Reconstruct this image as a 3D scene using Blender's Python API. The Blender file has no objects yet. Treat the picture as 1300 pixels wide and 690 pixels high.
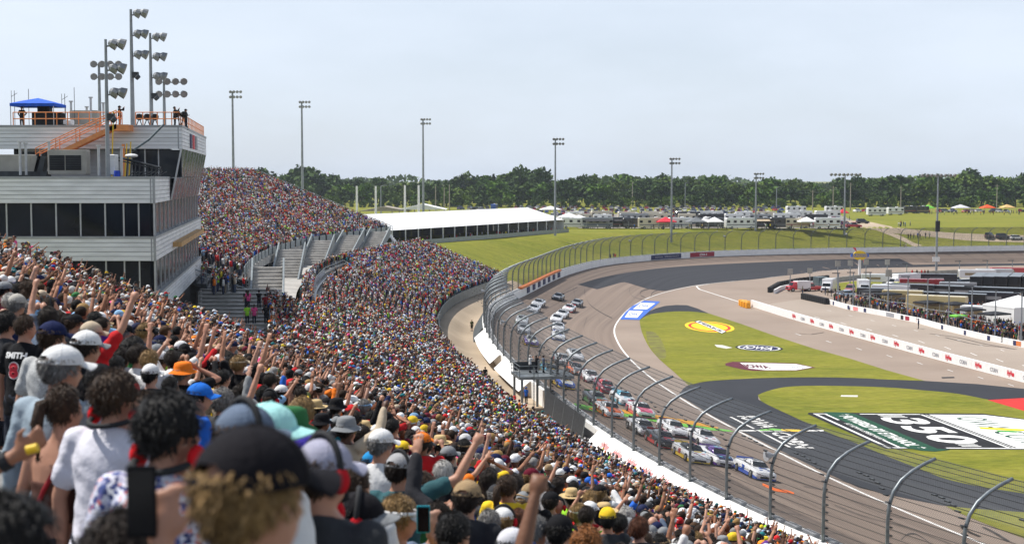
import bpy, bmesh, math, random
import numpy as np
from mathutils import Vector, Matrix
random.seed(7); rng = np.random.default_rng(11)
SC = bpy.context.scene
COL = SC.collection
rad = math.radians
# ---------------------------------------------------------------- camera
CAMZ = 26.0; FP = 1800.0; PCX, PCY = 650.0, 345.0; HORIZON = 226.0     # photograph pixels (1300 x 690)
PITCH = math.atan((PCY - HORIZON) / FP); CS, SN = math.cos(PITCH), math.sin(PITCH)
cam = bpy.data.cameras.new("camera"); camo = bpy.data.objects.new("camera", cam); COL.objects.link(camo)
cam.sensor_width = 36.0; cam.lens = 36.0 * FP / 1300.0
camo.location = (0, 0, CAMZ); camo.rotation_euler = (math.pi / 2 - PITCH, 0, 0)
cam.clip_start = 0.1; cam.clip_end = 9000
cam.dof.use_dof = True; cam.dof.focus_distance = 110.0; cam.dof.aperture_fstop = 3.6
SC.camera = camo
# ---------------------------------------------------------------- world and sun
SUN_EL, SUN_AZ = rad(58), rad(-70)           # azimuth measured from +Y towards +X: the sun stands high on the left, slightly ahead
w = bpy.data.worlds.new("World"); SC.world = w; w.use_nodes = True
nt = w.node_tree; nt.nodes.clear()
wo = nt.nodes.new("ShaderNodeOutputWorld"); bg = nt.nodes.new("ShaderNodeBackground")
sky = nt.nodes.new("ShaderNodeTexSky"); sky.sky_type = 'NISHITA'; sky.sun_disc = False
sky.sun_elevation = SUN_EL; sky.sun_rotation = SUN_AZ
sky.air_density = 1.0; sky.dust_density = 1.6; sky.ozone_density = 1.6; sky.altitude = 250
tc = nt.nodes.new("ShaderNodeTexCoord")
mp = nt.nodes.new("ShaderNodeMapping"); mp.inputs['Scale'].default_value = (1.0, 1.0, 3.2)
nz = nt.nodes.new("ShaderNodeTexNoise"); nz.inputs['Scale'].default_value = 2.3; nz.inputs['Detail'].default_value = 7; nz.inputs['Roughness'].default_value = 0.55
cr = nt.nodes.new("ShaderNodeValToRGB"); cr.color_ramp.elements[0].position = 0.36; cr.color_ramp.elements[1].position = 0.66
cr.color_ramp.elements[0].color = (0.70, 0.70, 0.70, 1); cr.color_ramp.elements[1].color = (1, 1, 1, 1)
mx = nt.nodes.new("ShaderNodeMix"); mx.data_type = 'RGBA'
mx.inputs[7].default_value = (8.1, 9.0, 10.3, 1)      # thin high cloud, lit by the hazy sun
nt.links.new(tc.outputs['Generated'], mp.inputs[0]); nt.links.new(mp.outputs[0], nz.inputs['Vector'])
nt.links.new(nz.outputs['Fac'], cr.inputs[0])
sz = nt.nodes.new("ShaderNodeSeparateXYZ"); nt.links.new(tc.outputs['Generated'], sz.inputs[0])
hz = nt.nodes.new("ShaderNodeMapRange"); hz.interpolation_type = 'SMOOTHSTEP'; hz.inputs[1].default_value = 0.12; hz.inputs[2].default_value = 0.75; hz.inputs[3].default_value = 1.0; hz.inputs[4].default_value = 0.22      # low haze thins out towards the zenith
nt.links.new(sz.outputs['Z'], hz.inputs[0]); mm = nt.nodes.new("ShaderNodeMath"); mm.operation = 'MULTIPLY'; nt.links.new(cr.outputs[0], mm.inputs[0]); nt.links.new(hz.outputs[0], mm.inputs[1]); nt.links.new(mm.outputs[0], mx.inputs[0])
nt.links.new(sky.outputs[0], mx.inputs[6]); nt.links.new(mx.outputs[2], bg.inputs[0])
bg.inputs[1].default_value = 0.09
nt.links.new(bg.outputs[0], wo.inputs[0])
sl = bpy.data.lights.new("sun", 'SUN'); so = bpy.data.objects.new("sun", sl); COL.objects.link(so)
sl.energy = 5.0; sl.angle = rad(0.6); sl.color = (1.0, 0.96, 0.89)
sdir = Vector((math.sin(SUN_AZ) * math.cos(SUN_EL), math.cos(SUN_AZ) * math.cos(SUN_EL), math.sin(SUN_EL)))
so.rotation_euler = sdir.to_track_quat('Z', 'Y').to_euler(); so.location = sdir * 300
SC.view_settings.view_transform = 'Standard'; SC.view_settings.look = 'None'
SC.view_settings.exposure = 0.20; SC.view_settings.gamma = 1.0; SC.view_settings.use_curve_mapping = False
SC.render.engine = 'CYCLES'; SC.cycles.use_denoising = True; SC.cycles.max_bounces = 6; SC.cycles.transparent_max_bounces = 24
SC.cycles.diffuse_bounces = 3; SC.cycles.glossy_bounces = 2; SC.cycles.caustics_reflective = False; SC.cycles.caustics_refractive = False
# ---------------------------------------------------------------- helpers
def lin(c):
    """sRGB 0-255 or 0-1 triple to linear"""
    out = []
    for v in c:
        v = v / 255.0 if max(c) > 1.001 else v
        out.append(v / 12.92 if v <= 0.04045 else ((v + 0.055) / 1.055) ** 2.4)
    return tuple(out)
MATS = {}
def mat(name, col, rough=0.7, metal=0.0, vary=0.15, scale=3.0, spec=0.4, bump=0.0, bscale=30.0, detail=4, coat=0.0, stretch=None, col2=None, lo=0.35, hi=0.65, objcol=False):
    """one procedural principled material: base colour mottled by noise, optional relief. objcol: colour comes from the object's own colour"""
    if name in MATS: return MATS[name]
    m = bpy.data.materials.new(name); m.use_nodes = True; t = m.node_tree; b = t.nodes["Principled BSDF"]
    b.inputs['Roughness'].default_value = rough; b.inputs['Metallic'].default_value = metal
    b.inputs['Specular IOR Level'].default_value = spec
    if coat: b.inputs['Coat Weight'].default_value = coat; b.inputs['Coat Roughness'].default_value = 0.08
    tc = t.nodes.new("ShaderNodeTexCoord"); vec = tc.outputs['Object']
    if stretch:
        mp = t.nodes.new("ShaderNodeMapping"); mp.inputs['Scale'].default_value = stretch; t.links.new(vec, mp.inputs[0]); vec = mp.outputs[0]
    n = t.nodes.new("ShaderNodeTexNoise"); n.inputs['Scale'].default_value = scale; n.inputs['Detail'].default_value = detail
    t.links.new(vec, n.inputs['Vector'])
    r = t.nodes.new("ShaderNodeMapRange"); r.inputs[1].default_value = lo; r.inputs[2].default_value = hi
    t.links.new(n.outputs['Fac'], r.inputs[0])
    mix = t.nodes.new("ShaderNodeMix"); mix.data_type = 'RGBA'
    c1 = tuple(v * (1 - vary) for v in col[:3]); c2 = col2 if col2 else tuple(min(1, v * (1 + vary)) for v in col[:3])
    if col2: c1 = col[:3]
    if objcol:
        oi = t.nodes.new("ShaderNodeObjectInfo"); mu = t.nodes.new("ShaderNodeMix"); mu.data_type = 'RGBA'; mu.blend_type = 'MULTIPLY'; mu.inputs[0].default_value = 1
        mix.inputs[6].default_value = (1 - vary,) * 3 + (1,); mix.inputs[7].default_value = (1,) * 4
        t.links.new(r.outputs[0], mix.inputs[0]); t.links.new(oi.outputs['Color'], mu.inputs[6]); t.links.new(mix.outputs[2], mu.inputs[7]); t.links.new(mu.outputs[2], b.inputs['Base Color'])
    else:
        mix.inputs[6].default_value = (*c1, 1); mix.inputs[7].default_value = (*c2[:3], 1)
        t.links.new(r.outputs[0], mix.inputs[0]); t.links.new(mix.outputs[2], b.inputs['Base Color'])
    if bump:
        n2 = t.nodes.new("ShaderNodeTexNoise"); n2.inputs['Scale'].default_value = bscale; n2.inputs['Detail'].default_value = 3
        t.links.new(vec, n2.inputs['Vector']); bp = t.nodes.new("ShaderNodeBump"); bp.inputs['Strength'].default_value = bump; bp.inputs['Distance'].default_value = 0.02
        t.links.new(n2.outputs['Fac'], bp.inputs['Height']); t.links.new(bp.outputs[0], b.inputs['Normal'])
    MATS[name] = m
    return m
def tag(o, label=None, cat=None, group=None, kind=None):
    if label: o["label"] = label
    if cat: o["category"] = cat
    if group: o["group"] = group
    if kind: o["kind"] = kind
    return o
def link(o, parent=None):
    COL.objects.link(o)
    if parent is not None: o.parent = parent
    return o
def empty(name, loc=(0, 0, 0), rz=0.0):
    o = bpy.data.objects.new(name, None); COL.objects.link(o); o.location = loc; o.rotation_euler = (0, 0, rz); o.empty_display_size = 0.3
    return o
def mesh_obj(name, verts, faces, m=None, parent=None, smooth=False, mi=None):
    me = bpy.data.meshes.new(name); me.from_pydata([tuple(v) for v in verts], [], [tuple(int(i) for i in f) for f in faces])
    ms = m if isinstance(m, (list, tuple)) else [m]
    for x in ms:
        if x is not None: me.materials.append(x)
    if mi is not None: me.polygons.foreach_set("material_index", np.array(mi, dtype=np.int32))
    if smooth: me.polygons.foreach_set("use_smooth", np.ones(len(me.polygons), dtype=bool))
    me.update()
    return link(bpy.data.objects.new(name, me), parent)
def copy_tree(o, parent=None, kids=None):
    c = o.copy(); COL.objects.link(c)
    if parent is not None: c.parent = parent
    for k in (kids if kids is not None else list(o.children)): copy_tree(k, c)
    return c
class MB:
    """collects shapes, then links them as one mesh object"""
    def __init__(s): s.v = []; s.f = []; s.mi = []; s.k = 0
    def add(s, vs, fs, k=None):
        n = len(s.v); s.v += [tuple(map(float, v)) for v in vs]; s.f += [tuple(i + n for i in f) for f in fs]; s.mi += [s.k if k is None else k] * len(fs); return s
    def box(s, c, d, rz=0.0, k=None, taper=1.0, bev=0.0):
        x, y, z = d[0] / 2, d[1] / 2, d[2] / 2; ca, sa = math.cos(rz), math.sin(rz); vs = []
        if bev > 0:
            b = min(bev, x * .49, y * .49)
            ring = [(-x + b, -y), (x - b, -y), (x, -y + b), (x, y - b), (x - b, y), (-x + b, y), (-x, y - b), (-x, -y + b)]
            prof = [(-z, (x - b) / x), (-z + min(b, z * .4), 1.0), (z - min(b, z * .4), 1.0), (z, (x - b) / x)]
            for zz, kk in prof:
                for (a, bb) in ring: vs.append((c[0] + (a * ca - bb * sa) * kk, c[1] + (a * sa + bb * ca) * kk, c[2] + zz))
            fs = []
            for i in range(3):
                for j in range(8): fs.append((i * 8 + j, i * 8 + (j + 1) % 8, i * 8 + 8 + (j + 1) % 8, i * 8 + 8 + j))
            fs.append(tuple(range(7, -1, -1))); fs.append(tuple(range(24, 32)))
            return s.add(vs, fs, k)
        for zz, kk in ((-z, 1.0), (z, taper)):
            for (a, b) in ((-x, -y), (x, -y), (x, y), (-x, y)): vs.append((c[0] + (a * ca - b * sa) * kk, c[1] + (a * sa + b * ca) * kk, c[2] + zz))
        return s.add(vs, [(3, 2, 1, 0), (4, 5, 6, 7), (0, 1, 5, 4), (1, 2, 6, 5), (2, 3, 7, 6), (3, 0, 4, 7)], k)
    def tube(s, pts, r, n=6, k=None, cap=True):
        pts = [Vector(p) for p in pts]; m = len(pts); rs = r if isinstance(r, (list, tuple)) else [r] * m; vs = []; fs = []
        up = None
        for i, p in enumerate(pts):
            t = (pts[min(i + 1, m - 1)] - pts[max(i - 1, 0)]).normalized()
            if up is None:
                up = Vector((0, 0, 1)) if abs(t.z) < .9 else Vector((1, 0, 0))
            a = t.cross(up)
            if a.length < 1e-6: a = t.cross(Vector((0, 1, 0)))
            a.normalize(); b = a.cross(t).normalized(); up = b
            for j in range(n):
                an = 2 * math.pi * j / n; vs.append(p + (a * math.cos(an) + b * math.sin(an)) * rs[i])
        for i in range(m - 1):
            for j in range(n): fs.append((i * n + j, i * n + (j + 1) % n, i * n + n + (j + 1) % n, i * n + n + j))
        if cap: fs.append(tuple(range(n - 1, -1, -1))); fs.append(tuple((m - 1) * n + j for j in range(n)))
        return s.add(vs, fs, k)
    def ball(s, c, r, nu=10, nv=7, k=None, rot=None):
        r = r if isinstance(r, (list, tuple)) else (r, r, r); vs = []; fs = []
        for i in range(nv + 1):
            ph = math.pi * i / nv
            for j in range(nu):
                th = 2 * math.pi * j / nu
                q = Vector((r[0] * math.sin(ph) * math.cos(th), r[1] * math.sin(ph) * math.sin(th), r[2] * math.cos(ph)))
                if rot is not None: q = rot @ q
                vs.append((c[0] + q.x, c[1] + q.y, c[2] + q.z))
        for i in range(nv):
            for j in range(nu): fs.append((i * nu + j, (i + 1) * nu + j, (i + 1) * nu + (j + 1) % nu, i * nu + (j + 1) % nu))
        return s.add(vs, fs, k)
    def prism(s, poly, z0, z1, k=None):
        n = len(poly); vs = [(p[0], p[1], z0) for p in poly] + [(p[0], p[1], z1) for p in poly]
        fs = [(j, (j + 1) % n, n + (j + 1) % n, n + j) for j in range(n)]; fs += [tuple(range(n - 1, -1, -1)), tuple(range(n, 2 * n))]
        return s.add(vs, fs, k)
    def build(s, name, m=None, parent=None, smooth=False):
        return mesh_obj(name, s.v, s.f, m, parent, smooth, s.mi if isinstance(m, (list, tuple)) and len(m) > 1 else None)
# ---- photograph pixel <-> world
def ray(px, py):
    u = (np.asarray(px, float) - PCX) / FP; v = (PCY - np.asarray(py, float)) / FP
    return np.stack([u, CS + v * SN, v * CS - SN], -1)
def on_z(px, py, z=0.0):
    d = ray(px, py); t = (np.asarray(z, float) - CAMZ) / d[..., 2]
    return d * t[..., None] + np.array([0, 0, CAMZ])
def at_depth(px, py, dep):
    """the point whose distance along the view axis is dep"""
    d = ray(px, py); return d * np.asarray(dep, float)[..., None] + np.array([0, 0, CAMZ])
def at_y(px, py, y):
    d = ray(px, py); return d * (y / d[..., 1])[..., None] + np.array([0, 0, CAMZ])
def proj(P):
    P = np.asarray(P, float); x, y, z = P[..., 0], P[..., 1], P[..., 2] - CAMZ
    dep = y * CS - z * SN; return PCX + FP * x / dep, PCY - FP * (y * SN + z * CS) / dep, dep
ORD = "first second third fourth fifth sixth seventh eighth ninth tenth eleventh twelfth thirteenth fourteenth fifteenth sixteenth seventeenth eighteenth nineteenth".split()
TENS = {2: "twent", 3: "thirt", 4: "fort", 5: "fift", 6: "sixt", 7: "sevent", 8: "eight", 9: "ninet"}
def ordw(n):
    if n <= 19: return ORD[n - 1]
    t, u = divmod(n % 100, 10); w = (TENS.get(t, "") + ("ieth" if u == 0 else "y-" + ORD[u - 1])) if t >= 2 else (ORD[n % 100 - 1] if n % 100 else "")
    return ("hundred and " + w if w else "hundredth") if n >= 100 else w
# ---------------------------------------------------------------- the oval: line of the outer wall, traced once, all else hangs on it
WPX = [(1016, 681), (967, 656.5), (928, 638), (891, 618.5), (859, 602), (830, 586.5), (802, 571), (781, 558.5), (760, 547.5), (729, 516), (698, 499.6), (672, 479),
       (645, 455.5), (628, 440), (616, 420), (613, 402), (622, 386), (637, 377), (655, 371), (703, 347.5), (720, 341.5), (760, 331), (823, 325), (905, 320), (1000, 317.5), (1085, 316), (1300, 313)]
vis = on_z([p[0] for p in WPX], [p[1] for p in WPX], np.interp(range(len(WPX)), [0, 9, 16, 27], [4.2, 4.2, 4.8, 4.9]))[:, :2]
ctl = np.array([(78, -38), (62.6, -8), (52, 14), (43.4, 32), (34.4, 51), (25.8, 69)] + [tuple(p) for p in vis] + [(240, 446), (330, 432), (410, 392), (455, 320), (455, 230), (415, 140), (340, 55), (245, -15), (160, -52), (112, -54)])
def resample(P, step, closed=False):
    P = np.asarray(P, float); Q = np.vstack([P, P[:1]]) if closed else P
    d = np.r_[0, np.cumsum(np.linalg.norm(np.diff(Q, axis=0), axis=1))]; n = max(2, int(round(d[-1] / step))); s = np.linspace(0, d[-1], n + 1)
    R = np.stack([np.interp(s, d, Q[:, i]) for i in range(Q.shape[1])], 1)
    return R[:-1] if closed else R
def smooth_closed(P, sig):
    n = int(sig * 3); k = np.exp(-0.5 * (np.arange(-n, n + 1) / sig) ** 2); k /= k.sum()
    return np.stack([np.convolve(np.r_[P[-n:, i], P[:, i], P[:n, i]], k, 'valid') for i in range(2)], 1)
WP = resample(smooth_closed(resample(ctl, 1.0, True), 11), 1.0, True); NW = len(WP)
WT = np.roll(WP, -1, 0) - np.roll(WP, 1, 0); WT /= np.linalg.norm(WT, axis=1)[:, None]
WN = np.stack([-WT[:, 1], WT[:, 0]], 1)                 # points away from the track
def sstep(a, b, x): t = np.clip((x - a) / (b - a), 0, 1); return t * t * (3 - 2 * t)
ZO = 3.2 + 0.6 * sstep(120, 260, WP[:, 1])              # height of the banked track at the wall
# inner white line
LPX = [(1249, 690), (1212.6, 675), (1142, 646), (1089, 622), (1051, 605), (1005, 582), (960, 560), (904, 530), (862, 504), (832, 483), (806, 462), (788, 440), (782, 424), (781.6, 412), (786, 401), (800, 389), (820, 379), (844, 370), (864, 365.5), (884, 362), (920, 358), (960, 354.5), (1050, 343.5), (1150, 338), (1300, 335)]
LW = on_z([p[0] for p in LPX], [p[1] for p in LPX], 0.0)[:, :2]
LW = resample(LW, 1.0)
def _w():
    out = np.full(NW, np.nan)
    for i in range(NW):
        r = LW - WP[i]; o = r @ WN[i]; a = r @ WT[i]; j = np.argmin(np.abs(a) + 1000 * (o > -8) + 1000 * (o < -60))
        if abs(a[j]) < 1.5 and -60 < o[j] < -8: out[i] = -o[j]
    ok = np.where(~np.isnan(out))[0]; ii = np.arange(NW)
    out = np.interp(ii, ok, out[ok], period=NW)
    n = 24; k = np.ones(2 * n + 1) / (2 * n + 1)
    return np.convolve(np.r_[out[-n:], out, out[:n]], k, 'valid')
WW = _w()
I0 = int(np.argmin(np.linalg.norm(WP - np.array([78, -38]), axis=1)))
def nearest(x, y):
    """index of the nearest wall sample and signed distance (outside positive)"""
    x = np.atleast_1d(np.asarray(x, float)); y = np.atleast_1d(np.asarray(y, float)); I = np.empty(len(x), int); O = np.empty(len(x))
    for a in range(0, len(x), 4000):
        d = (x[a:a + 4000, None] - WP[None, :, 0]) ** 2 + (y[a:a + 4000, None] - WP[None, :, 1]) ** 2; i = d.argmin(1); I[a:a + 4000] = i
        O[a:a + 4000] = (x[a:a + 4000] - WP[i, 0]) * WN[i, 0] + (y[a:a + 4000] - WP[i, 1]) * WN[i, 1]
    return I, O
PLATEAU = 10.0
def out_z(o): return 2.5 + 1.8 * sstep(2.5, 6.8, o) + (PLATEAU - 4.3) * sstep(8, 34, o)
def ground_z(x, y):
    I, O = nearest(x, y); t = np.clip(-O / WW[I], 0, 1)
    zin = ZO[I] * (1 - t) ** 1.08
    return np.where(O > 0.2, out_z(O), zin)
def hit(px, py, lift=0.0):
    """photograph pixel -> point on the banked track or the flat infield"""
    px = np.atleast_1d(np.asarray(px, float)); py = np.atleast_1d(np.asarray(py, float)); d = ray(px, py)
    hi = (0.0 - CAMZ) / d[:, 2]; lo = (4.4 - CAMZ) / d[:, 2]
    for _ in range(22):
        m = (lo + hi) / 2; P = d * m[:, None]; z = P[:, 2] + CAMZ; above = z > ground_z(P[:, 0], P[:, 1]); lo = np.where(above, m, lo); hi = np.where(above, hi, m)
    P = d * hi[:, None]; P[:, 2] += CAMZ; P[:, 2] = ground_z(P[:, 0], P[:, 1]) + lift
    return P
def S(i0, n, step=1): return np.arange(i0, i0 + n, step) % NW
def near_i(x, y): return int(nearest(x, y)[0][0])
def sweep(name, idx, prof, m, parent=None, z=None, closed=False, smooth=False, cap=True):
    """sweep a profile [(offset, height), ...] along the wall line at samples idx; z: base heights added per sample"""
    idx = np.asarray(idx); pr = np.array(prof, float); n = len(pr); zz = np.zeros(len(idx)) if z is None else np.asarray(z)[idx] if len(np.asarray(z)) == NW else np.asarray(z)
    V = np.empty((len(idx), n, 3)); V[:, :, :2] = WP[idx][:, None, :] + WN[idx][:, None, :] * pr[None, :, 0:1]; V[:, :, 2] = pr[None, :, 1] + zz[:, None]
    V = V.reshape(-1, 3); fs = []; e = n if closed else n - 1
    for a in range(len(idx) - 1):
        for b in range(e): c = (b + 1) % n; fs.append((a * n + b, a * n + c, a * n + n + c, a * n + n + b))
    if closed and cap: fs.append(tuple(range(n))); fs.append(tuple((len(idx) - 1) * n + j for j in range(n - 1, -1, -1)))
    return mesh_obj(name, V, fs, m, parent, smooth)
# ---------------------------------------------------------------- materials of the ground
def uvmat(name, f):
    m = bpy.data.materials.new(name); m.use_nodes = True; f(m.node_tree, m.node_tree.nodes["Principled BSDF"]); MATS[name] = m; return m
def N(t, kind, **kw):
    n = t.nodes.new("ShaderNode" + kind)
    for k, v in kw.items():
        if k in n.inputs: n.inputs[k].default_value = v
        else: setattr(n, k, v)
    return n
def noise(t, vec, sc, det=5, rough=.55, stretch=(1, 1, 1)):
    mp = N(t, "Mapping"); mp.inputs['Scale'].default_value = stretch; t.links.new(vec, mp.inputs[0])
    n = N(t, "TexNoise", Scale=sc, Detail=det, Roughness=rough); t.links.new(mp.outputs[0], n.inputs['Vector']); return n.outputs['Fac']
def ramp(t, fac, stops):
    r = N(t, "ValToRGB"); e = r.color_ramp.elements
    while len(e) < len(stops): e.new(0.5)
    for q, (p, c) in zip(e, stops): q.position = p; q.color = (*c[:3], 1)
    t.links.new(fac, r.inputs[0]); return r.outputs[0]
def mixc(t, fac, a, b, mode='MIX'):
    m = N(t, "Mix", data_type='RGBA', blend_type=mode)
    for i, x in ((0, fac), (6, a), (7, b)):
        if hasattr(x, 'is_linked') or hasattr(x, 'node'): t.links.new(x, m.inputs[i])
        else: m.inputs[i].default_value = x if i == 0 else (*x[:3], 1)
    return m.outputs[2]
def asphalt(t, b, base, dark, light, lanes=True):
    uv = N(t, "TexCoord").outputs['UV'] if lanes else N(t, "TexCoord").outputs['Object']
    st = (0.012, 0.9, 1) if lanes else (0.05, 0.05, 1)
    a = noise(t, uv, 1.0, 6, .6, st); f = noise(t, uv, 14.0, 3, .6, (1, 1, 1)); g = noise(t, uv, .06, 4, .5, (1, 1, 1))
    c = mixc(t, ramp(t, a, [(0.36, (0, 0, 0)), (0.66, (1, 1, 1))]), dark, light)
    c = mixc(t, ramp(t, g, [(0.35, (0, 0, 0)), (0.65, (.55, .55, .55))]), c, base)
    c = mixc(t, .35, c, mixc(t, f, tuple(v * .6 for v in base), tuple(v * 1.35 for v in base)))
    t.links.new(c, b.inputs['Base Color']); b.inputs['Roughness'].default_value = .88; b.inputs['Specular IOR Level'].default_value = .25
    bp = N(t, "Bump"); bp.inputs['Strength'].default_value = .25; bp.inputs['Distance'].default_value = .02; t.links.new(f, bp.inputs['Height']); t.links.new(bp.outputs[0], b.inputs['Normal'])
M_TRACK = uvmat("track_asphalt", lambda t, b: asphalt(t, b, (.235, .178, .142), (.128, .098, .080), (.300, .232, .187)))
M_NEWASP = uvmat("new_asphalt", lambda t, b: asphalt(t, b, (.036, .037, .043), (.026, .027, .032), (.052, .052, .060)))
M_APRON = uvmat("apron_asphalt", lambda t, b: asphalt(t, b, (.275, .214, .172), (.23, .178, .142), (.335, .268, .217), False))
M_PIT = uvmat("pit_concrete", lambda t, b: asphalt(t, b, (.33, .27, .222), (.28, .228, .185), (.39, .325, .27), False))
M_DARKROAD = uvmat("access_road_asphalt", lambda t, b: asphalt(t, b, (.030, .032, .039), (.022, .024, .030), (.042, .044, .052), False))
def grassmat(t, b, c1, c2, c3, sc=1.0):
    o = N(t, "TexCoord").outputs['Object']
    a = noise(t, o, .05 * sc, 5, .6); f = noise(t, o, 1.1, 6, .7, (.55, 1.2, 1)); h = noise(t, o, .16, 4, .6, (.35, 1.6, 1))
    c = mixc(t, ramp(t, a, [(0.40, (0, 0, 0)), (0.60, (1, 1, 1))]), c1, c2)
    c = mixc(t, ramp(t, h, [(0.42, (0, 0, 0)), (0.72, (.8, .8, .8))]), c, c3)
    c = mixc(t, .42, c, mixc(t, ramp(t, f, [(.3, (0, 0, 0)), (.7, (1, 1, 1))]), tuple(v * .45 for v in c1), tuple(v * 1.5 for v in c2)))
    t.links.new(c, b.inputs['Base Color']); b.inputs['Roughness'].default_value = .95; b.inputs['Specular IOR Level'].default_value = .1
    bp = N(t, "Bump"); bp.inputs['Strength'].default_value = .9; bp.inputs['Distance'].default_value = .12; t.links.new(f, bp.inputs['Height']); t.links.new(bp.outputs[0], b.inputs['Normal'])
M_GRASS = uvmat("infield_grass", lambda t, b: grassmat(t, b, (.108, .132, .016), (.205, .203, .027), (.285, .25, .048)))
M_BERM = uvmat("berm_grass", lambda t, b: grassmat(t, b, (.126, .150, .018), (.198, .200, .027), (.27, .238, .044)))
M_DIRT = mat("dirt_road", (.40, .32, .235), .95, vary=.16, scale=.09, spec=.1, bump=.2, bscale=2, detail=8)
M_WHITEPAINT = mat("white_road_paint", (.78, .76, .73), .7, vary=.12, scale=1.2)
M_BLACKPAINT = mat("black_paint", (.012, .012, .014), .6, vary=.3, scale=2)
# ---------------------------------------------------------------- terrain
allS = np.arange(NW)
def strip_sheet(name, m, offs, zfun, idx=None, kind="structure", uv=False, closed=True, smooth=True):
    idx = allS if idx is None else idx; n = len(offs); V = np.empty((len(idx), n, 3))
    for k, o in enumerate(offs):
        oo = o(idx) if callable(o) else np.full(len(idx), float(o))
        V[:, k, :2] = WP[idx] + WN[idx] * oo[:, None]; V[:, k, 2] = zfun(idx, oo)
    fs = []; L = len(idx)
    for a in range(L if closed else L - 1):
        b = (a + 1) % L
        for k in range(n - 1): fs.append((a * n + k, b * n + k, b * n + k + 1, a * n + k + 1))
    ob = mesh_obj(name, V.reshape(-1, 3), fs, m, None, smooth)
    if uv:
        me = ob.data; u = me.uv_layers.new(name="UVMap"); li = np.empty(len(me.loops), np.int32); me.loops.foreach_get("vertex_index", li)
        off = np.stack([(o(idx) if callable(o) else np.full(L, float(o))) for o in offs], 1)
        U = np.stack([np.repeat(np.arange(L), n).astype(float), off.reshape(-1)], 1)[li]; u.data.foreach_set("uv", U.astype(np.float32).reshape(-1))
    if kind: ob["kind"] = kind
    return ob
idx4 = np.arange(0, NW, 4)
strip_sheet("terrain", M_BERM, [0.0, 2.5, 3.3, 4.1, 4.9, 5.7, 6.5, 8, 11, 14, 17, 20, 23, 26, 29, 32, 36, 60, 120, 250, 600, 1600, 6000], lambda i, o: np.where(o < 2, 2.4, out_z(o)), idx4)
def path_sheet(name, poly_in, poly_out, m): pass
strip_sheet("service_road", M_DIRT, [0.3, 1.5, 2.6, 3.4, 4.2, 5.0, 5.8, 6.6, 7.4], lambda i, o: out_z(o) + .03, S(near_i(17, 85), near_i(5, 300) - near_i(17, 85), 2), closed=False)
# infield slab and the banked track
mi_ = WP - WN * (WW + 0.0)[:, None]
bm = bmesh.new(); ring = [bm.verts.new((p[0], p[1], -0.02)) for p in (WP - WN * (WW - 1.0)[:, None])[::3]]
f = bm.faces.new(ring); bmesh.ops.triangulate(bm, faces=[f]); me = bpy.data.meshes.new("infield_apron"); bm.to_mesh(me); bm.free(); me.materials.append(M_APRON)
o = link(bpy.data.objects.new("infield_apron", me)); o["kind"] = "structure"
TV = [0, .1, .22, .36, .5, .64, .78, .9, 1.0]
strip_sheet("race_track", M_TRACK, [(lambda i, k=k: -WW[i] * k) for k in TV], lambda i, o: ZO[i] * (1 - np.clip(-o / WW[i], 0, 1)) ** 1.08, np.arange(0, NW, 2), uv=True)
strip_sheet("track_edge_line", M_WHITEPAINT, [(lambda i: -WW[i] - .12), (lambda i: -WW[i] + .14)], lambda i, o: 0.012 + 0 * o + .012, np.arange(0, NW, 2))
def flat_poly(name, pts, m, z, kind="structure", px=True, parent=None):
    P = on_z([p[0] for p in pts], [p[1] for p in pts], z) if px else np.array([(p[0], p[1], z) for p in pts])
    P = P.copy(); P[:, 2] = z
    bm = bmesh.new(); vs = [bm.verts.new(p) for p in P]; f = bm.faces.new(vs); f.normal_update()
    if f.normal.z < 0: f.normal_flip()
    bmesh.ops.triangulate(bm, faces=[f]); me = bpy.data.meshes.new(name); bm.to_mesh(me); bm.free(); me.materials.append(m)
    ob = link(bpy.data.objects.new(name, me), parent)
    if kind: ob["kind"] = kind
    return ob
def smooth_poly(pts, n=4):
    """Catmull-Rom through open polyline points"""
    P = np.array(pts, float); Q = np.vstack([2 * P[0] - P[1], P, 2 * P[-1] - P[-2]]); out = []
    for i in range(1, len(Q) - 2):
        for k in range(n):
            t = k / n; a, b, c, d = Q[i - 1], Q[i], Q[i + 1], Q[i + 2]
            out.append(.5 * ((2 * b) + (-a + c) * t + (2 * a - 5 * b + 4 * c - d) * t * t + (-a + 3 * b - 3 * c + d) * t ** 3))
    out.append(P[-1]); return [tuple(p) for p in out]
g1_top = [(812.3, 405.4), (822, 400), (833, 397.3), (856, 395), (879, 395.2), (900, 397.5)]
g1_right = [(900, 397.5), (941.5, 411), (987.7, 427.3), (1033.8, 442.3), (1080, 455), (1124, 469), (1174, 483)]
g1_bot = [(1174, 483), (1120, 481), (1100, 479.8), (1048, 478.5), (992, 478.9), (944.8, 480.4), (897.7, 483.6), (874, 488.5)]
g1_left = [(874, 488.5), (856, 472), (837.7, 456), (824, 440), (815, 421.5), (812, 407.7)]
flat_poly("infield_grass_field", smooth_poly(g1_top)[:-1] + g1_right[:-1] + smooth_poly(g1_bot)[:-1] + smooth_poly(g1_left), M_GRASS, 0.010)
g2_up = [(962, 501), (973, 496.4), (995.6, 491), (1029.5, 489.2), (1084.6, 489.8), (1131, 491.5), (1170.8, 494.8), (1213.8, 499), (1253.7, 506.5)]
g2_low = [(1300, 625.8), (1242, 616.5), (1200.8, 607.3), (1170.8, 595.8), (1129, 579.6), (1087.7, 562.3), (1057.8, 551), (1029.6, 538.8), (1003, 526.5), (976.8, 514.3), (962.7, 506.5)]
flat_poly("infield_grass_field", smooth_poly(g2_up) + [(1300, 521), (1420, 560), (1420, 640)] + smooth_poly(g2_low)[:-1], M_GRASS, 0.010)
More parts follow.
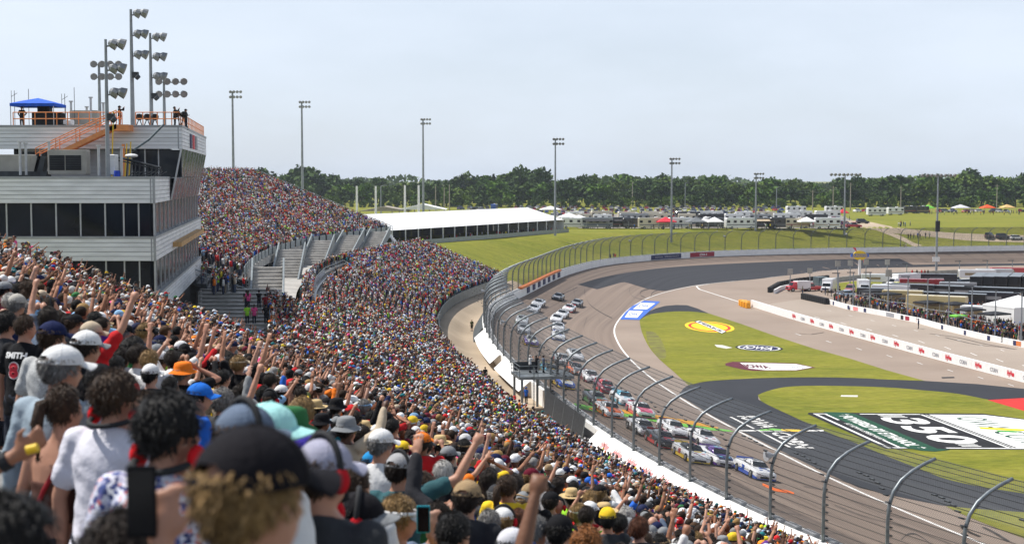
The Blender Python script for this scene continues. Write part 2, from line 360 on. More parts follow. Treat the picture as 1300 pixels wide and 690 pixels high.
flat_poly("infield_grass_field", [(1200.8, 641.8), (1242, 645.4), (1300, 649.5), (1400, 655), (1400, 712), (1300, 682), (1277, 674), (1242, 660.4), (1212, 647.7)], M_GRASS, 0.010)
flat_poly("infield_grass_field", [(1056, 360), (1100, 355), (1145, 351.5), (1250, 347.5), (1330, 346), (1330, 352), (1200, 356), (1140, 359), (1085, 371), (1056, 367)], M_GRASS, 0.010)
flat_poly("access_road", [(862, 500), (868, 492), (874, 488.5), (897.7, 483.6), (944.8, 480.4), (992, 478.9), (1048, 478.5), (1100, 479.8), (1120, 481), (1174, 483), (1240, 487), (1300, 493), (1420, 508), (1420, 524), (1300, 504.5), (1253.7, 507), (1213.8, 499.5), (1170.8, 495.3), (1131, 492), (1084.6, 490.3), (1029.5, 489.7), (995.6, 491.5), (973, 496.9), (962.5, 501.5),
    (962.7, 506.5), (976.8, 514.3), (1003, 526.5), (1029.6, 538.8), (1057.8, 551), (1087.7, 562.3), (1129, 579.6), (1170.8, 595.8), (1200.8, 607.3), (1242, 616.5), (1300, 625.8), (1420, 642), (1420, 658), (1300, 649.5), (1242, 645.4), (1196, 640.8), (1161.6, 634), (1127, 627), (1090, 618), (1052, 601), (1006, 578.5), (962, 557), (906, 528), (864, 502.5)], M_DARKROAD, 0.005)
flat_poly("resurfaced_patch", [(812.5, 404.8), (818, 399), (824, 395), (833, 391), (844, 388), (858, 386.8), (872, 387), (886, 391.5), (900, 397.6), (879, 395.6), (856, 395.5), (833, 398), (822, 400.6)], M_DARKROAD, 0.005)
flat_poly("red_runoff", [(1253.7, 507.2), (1300, 504.7), (1420, 524.5), (1420, 560), (1300, 521)], mat("red_paint_ground", (.55, .02, .015), .8, vary=.12, scale=1.5), 0.015)
PITP = [(955, 389), (1019, 379), (1052, 386), (1079, 393.5), (1120, 400.5), (1163, 409.5), (1189, 417), (1245, 431), (1300, 441), (1420, 462), (1420, 520), (1300, 485), (1200, 459.5), (1120, 437.5), (1040, 415.5)]
flat_poly("pit_road", PITP, M_PIT, 0.004)
flat_poly("paddock", [(1019, 379), (1000, 370), (1056, 359), (1140, 359), (1250, 352), (1420, 350), (1420, 462), (1300, 441), (1245, 431), (1189, 417), (1163, 409.5), (1120, 400.5), (1079, 393.5), (1052, 386)], M_APRON, 0.003)
flat_poly("storm_drain", [(1195, 478.2), (1211, 477.8), (1212, 479.2), (1196, 479.7)], M_BLACKPAINT, 0.01)
flat_poly("grass_marker", [(1068, 501), (1089, 501.2), (1089, 503.4), (1067, 503)], mat("faded_concrete", (.55, .53, .48), .9, vary=.15), 0.016)
flat_poly("grass_marker", [(907, 437), (917, 437.6), (930, 441), (922, 442.2), (910, 440)], MATS["faded_concrete"], 0.016)
flat_poly("worn_dirt_patch", smooth_poly([(820, 420), (832, 422), (842, 436), (846, 452), (838, 455.5), (829, 445), (822, 432), (820, 420)], 3)[:-1], mat("worn_grass", (.125, .115, .030), .95, vary=.4, scale=.45, col2=(.19, .19, .025), lo=.38, hi=.66, detail=8), 0.014)
# strips laid on the banked surface
def px_patch(name, top, bot, nu, nv, m, lift=0.012, kind="structure", uv=True):
    T = resample(np.array(top, float), 1e9 if False else max(1e-3, np.linalg.norm(np.diff(np.array(top, float), axis=0), axis=1).sum() / nu)); B = resample(np.array(bot, float), np.linalg.norm(np.diff(np.array(bot, float), axis=0), axis=1).sum() / nu)
    n = min(len(T), len(B)); k = np.linspace(0, 1, nv + 1); Q = T[:n, None, :] * (1 - k)[None, :, None] + B[:n, None, :] * k[None, :, None]
    P = hit(Q[..., 0].ravel(), Q[..., 1].ravel(), lift); fs = [(a * (nv + 1) + b, a * (nv + 1) + b + 1, (a + 1) * (nv + 1) + b + 1, (a + 1) * (nv + 1) + b) for a in range(n - 1) for b in range(nv)]
    ob = mesh_obj(name, P, fs, m, None, True)
    if uv:
        I, O = nearest(P[:, 0], P[:, 1]); me = ob.data; u = me.uv_layers.new(name="UVMap"); li = np.empty(len(me.loops), np.int32); me.loops.foreach_get("vertex_index", li)
        u.data.foreach_set("uv", np.stack([I.astype(float), O], 1)[li].astype(np.float32).reshape(-1))
    if kind: ob["kind"] = kind
    return ob
def so_strip(name, i0, i1, ta, tb, m, lift=0.012, tb2=None):
    """a strip of the track between two fractions of its width (0 at the line, 1 at the wall)"""
    idx = np.arange(i0, i1, 2) % NW; q = np.linspace(0, 1, len(idx)); A = ta(q) if callable(ta) else np.full(len(idx), ta); B = tb(q) if callable(tb) else np.full(len(idx), tb)
    n = 7; V = np.empty((len(idx), n, 3)); uvv = np.empty((len(idx), n, 2))
    for k in range(n):
        t = A + (B - A) * k / (n - 1); oo = -WW[idx] * (1 - t); V[:, k, :2] = WP[idx] + WN[idx] * oo[:, None]; V[:, k, 2] = ZO[idx] * t ** 1.08 + lift; uvv[:, k, 0] = idx; uvv[:, k, 1] = oo
    fs = [(a * n + k, (a + 1) * n + k, (a + 1) * n + k + 1, a * n + k + 1) for a in range(len(idx) - 1) for k in range(n - 1)]
    ob = mesh_obj(name, V.reshape(-1, 3), fs, m, None, True); me = ob.data; u = me.uv_layers.new(name="UVMap"); li = np.empty(len(me.loops), np.int32); me.loops.foreach_get("vertex_index", li)
    u.data.foreach_set("uv", uvv.reshape(-1, 2)[li].astype(np.float32).reshape(-1)); ob["kind"] = "structure"; return ob
d_up = [(733, 361), (760, 353), (790, 347), (830, 341), (880, 337), (960, 333), (1050, 329.6), (1142, 328)]
d_mid = [(758, 367), (790, 358), (794, 358), (822, 366.5), (843, 369.6), (864, 365), (884, 361.6), (920, 357.6), (960, 354), (1050, 343), (1100, 340.2), (1159, 336)]
px_patch("resurfaced_lane", smooth_poly(d_up, 4), d_mid, 90, 7, M_NEWASP, 0.018)
px_patch("resurfaced_lane", [(1140, 336.6), (1200, 335), (1300, 334), (1400, 333.5)], [(1100, 340), (1200, 338.2), (1300, 336.6), (1400, 336)], 40, 3, M_NEWASP, 0.026)
# ---------------------------------------------------------------- outer wall, energy-absorbing barrier, catch fence
M_WALLW = mat("white_wall_paint", (.80, .795, .78), .6, vary=.06, scale=.6, detail=6)
M_FOAM = mat("grey_barrier_block", (.42, .43, .45), .7, vary=.15, scale=1.5)
M_STEEL = mat("galvanised_steel", (.21, .235, .25), .45, .55, vary=.18, scale=2.5, bump=.1, bscale=25)
M_DSTEEL = mat("dark_steel", (.05, .055, .06), .5, .5, vary=.25, scale=2)
M_CABLE = mat("steel_cable", (.11, .115, .12), .5, .6, vary=.1, scale=3)
M_RED = mat("red_ad_print", (.62, .03, .05), .6, vary=.1); M_MAROON = mat("maroon_ad_print", (.30, .010, .030), .6, vary=.1)
M_NAVY = mat("navy_ad_print", (.015, .022, .09), .6, vary=.15); M_BLUE = mat("blue_ad_print", (.03, .12, .52), .6, vary=.1)
M_WHITE = mat("white_ad_print", (.80, .79, .78), .6, vary=.06); M_PINK = mat("faded_pink_print", (.78, .27, .27), .7, vary=.12, scale=3)
M_YEL = mat("yellow_ad_print", (.85, .55, .02), .6, vary=.08); M_ORANGE = mat("orange_paint", (.66, .20, .06), .6, vary=.12)
M_GREYP = mat("grey_ad_print", (.30, .31, .34), .6, vary=.1); M_GREEN = mat("dark_green_print", (.004, .055, .030), .7, vary=.2); M_LGREEN = mat("light_green_print", (.16, .50, .05), .7, vary=.1)
M_BLACK = mat("black_print", (.010, .010, .012), .65, vary=.2)
HWALL = 1.0 + 0.45 * sstep(150, 300, WP[:, 1]); ZWT = ZO + HWALL
iA, iB = near_i(31, 51), near_i(232, 447)
if iB < iA: iB += NW
wall = empty("track_wall", (0, 0, 0)); tag(wall, "long white concrete wall curving round the outside of the banked track", "wall")
sweep("concrete_wall", S(iA, iB - iA, 3), [(.40, -3.2), (.36, 0), (.02, 0), (-.02, -1.8)], M_WALLW, wall, ZWT, True)
sweep("barrier_rail", S(iA, iB - iA, 3), [(-.62, -1.5), (-.62, -.04), (-.78, -.04), (-.80, -1.5)], M_WALLW, wall, ZWT, True)
proto = MB(); proto.box((0, 0, -.28), (1.45, .50, .62), bev=.05); fb = None
nblk = 0; lenw = iB - iA
for q in np.linspace(iA, iB - 2, 296):
    i = int(q) % NW; p = WP[i] + WN[i] * (-.30)
    if fb is None: o = fb = proto.build("foam_block", M_FOAM, wall)
    else: o = fb.copy(); COL.objects.link(o)
    o.location = (p[0], p[1], ZWT[i] + .12); o.rotation_euler = (0, 0, math.atan2(WT[i][1], WT[i][0]))
# ---- text
def text_geo(s, shear=0.0, bold=0.02, space=1.0):
    c = bpy.data.curves.new("lettering", 'FONT'); c.body = s; c.offset = bold; c.shear = shear; c.space_character = space; c.fill_mode = 'BOTH'; c.resolution_u = 3
    o = bpy.data.objects.new("lettering", c); COL.objects.link(o); dg = bpy.context.evaluated_depsgraph_get(); me = bpy.data.meshes.new_from_object(o.evaluated_get(dg))
    V = np.array([v.co[:] for v in me.vertices]) if len(me.vertices) else np.zeros((0, 3)); Fc = [tuple(p.vertices) for p in me.polygons]
    bpy.data.objects.remove(o); bpy.data.curves.remove(c); bpy.data.meshes.remove(me)
    mn, mx = V[:, :2].min(0), V[:, :2].max(0); return (V[:, :2] - mn) / (mx - mn), Fc, (mx[0] - mn[0]) / (mx[1] - mn[1])
TXT = {}
def text_uv(s, **k):
    key = (s, tuple(sorted(k.items())))
    if key not in TXT: TXT[key] = text_geo(s, **k)
    return TXT[key]
def text_on(name, s, f, m, parent=None, kind=None, **k):
    """lettering mapped by f(u, v) -> world points (u, v in 0..1)"""
    uv, fs, _ = text_uv(s, **k); P = f(uv[:, 0], uv[:, 1]); o = mesh_obj(name, P, fs, m, parent)
    me = o.data
    if kind: o["kind"] = kind
    return o
def wall_map(i0, i1, z0, z1, off0, off1=None):
    """u runs along wall samples i0 -> i1, v from height z0 to z1 above the wall top, off: distance outside of the line at bottom and top"""
    off1 = off0 if off1 is None else off1
    def f(u, v):
        q = i0 + (i1 - i0) * np.asarray(u); a = np.floor(q).astype(int); t = q - a; p = WP[a % NW] * (1 - t)[:, None] + WP[(a + 1) % NW] * t[:, None]; n = WN[a % NW]; oo = off0 + (off1 - off0) * v
        z = ZWT[a % NW] * (1 - t) + ZWT[(a + 1) % NW] * t + z0 + (z1 - z0) * v
        return np.stack([p[:, 0] + n[:, 0] * oo, p[:, 1] + n[:, 1] * oo, z], 1)
    return f
# printed banner on the grandstand side of the wall
def iy(Y, side=0):
    """sample of the near-side wall with this y"""
    c = [i for i in range(iA, iA + NW // 2) if True]; c = np.arange(iA, iA + 420); return int(c[np.argmin(np.abs(WP[c % NW][:, 1] - Y))])
def banner(Y0, Y1, m, label, z0=-1.05, z1=.02, o0=1.75, o1=.55, th=.05):
    a, b = sorted((iy(Y0), iy(Y1))); o = sweep("wall_banner", S(a, b - a, 2), [(o0, z0), (o1, z1), (o1 - th - .08, z1 - .01), (o0 - th, z0)], m, None, ZWT, True)
    return tag(o, label, "banner", "printed banners along the wall"), a, b
bn, a, b = banner(44, 122, M_WHITE, "long white banner with pink and yellow prints on the wall beside the lower rows")
for k in range(22):
    i1 = iy(118.5) - k * 3.6; 
    if i1 - 2 < a: break
    far = k < 15
    bb = text_on("banner_print", "HyVee" if far else "CORN", wall_map(i1 - 0.1, i1 - 2.3, -.80, -.22, 1.50, .86), M_PINK if far else M_YEL, bn, bold=.03)
text_on("banner_print", "IOWA", wall_map(iy(93.0), iy(89.0), -.85, -.25, 1.56, .88), M_BLUE, bn, bold=.02)
banner(150.5, 170, M_WHITE, "blank white banner behind the photographers' tower"); banner(173, 200, M_WHITE, "short white banner on the wall at the narrowest part of the road")
b2, a, b = banner(203, 262, mat("grey_windscreen", (.06, .07, .075), .8, vary=.3, scale=1.2), "dark grey screen along the wall past the white banners", z0=-2.2, z1=-.2)
# boards on the track side of the far wall
def board(ia, ib, m, label, z0=-1.35, z1=-.08, off=-.83):
    o = sweep("wall_board", S(ia, ib - ia, 2), [(off, z0), (off, z1), (off - .05, z1), (off - .05, z0)], m, None, ZWT, True); return tag(o, label, "advertising board", "boards on the far wall")
def i_at_px(px):
    c = np.arange(near_i(-4, 225), near_i(165, 445)); X, _, d = proj(np.c_[WP[c], ZWT[c]]); return int(c[np.argmin(np.abs(X - px))])
q0, q1 = i_at_px(823), i_at_px(864); o = board(q0, q1, M_NAVY, "dark navy board with small white lettering on the far wall")
text_on("board_print", "IOWA  SPEEDWAY", wall_map(q0 + 2, q1 - 2, -1.0, -.4, -.90), M_GREYP, o, bold=.01)
q0, q1 = i_at_px(872), i_at_px(907); o = board(q0, q1, M_MAROON, "maroon board reading IOWA 4 on the far wall"); text_on("board_print", "IOWA 4", wall_map(q0 + 4, q1 - 4, -1.1, -.35, -.90), M_WHITE, o, bold=.02)
q0, q1 = near_i(-1.4, 266), near_i(9.5, 319)
o = sweep("orange_wall_cap", S(q0, q1 - q0, 2), [(-.2, .06), (-.2, .42), (-1.0, .42), (-1.02, .06)], M_ORANGE, None, ZWT, True); tag(o, "orange foam cap along the wall where the turn begins", "barrier")
for k in range(7):
    i = q0 + 6 + k * 7; o2 = sweep("blue_pad", S(i, 4, 1), [(-.83, -1.2), (-.83, -.1), (-.93, -.1), (-.93, -1.2)], M_NAVY, o, ZWT, True)
# ---- catch fence
FPROF = [(.16, -.1), (.16, 1.2), (.15, 2.6), (.06, 3.5), (-.22, 4.25), (-.75, 4.85), (-1.5, 5.30), (-2.3, 5.62), (-3.15, 5.88)]
fence = empty("catch_fence", (0, 0, 0)); tag(fence, "tall steel catch fence with posts bent in over the track", "fence")
pm = MB(); pts = smooth_poly([(0, -p[0], p[1]) for p in FPROF], 2) if False else None
P3 = []
for a, b in zip(FPROF[:-1], FPROF[1:]):
    for k in range(2): P3.append((0, a[0] + (b[0] - a[0]) * k / 2, a[1] + (b[1] - a[1]) * k / 2))
P3.append((0, FPROF[-1][0], FPROF[-1][1]))
pm.tube(P3, .105, 8)
for s_ in np.linspace(.45, 6.6, 14): y_, z_ = np.interp(s_, [0, 1.3, 2.7, 3.6, 4.4, 5.2, 6.1, 6.9], [-.16, -.16, -.15, -.06, .22, .75, 1.5, 2.3]), np.interp(s_, [0, 1.3, 2.7, 3.6, 4.4, 5.2, 6.1, 6.9], [-.1, 1.2, 2.6, 3.5, 4.25, 4.85, 5.3, 5.62]); pm.box((.10, y_ + .08, z_), (.42, .10, .07), k=1)
pm.box((0, .16, -.02), (.34, .34, .05))
pp = None; fi0 = iy(62); NP = 0
posts_i = list(np.arange(fi0, near_i(170, 446), 6.0))
for q in posts_i:
    i = int(q) % NW
    o = pm.build("fence_post", [M_STEEL, M_DSTEEL], fence, True) if pp is None else pp.copy()
    if pp is None: pp = o
    else: COL.objects.link(o)
    o.location = (WP[i][0], WP[i][1], ZWT[i]); o.rotation_euler = (0, 0, math.atan2(WT[i][1], WT[i][0])); NP += 1
cl = np.array(FPROF); dl = np.r_[0, np.cumsum(np.linalg.norm(np.diff(cl, axis=0), axis=1))]
FI = S(int(fi0), int(posts_i[-1] - fi0), 3)
for k, s in enumerate(np.linspace(.45, dl[-1] - .1, 17)):
    c = (np.interp(s, dl, cl[:, 0]) , np.interp(s, dl, cl[:, 1])); r = .019
    sweep("cable", FI, [(c[0] - .1 - r, c[1]), (c[0] - .1 + r, c[1] + r), (c[0] - .1 + r, c[1] - r)], M_CABLE, fence, ZWT, True)
    for kk in ([] if k > 11 or k % 2 else []): pass
m = bpy.data.materials.new("chain_link"); m.use_nodes = True; t = m.node_tree; b = t.nodes["Principled BSDF"]; b.inputs['Base Color'].default_value = (.055, .06, .065, 1); b.inputs['Metallic'].default_value = .2; b.inputs['Roughness'].default_value = .5
uvn = N(t, "TexCoord").outputs['UV']; facs = []
for ang in (45, -45):
    mp = N(t, "Mapping"); mp.inputs['Rotation'].default_value = (0, 0, rad(ang)); mp.inputs['Scale'].default_value = (10, 10, 10); t.links.new(uvn, mp.inputs[0])
    sp = N(t, "SeparateXYZ"); t.links.new(mp.outputs[0], sp.inputs[0]); fr = N(t, "Math", operation='FRACT'); t.links.new(sp.outputs[0], fr.inputs[0]); lt = N(t, "Math", operation='LESS_THAN'); lt.inputs[1].default_value = .16; t.links.new(fr.outputs[0], lt.inputs[0]); facs.append(lt.outputs[0])
mxm = N(t, "Math", operation='MAXIMUM'); t.links.new(facs[0], mxm.inputs[0]); t.links.new(facs[1], mxm.inputs[1]); t.links.new(mxm.outputs[0], b.inputs['Alpha'])
idx = FI; n = len(cl); V = np.empty((len(idx), n, 3)); V[:, :, :2] = WP[idx][:, None] + WN[idx][:, None] * (cl[None, :, 0:1] - .13); V[:, :, 2] = ZWT[idx][:, None] + cl[None, :, 1]
fm = mesh_obj("chain_link", V.reshape(-1, 3), [(a * n + b_, a * n + b_ + 1, a * n + n + b_ + 1, a * n + n + b_) for a in range(len(idx) - 1) for b_ in range(n - 1)], m, fence)
u = fm.data.uv_layers.new(name="UVMap"); li = np.empty(len(fm.data.loops), np.int32); fm.data.loops.foreach_get("vertex_index", li)
u.data.foreach_set("uv", np.stack([np.repeat(np.arange(len(idx)) * 3.0, n), np.tile(dl, len(idx))], 1)[li].astype(np.float32).reshape(-1)); fm["kind"] = "stuff"
# round loudspeakers and cameras clamped to some posts
hm = MB(); hm.tube([(0, -.1, 0), (0, .12, 0), (0, .42, 0)], [.10, .20, .36], 12); hm.box((0, -.14, 0), (.12, .12, .2))
hp = None
for q in posts_i[5:70:7]:
    i = int(q) % NW; o = hm.build("fence_loudspeaker", M_FOAM) if hp is None else hp.copy()
    if hp is None: hp = o
    else: COL.objects.link(o)
    p = WP[i] + WN[i] * .10; o.location = (p[0], p[1], ZWT[i] + 4.15); o.rotation_euler = (0, 0, math.atan2(WT[i][1], WT[i][0]))
    tag(o, f"round grey loudspeaker on a bent fence post, {ordw(list(posts_i[5:70:7]).index(q) + 1)} from the near end", "loudspeaker", "loudspeakers on the fence posts")
# photographers' tower beside the wall
i = iy(143); tw = empty("photo_tower", (*WP[i], 0), math.atan2(WT[i][1], WT[i][0])); tag(tw, "grey steel photographers' tower with railed platform over the wall", "tower")
TX0, TX1, TY0, TY1, TZ = -2.4, 2.2, -2.0, 3.6, 6.25
mb = MB(); mb.box((0, .8, TZ - .15), (4.6, 5.6, .3)); mb.build("platform", M_STEEL, tw)
for sx in (-2.1, 2.0):
    for sy in (.9, 3.3): m_ = MB(); m_.box((sx, sy, (TZ - .3 + 2.5) / 2), (.22, .22, TZ - .3 - 2.5)); m_.build("leg", M_STEEL, tw)
for (x0, y0, x1, y1) in ((TX0, TY0, TX1, TY0), (TX1, TY0, TX1, TY1), (TX1, TY1, TX0, TY1), (TX0, TY1, TX0, TY0)):
    r = MB()
    for zz in (.35, .7, 1.1): r.tube([(x0, y0, TZ + zz), (x1, y1, TZ + zz)], .03, 5)
    for k in range(4): r.tube([(x0 + (x1 - x0) * k / 3, y0 + (y1 - y0) * k / 3, TZ), (x0 + (x1 - x0) * k / 3, y0 + (y1 - y0) * k / 3, TZ + 1.1)], .035, 5)
    r.build("railing", M_STEEL, tw)
r = MB(); r.box((2.15, 2.2, TZ + .5), (.06, 2.4, .9)); r.build("screen", M_DSTEEL, tw)
r = MB()
for sx in (-.28, .28): r.tube([(sx - 2.6, 2.2, 2.5), (sx - 2.6, 2.2, TZ + 1)], .03, 5)
for k in range(12): r.tube([(-2.88, 2.2, 2.7 + k * .3), (-2.32, 2.2, 2.7 + k * .3)], .02, 4)
r.build("ladder", M_STEEL, tw)
# dark mesh gate between the tower and the banner
i0, i1 = iy(139), iy(123); i0, i1 = min(i0, i1), max(i0, i1)
gate = empty("crossover_gate", (0, 0, 0)); tag(gate, "dark mesh gate across the gap in the wall below the photographers' tower", "gate")
M_DMESH = mat("dark_mesh", (.03, .034, .04), .7, .2, vary=.3, scale=4)
for k in range(4):
    a_ = i0 + (i1 - i0) * k // 4; b_ = i0 + (i1 - i0) * (k + 1) // 4
    sweep("gate_panel", S(a_, b_ - a_ + 1, 1), [(1.6, -1.8), (1.2, .9), (1.15, .9), (1.55, -1.8)], M_DMESH, gate, ZWT, True)
    p = WP[a_ % NW] + WN[a_ % NW] * 1.6; g = MB(); g.tube([(p[0], p[1], 2.4), (p[0] - WN[a_ % NW][0] * .5, p[1] - WN[a_ % NW][1] * .5, ZWT[a_ % NW] + 1.2)], .06, 6); g.build("gate_post", M_STEEL, gate)
# ---------------------------------------------------------------- grandstands: stepped decks that follow the wall
M_DECK = mat("aluminium_deck", (.30, .295, .285), .55, .35, vary=.22, scale=.8, detail=6)
M_BENCH = mat("aluminium_bench", (.42, .42, .41), .4, .6, vary=.12, scale=2)
M_CONC = mat("stand_concrete", (.36, .345, .32), .85, vary=.18, scale=.7, detail=6)
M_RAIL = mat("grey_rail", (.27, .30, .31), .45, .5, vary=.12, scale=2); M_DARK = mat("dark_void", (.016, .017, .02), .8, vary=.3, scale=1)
ROW, RISE = .80, .32
def floor_z(o): return 5.2 + .4 * (o - 7.0)
def row_o(r): return 7.0 + ROW * r
def row_z(r): return 5.2 + RISE * r
iN = near_i(100, -45)                                   # behind the camera
def seq(i0, i1): return i1 - i0 if i1 > i0 else i1 + NW - i0
jL1 = near_i(3.4, 292); j95 = iy(102); j145 = iy(146); jF0 = iy(163); jF1 = near_i(2.6, 291)
iNear = iy(52) ; iBack = (near_i(62, -8))
def deck(name, i0, i1, r0, r1, parent, sub=4, wall0=None):
    pr = [(row_o(r0), (wall0 if wall0 is not None else row_z(r0) - .3))]
    for r in range(r0, r1): pr += [(row_o(r), row_z(r)), (row_o(r + 1), row_z(r))]
    pr += [(row_o(r1), row_z(r1 - 1) - 1.2)]
    return sweep(name, S(i0, seq(i0, i1), sub), pr, M_DECK, parent)
def benches(i0, i1, r0, r1, parent, sub=6):
    for r in range(r0, r1):
        z = row_z(r); o = row_o(r) + .52; sweep("bench", S(i0, seq(i0, i1), sub), [(o, z + .38), (o + .26, z + .38), (o + .26, z + .43), (o, z + .43)], M_BENCH, parent, None, True)
M_STEP = mat("pale_stair_tread", (.44, .42, .39), .7, vary=.15, scale=1)
st = empty("lower_grandstand", (0, 0, 0)); tag(st, "long curved lower grandstand of aluminium rows beside the track", "grandstand")
j122 = iy(121); deck("deck", iBack, j122, -2, 0, st, 4, 2.4); deck("deck", iBack, jL1, 0, 22, st, 4, 2.4); benches(iBack, jL1, 0, 22, st)
# front parapet: panelled railing along the first row
i0, i1 = iy(190), jL1
M_RPAN = mat("blue_grey_rail_panel", (.085, .11, .125), .5, .4, vary=.2, scale=1)
fr = empty("front_railing", (0, 0, 0)); tag(fr, "grey panelled railing along the front of the far lower rows", "railing")
for a in range(i0, i1 - 1, 5):
    b_ = min(a + 5, i1); sweep("rail_panel", S(a, b_ - a + 1, 1), [(6.75, 4.45), (6.75, 6.05), (6.68, 6.05), (6.68, 4.45)], M_RPAN, fr, None, True)
    p = WP[a % NW] + WN[a % NW] * 6.7; m_ = MB(); m_.tube([(p[0], p[1], 3.9), (p[0], p[1], 6.15)], .05, 5); m_.build("rail_post", M_STEEL, fr)
un = empty("near_upper_grandstand", (0, 0, 0)); tag(un, "upper rows of the near grandstand ending short of the suite building", "grandstand")
deck("deck", iBack, j95, 22, 64, un, 4); benches(iBack, j95, 22, 60, un, 8)
sweep("end_wall", S(j95 - 1, 2, 1), [(24.5, 2.6), (24.5, row_z(22) - .2), (row_o(64), row_z(63) - .3), (row_o(64), 2.6)], M_CONC, un, None, True)
# the short block of empty rows in front of the building
eb = empty("empty_bleachers", (0, 0, 0)); tag(eb, "empty grey bleacher rows in front of the suite building", "bleachers")
NSTEP = 13
def step_at(k): y = 430 - 5.0 * k; Y = 111 + 2.3 * k; return y, Y, CAMZ - (y - HORIZON) * Y / 1800
for k in range(NSTEP):
    y, Y, z = step_at(k); xa, xb = (250 - 650) / 1800 * Y, ((352 if k > 2 else 330) - 650) / 1800 * Y; m_ = MB(); m_.box(((xa + xb) / 2, Y + 1.2, z - .3), (xb - xa, 2.42, .6)); m_.build("step", M_STEP, eb)
    m_ = MB(); m_.box(((xa + xb) / 2, Y + .35, z + .22), (xb - xa - .3, .32, .05)); m_.build("bench", M_BENCH, eb); m_ = MB(); m_.box(((xa + xb) / 2, Y + .4, z + .09), (xb - xa - .6, .10, .2)); m_.build("bench_support", M_BENCH, eb)
# far upper stand
uf = empty("far_upper_grandstand", (0, 0, 0)); tag(uf, "packed upper grandstand climbing to the skyline past the suite building", "grandstand")
R0F, R1F = 30, 67
deck("deck", jF0, jF1, R0F, R1F, uf, 4, row_z(R0F) - 1.0)
sweep("concourse", S(j145, jF1 - j145, 4), [(25.1, row_z(22) - .3), (25.1, row_z(21) + .05), (41, row_z(21) + .05), (41, 10)], M_CONC, uf)
sweep("front_wall", S(jF0, jF1 - jF0, 4), [(row_o(R0F) - .15, row_z(R0F) - .75), (row_o(R0F) - .15, row_z(R0F) + .15), (row_o(R0F) - .35, row_z(R0F) + .15), (row_o(R0F) - .35, row_z(R0F) - .75)], M_CONC, uf, None, True)
for a in range(jF0, jF1 - 2, 4):
    sweep("railing_panel", S(a, 4, 1), [(row_o(R0F) - .22, row_z(R0F) + .2), (row_o(R0F) - .22, row_z(R0F) + 1.25), (row_o(R0F) - .28, row_z(R0F) + 1.25), (row_o(R0F) - .28, row_z(R0F) + .2)], M_RAIL, uf, None, True)
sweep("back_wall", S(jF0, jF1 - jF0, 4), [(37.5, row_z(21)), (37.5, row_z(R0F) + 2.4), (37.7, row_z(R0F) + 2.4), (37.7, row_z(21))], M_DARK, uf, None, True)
sweep("end_wall", S(jF1 - 1, 2, 1), [(36, 10), (row_o(R0F), row_z(R0F) - .8), (row_o(R1F), row_z(R1F - 1) - .3), (row_o(R1F), 10)], M_DSTEEL, uf, None, True)
sweep("top_rail", S(jF0, jF1 - jF0, 4), [(row_o(R1F) + .1, row_z(R1F - 1) - 1), (row_o(R1F) + .1, row_z(R1F - 1) + 1.1), (row_o(R1F) + .16, row_z(R1F - 1) + 1.1), (row_o(R1F) + .16, row_z(R1F - 1) - 1)], M_DSTEEL, uf, None, True)
# sloping end rail of the far upper stand
pe = lambda r, h=0: (*(WP[(jF1 + 1) % NW] + WN[(jF1 + 1) % NW] * row_o(r)), row_z(r) + h)
m_ = MB(); m_.tube([pe(R0F, 1.1), pe(R1F, 1.1)], .06, 5); m_.tube([pe(R0F, .6), pe(R1F, .6)], .05, 5)
for r in range(R0F, R1F, 4): m_.tube([pe(r, -.2), pe(r, 1.1)], .05, 5)
m_.build("end_rail", M_RAIL, uf)
# columns under the front and the stairways that come down from it
for k, a in enumerate(range(jF0 + 4, jF1, 7)):
    p = WP[a % NW] + WN[a % NW] * (row_o(R0F) + 1.0); m_ = MB(); m_.box((p[0], p[1], (row_z(21) + row_z(R0F) - .6) / 2), (.6, .6, row_z(R0F) - .6 - row_z(21)), math.atan2(WT[a % NW][1], WT[a % NW][0])); m_.build("column", M_DSTEEL, uf)
def pt(i, o, z): a = int(math.floor(i)); t = i - a; p = WP[a % NW] * (1 - t) + WP[(a + 1) % NW] * t + WN[a % NW] * o; return (p[0], p[1], z)
def slab8(A, zb): return [(*a[:2], b) for a, b in zip(A, zb)] + list(A), [(3, 2, 1, 0), (4, 5, 6, 7), (0, 1, 5, 4), (1, 2, 6, 5), (2, 3, 7, 6), (3, 0, 4, 7)]
for k, (Yk, o0, o1) in enumerate([(161, 26.6, 29.9), (199, 26.4, 29.9), (226, 26.4, 29.9), (244, 26.4, 29.9), (262, 26.4, 29.9)]):
    sw = empty("stairway", (0, 0, 0)); tag(sw, f"wide pale stairway with grey side walls under the upper stand, {ordw(k + 1)} from the suite building", "stairs", "stairways between upper and lower stand"); i0 = iy(Yk); z0 = row_z(21) - 1.0; ns = 13
    for s_ in range(ns):
        ia, ib = i0 + .72 * s_, i0 + .72 * (s_ + 1); z = z0 + .36 * (s_ + 1); A = [pt(ia, o0, z), pt(ib, o0, z), pt(ib, o1, z), pt(ia, o1, z)]; v, f_ = slab8(A, [z - .40] * 4); mesh_obj("step", v, f_, M_STEP, sw)
    ia, ib = i0 - .3, i0 + .72 * ns; zt = z0 + .36 * ns
    for (oa, ob) in ((o0 - .25, o0 - .05), (o1 + .05, o1 + .25)): v, f_ = slab8([pt(ia, oa, z0 + 1.1), pt(ib, oa, zt + 1.1), pt(ib, ob, zt + 1.1), pt(ia, ob, z0 + 1.1)], [z0 - .3, zt - .6, zt - .6, z0 - .3]); mesh_obj("side_wall", v, f_, M_RAIL, sw)
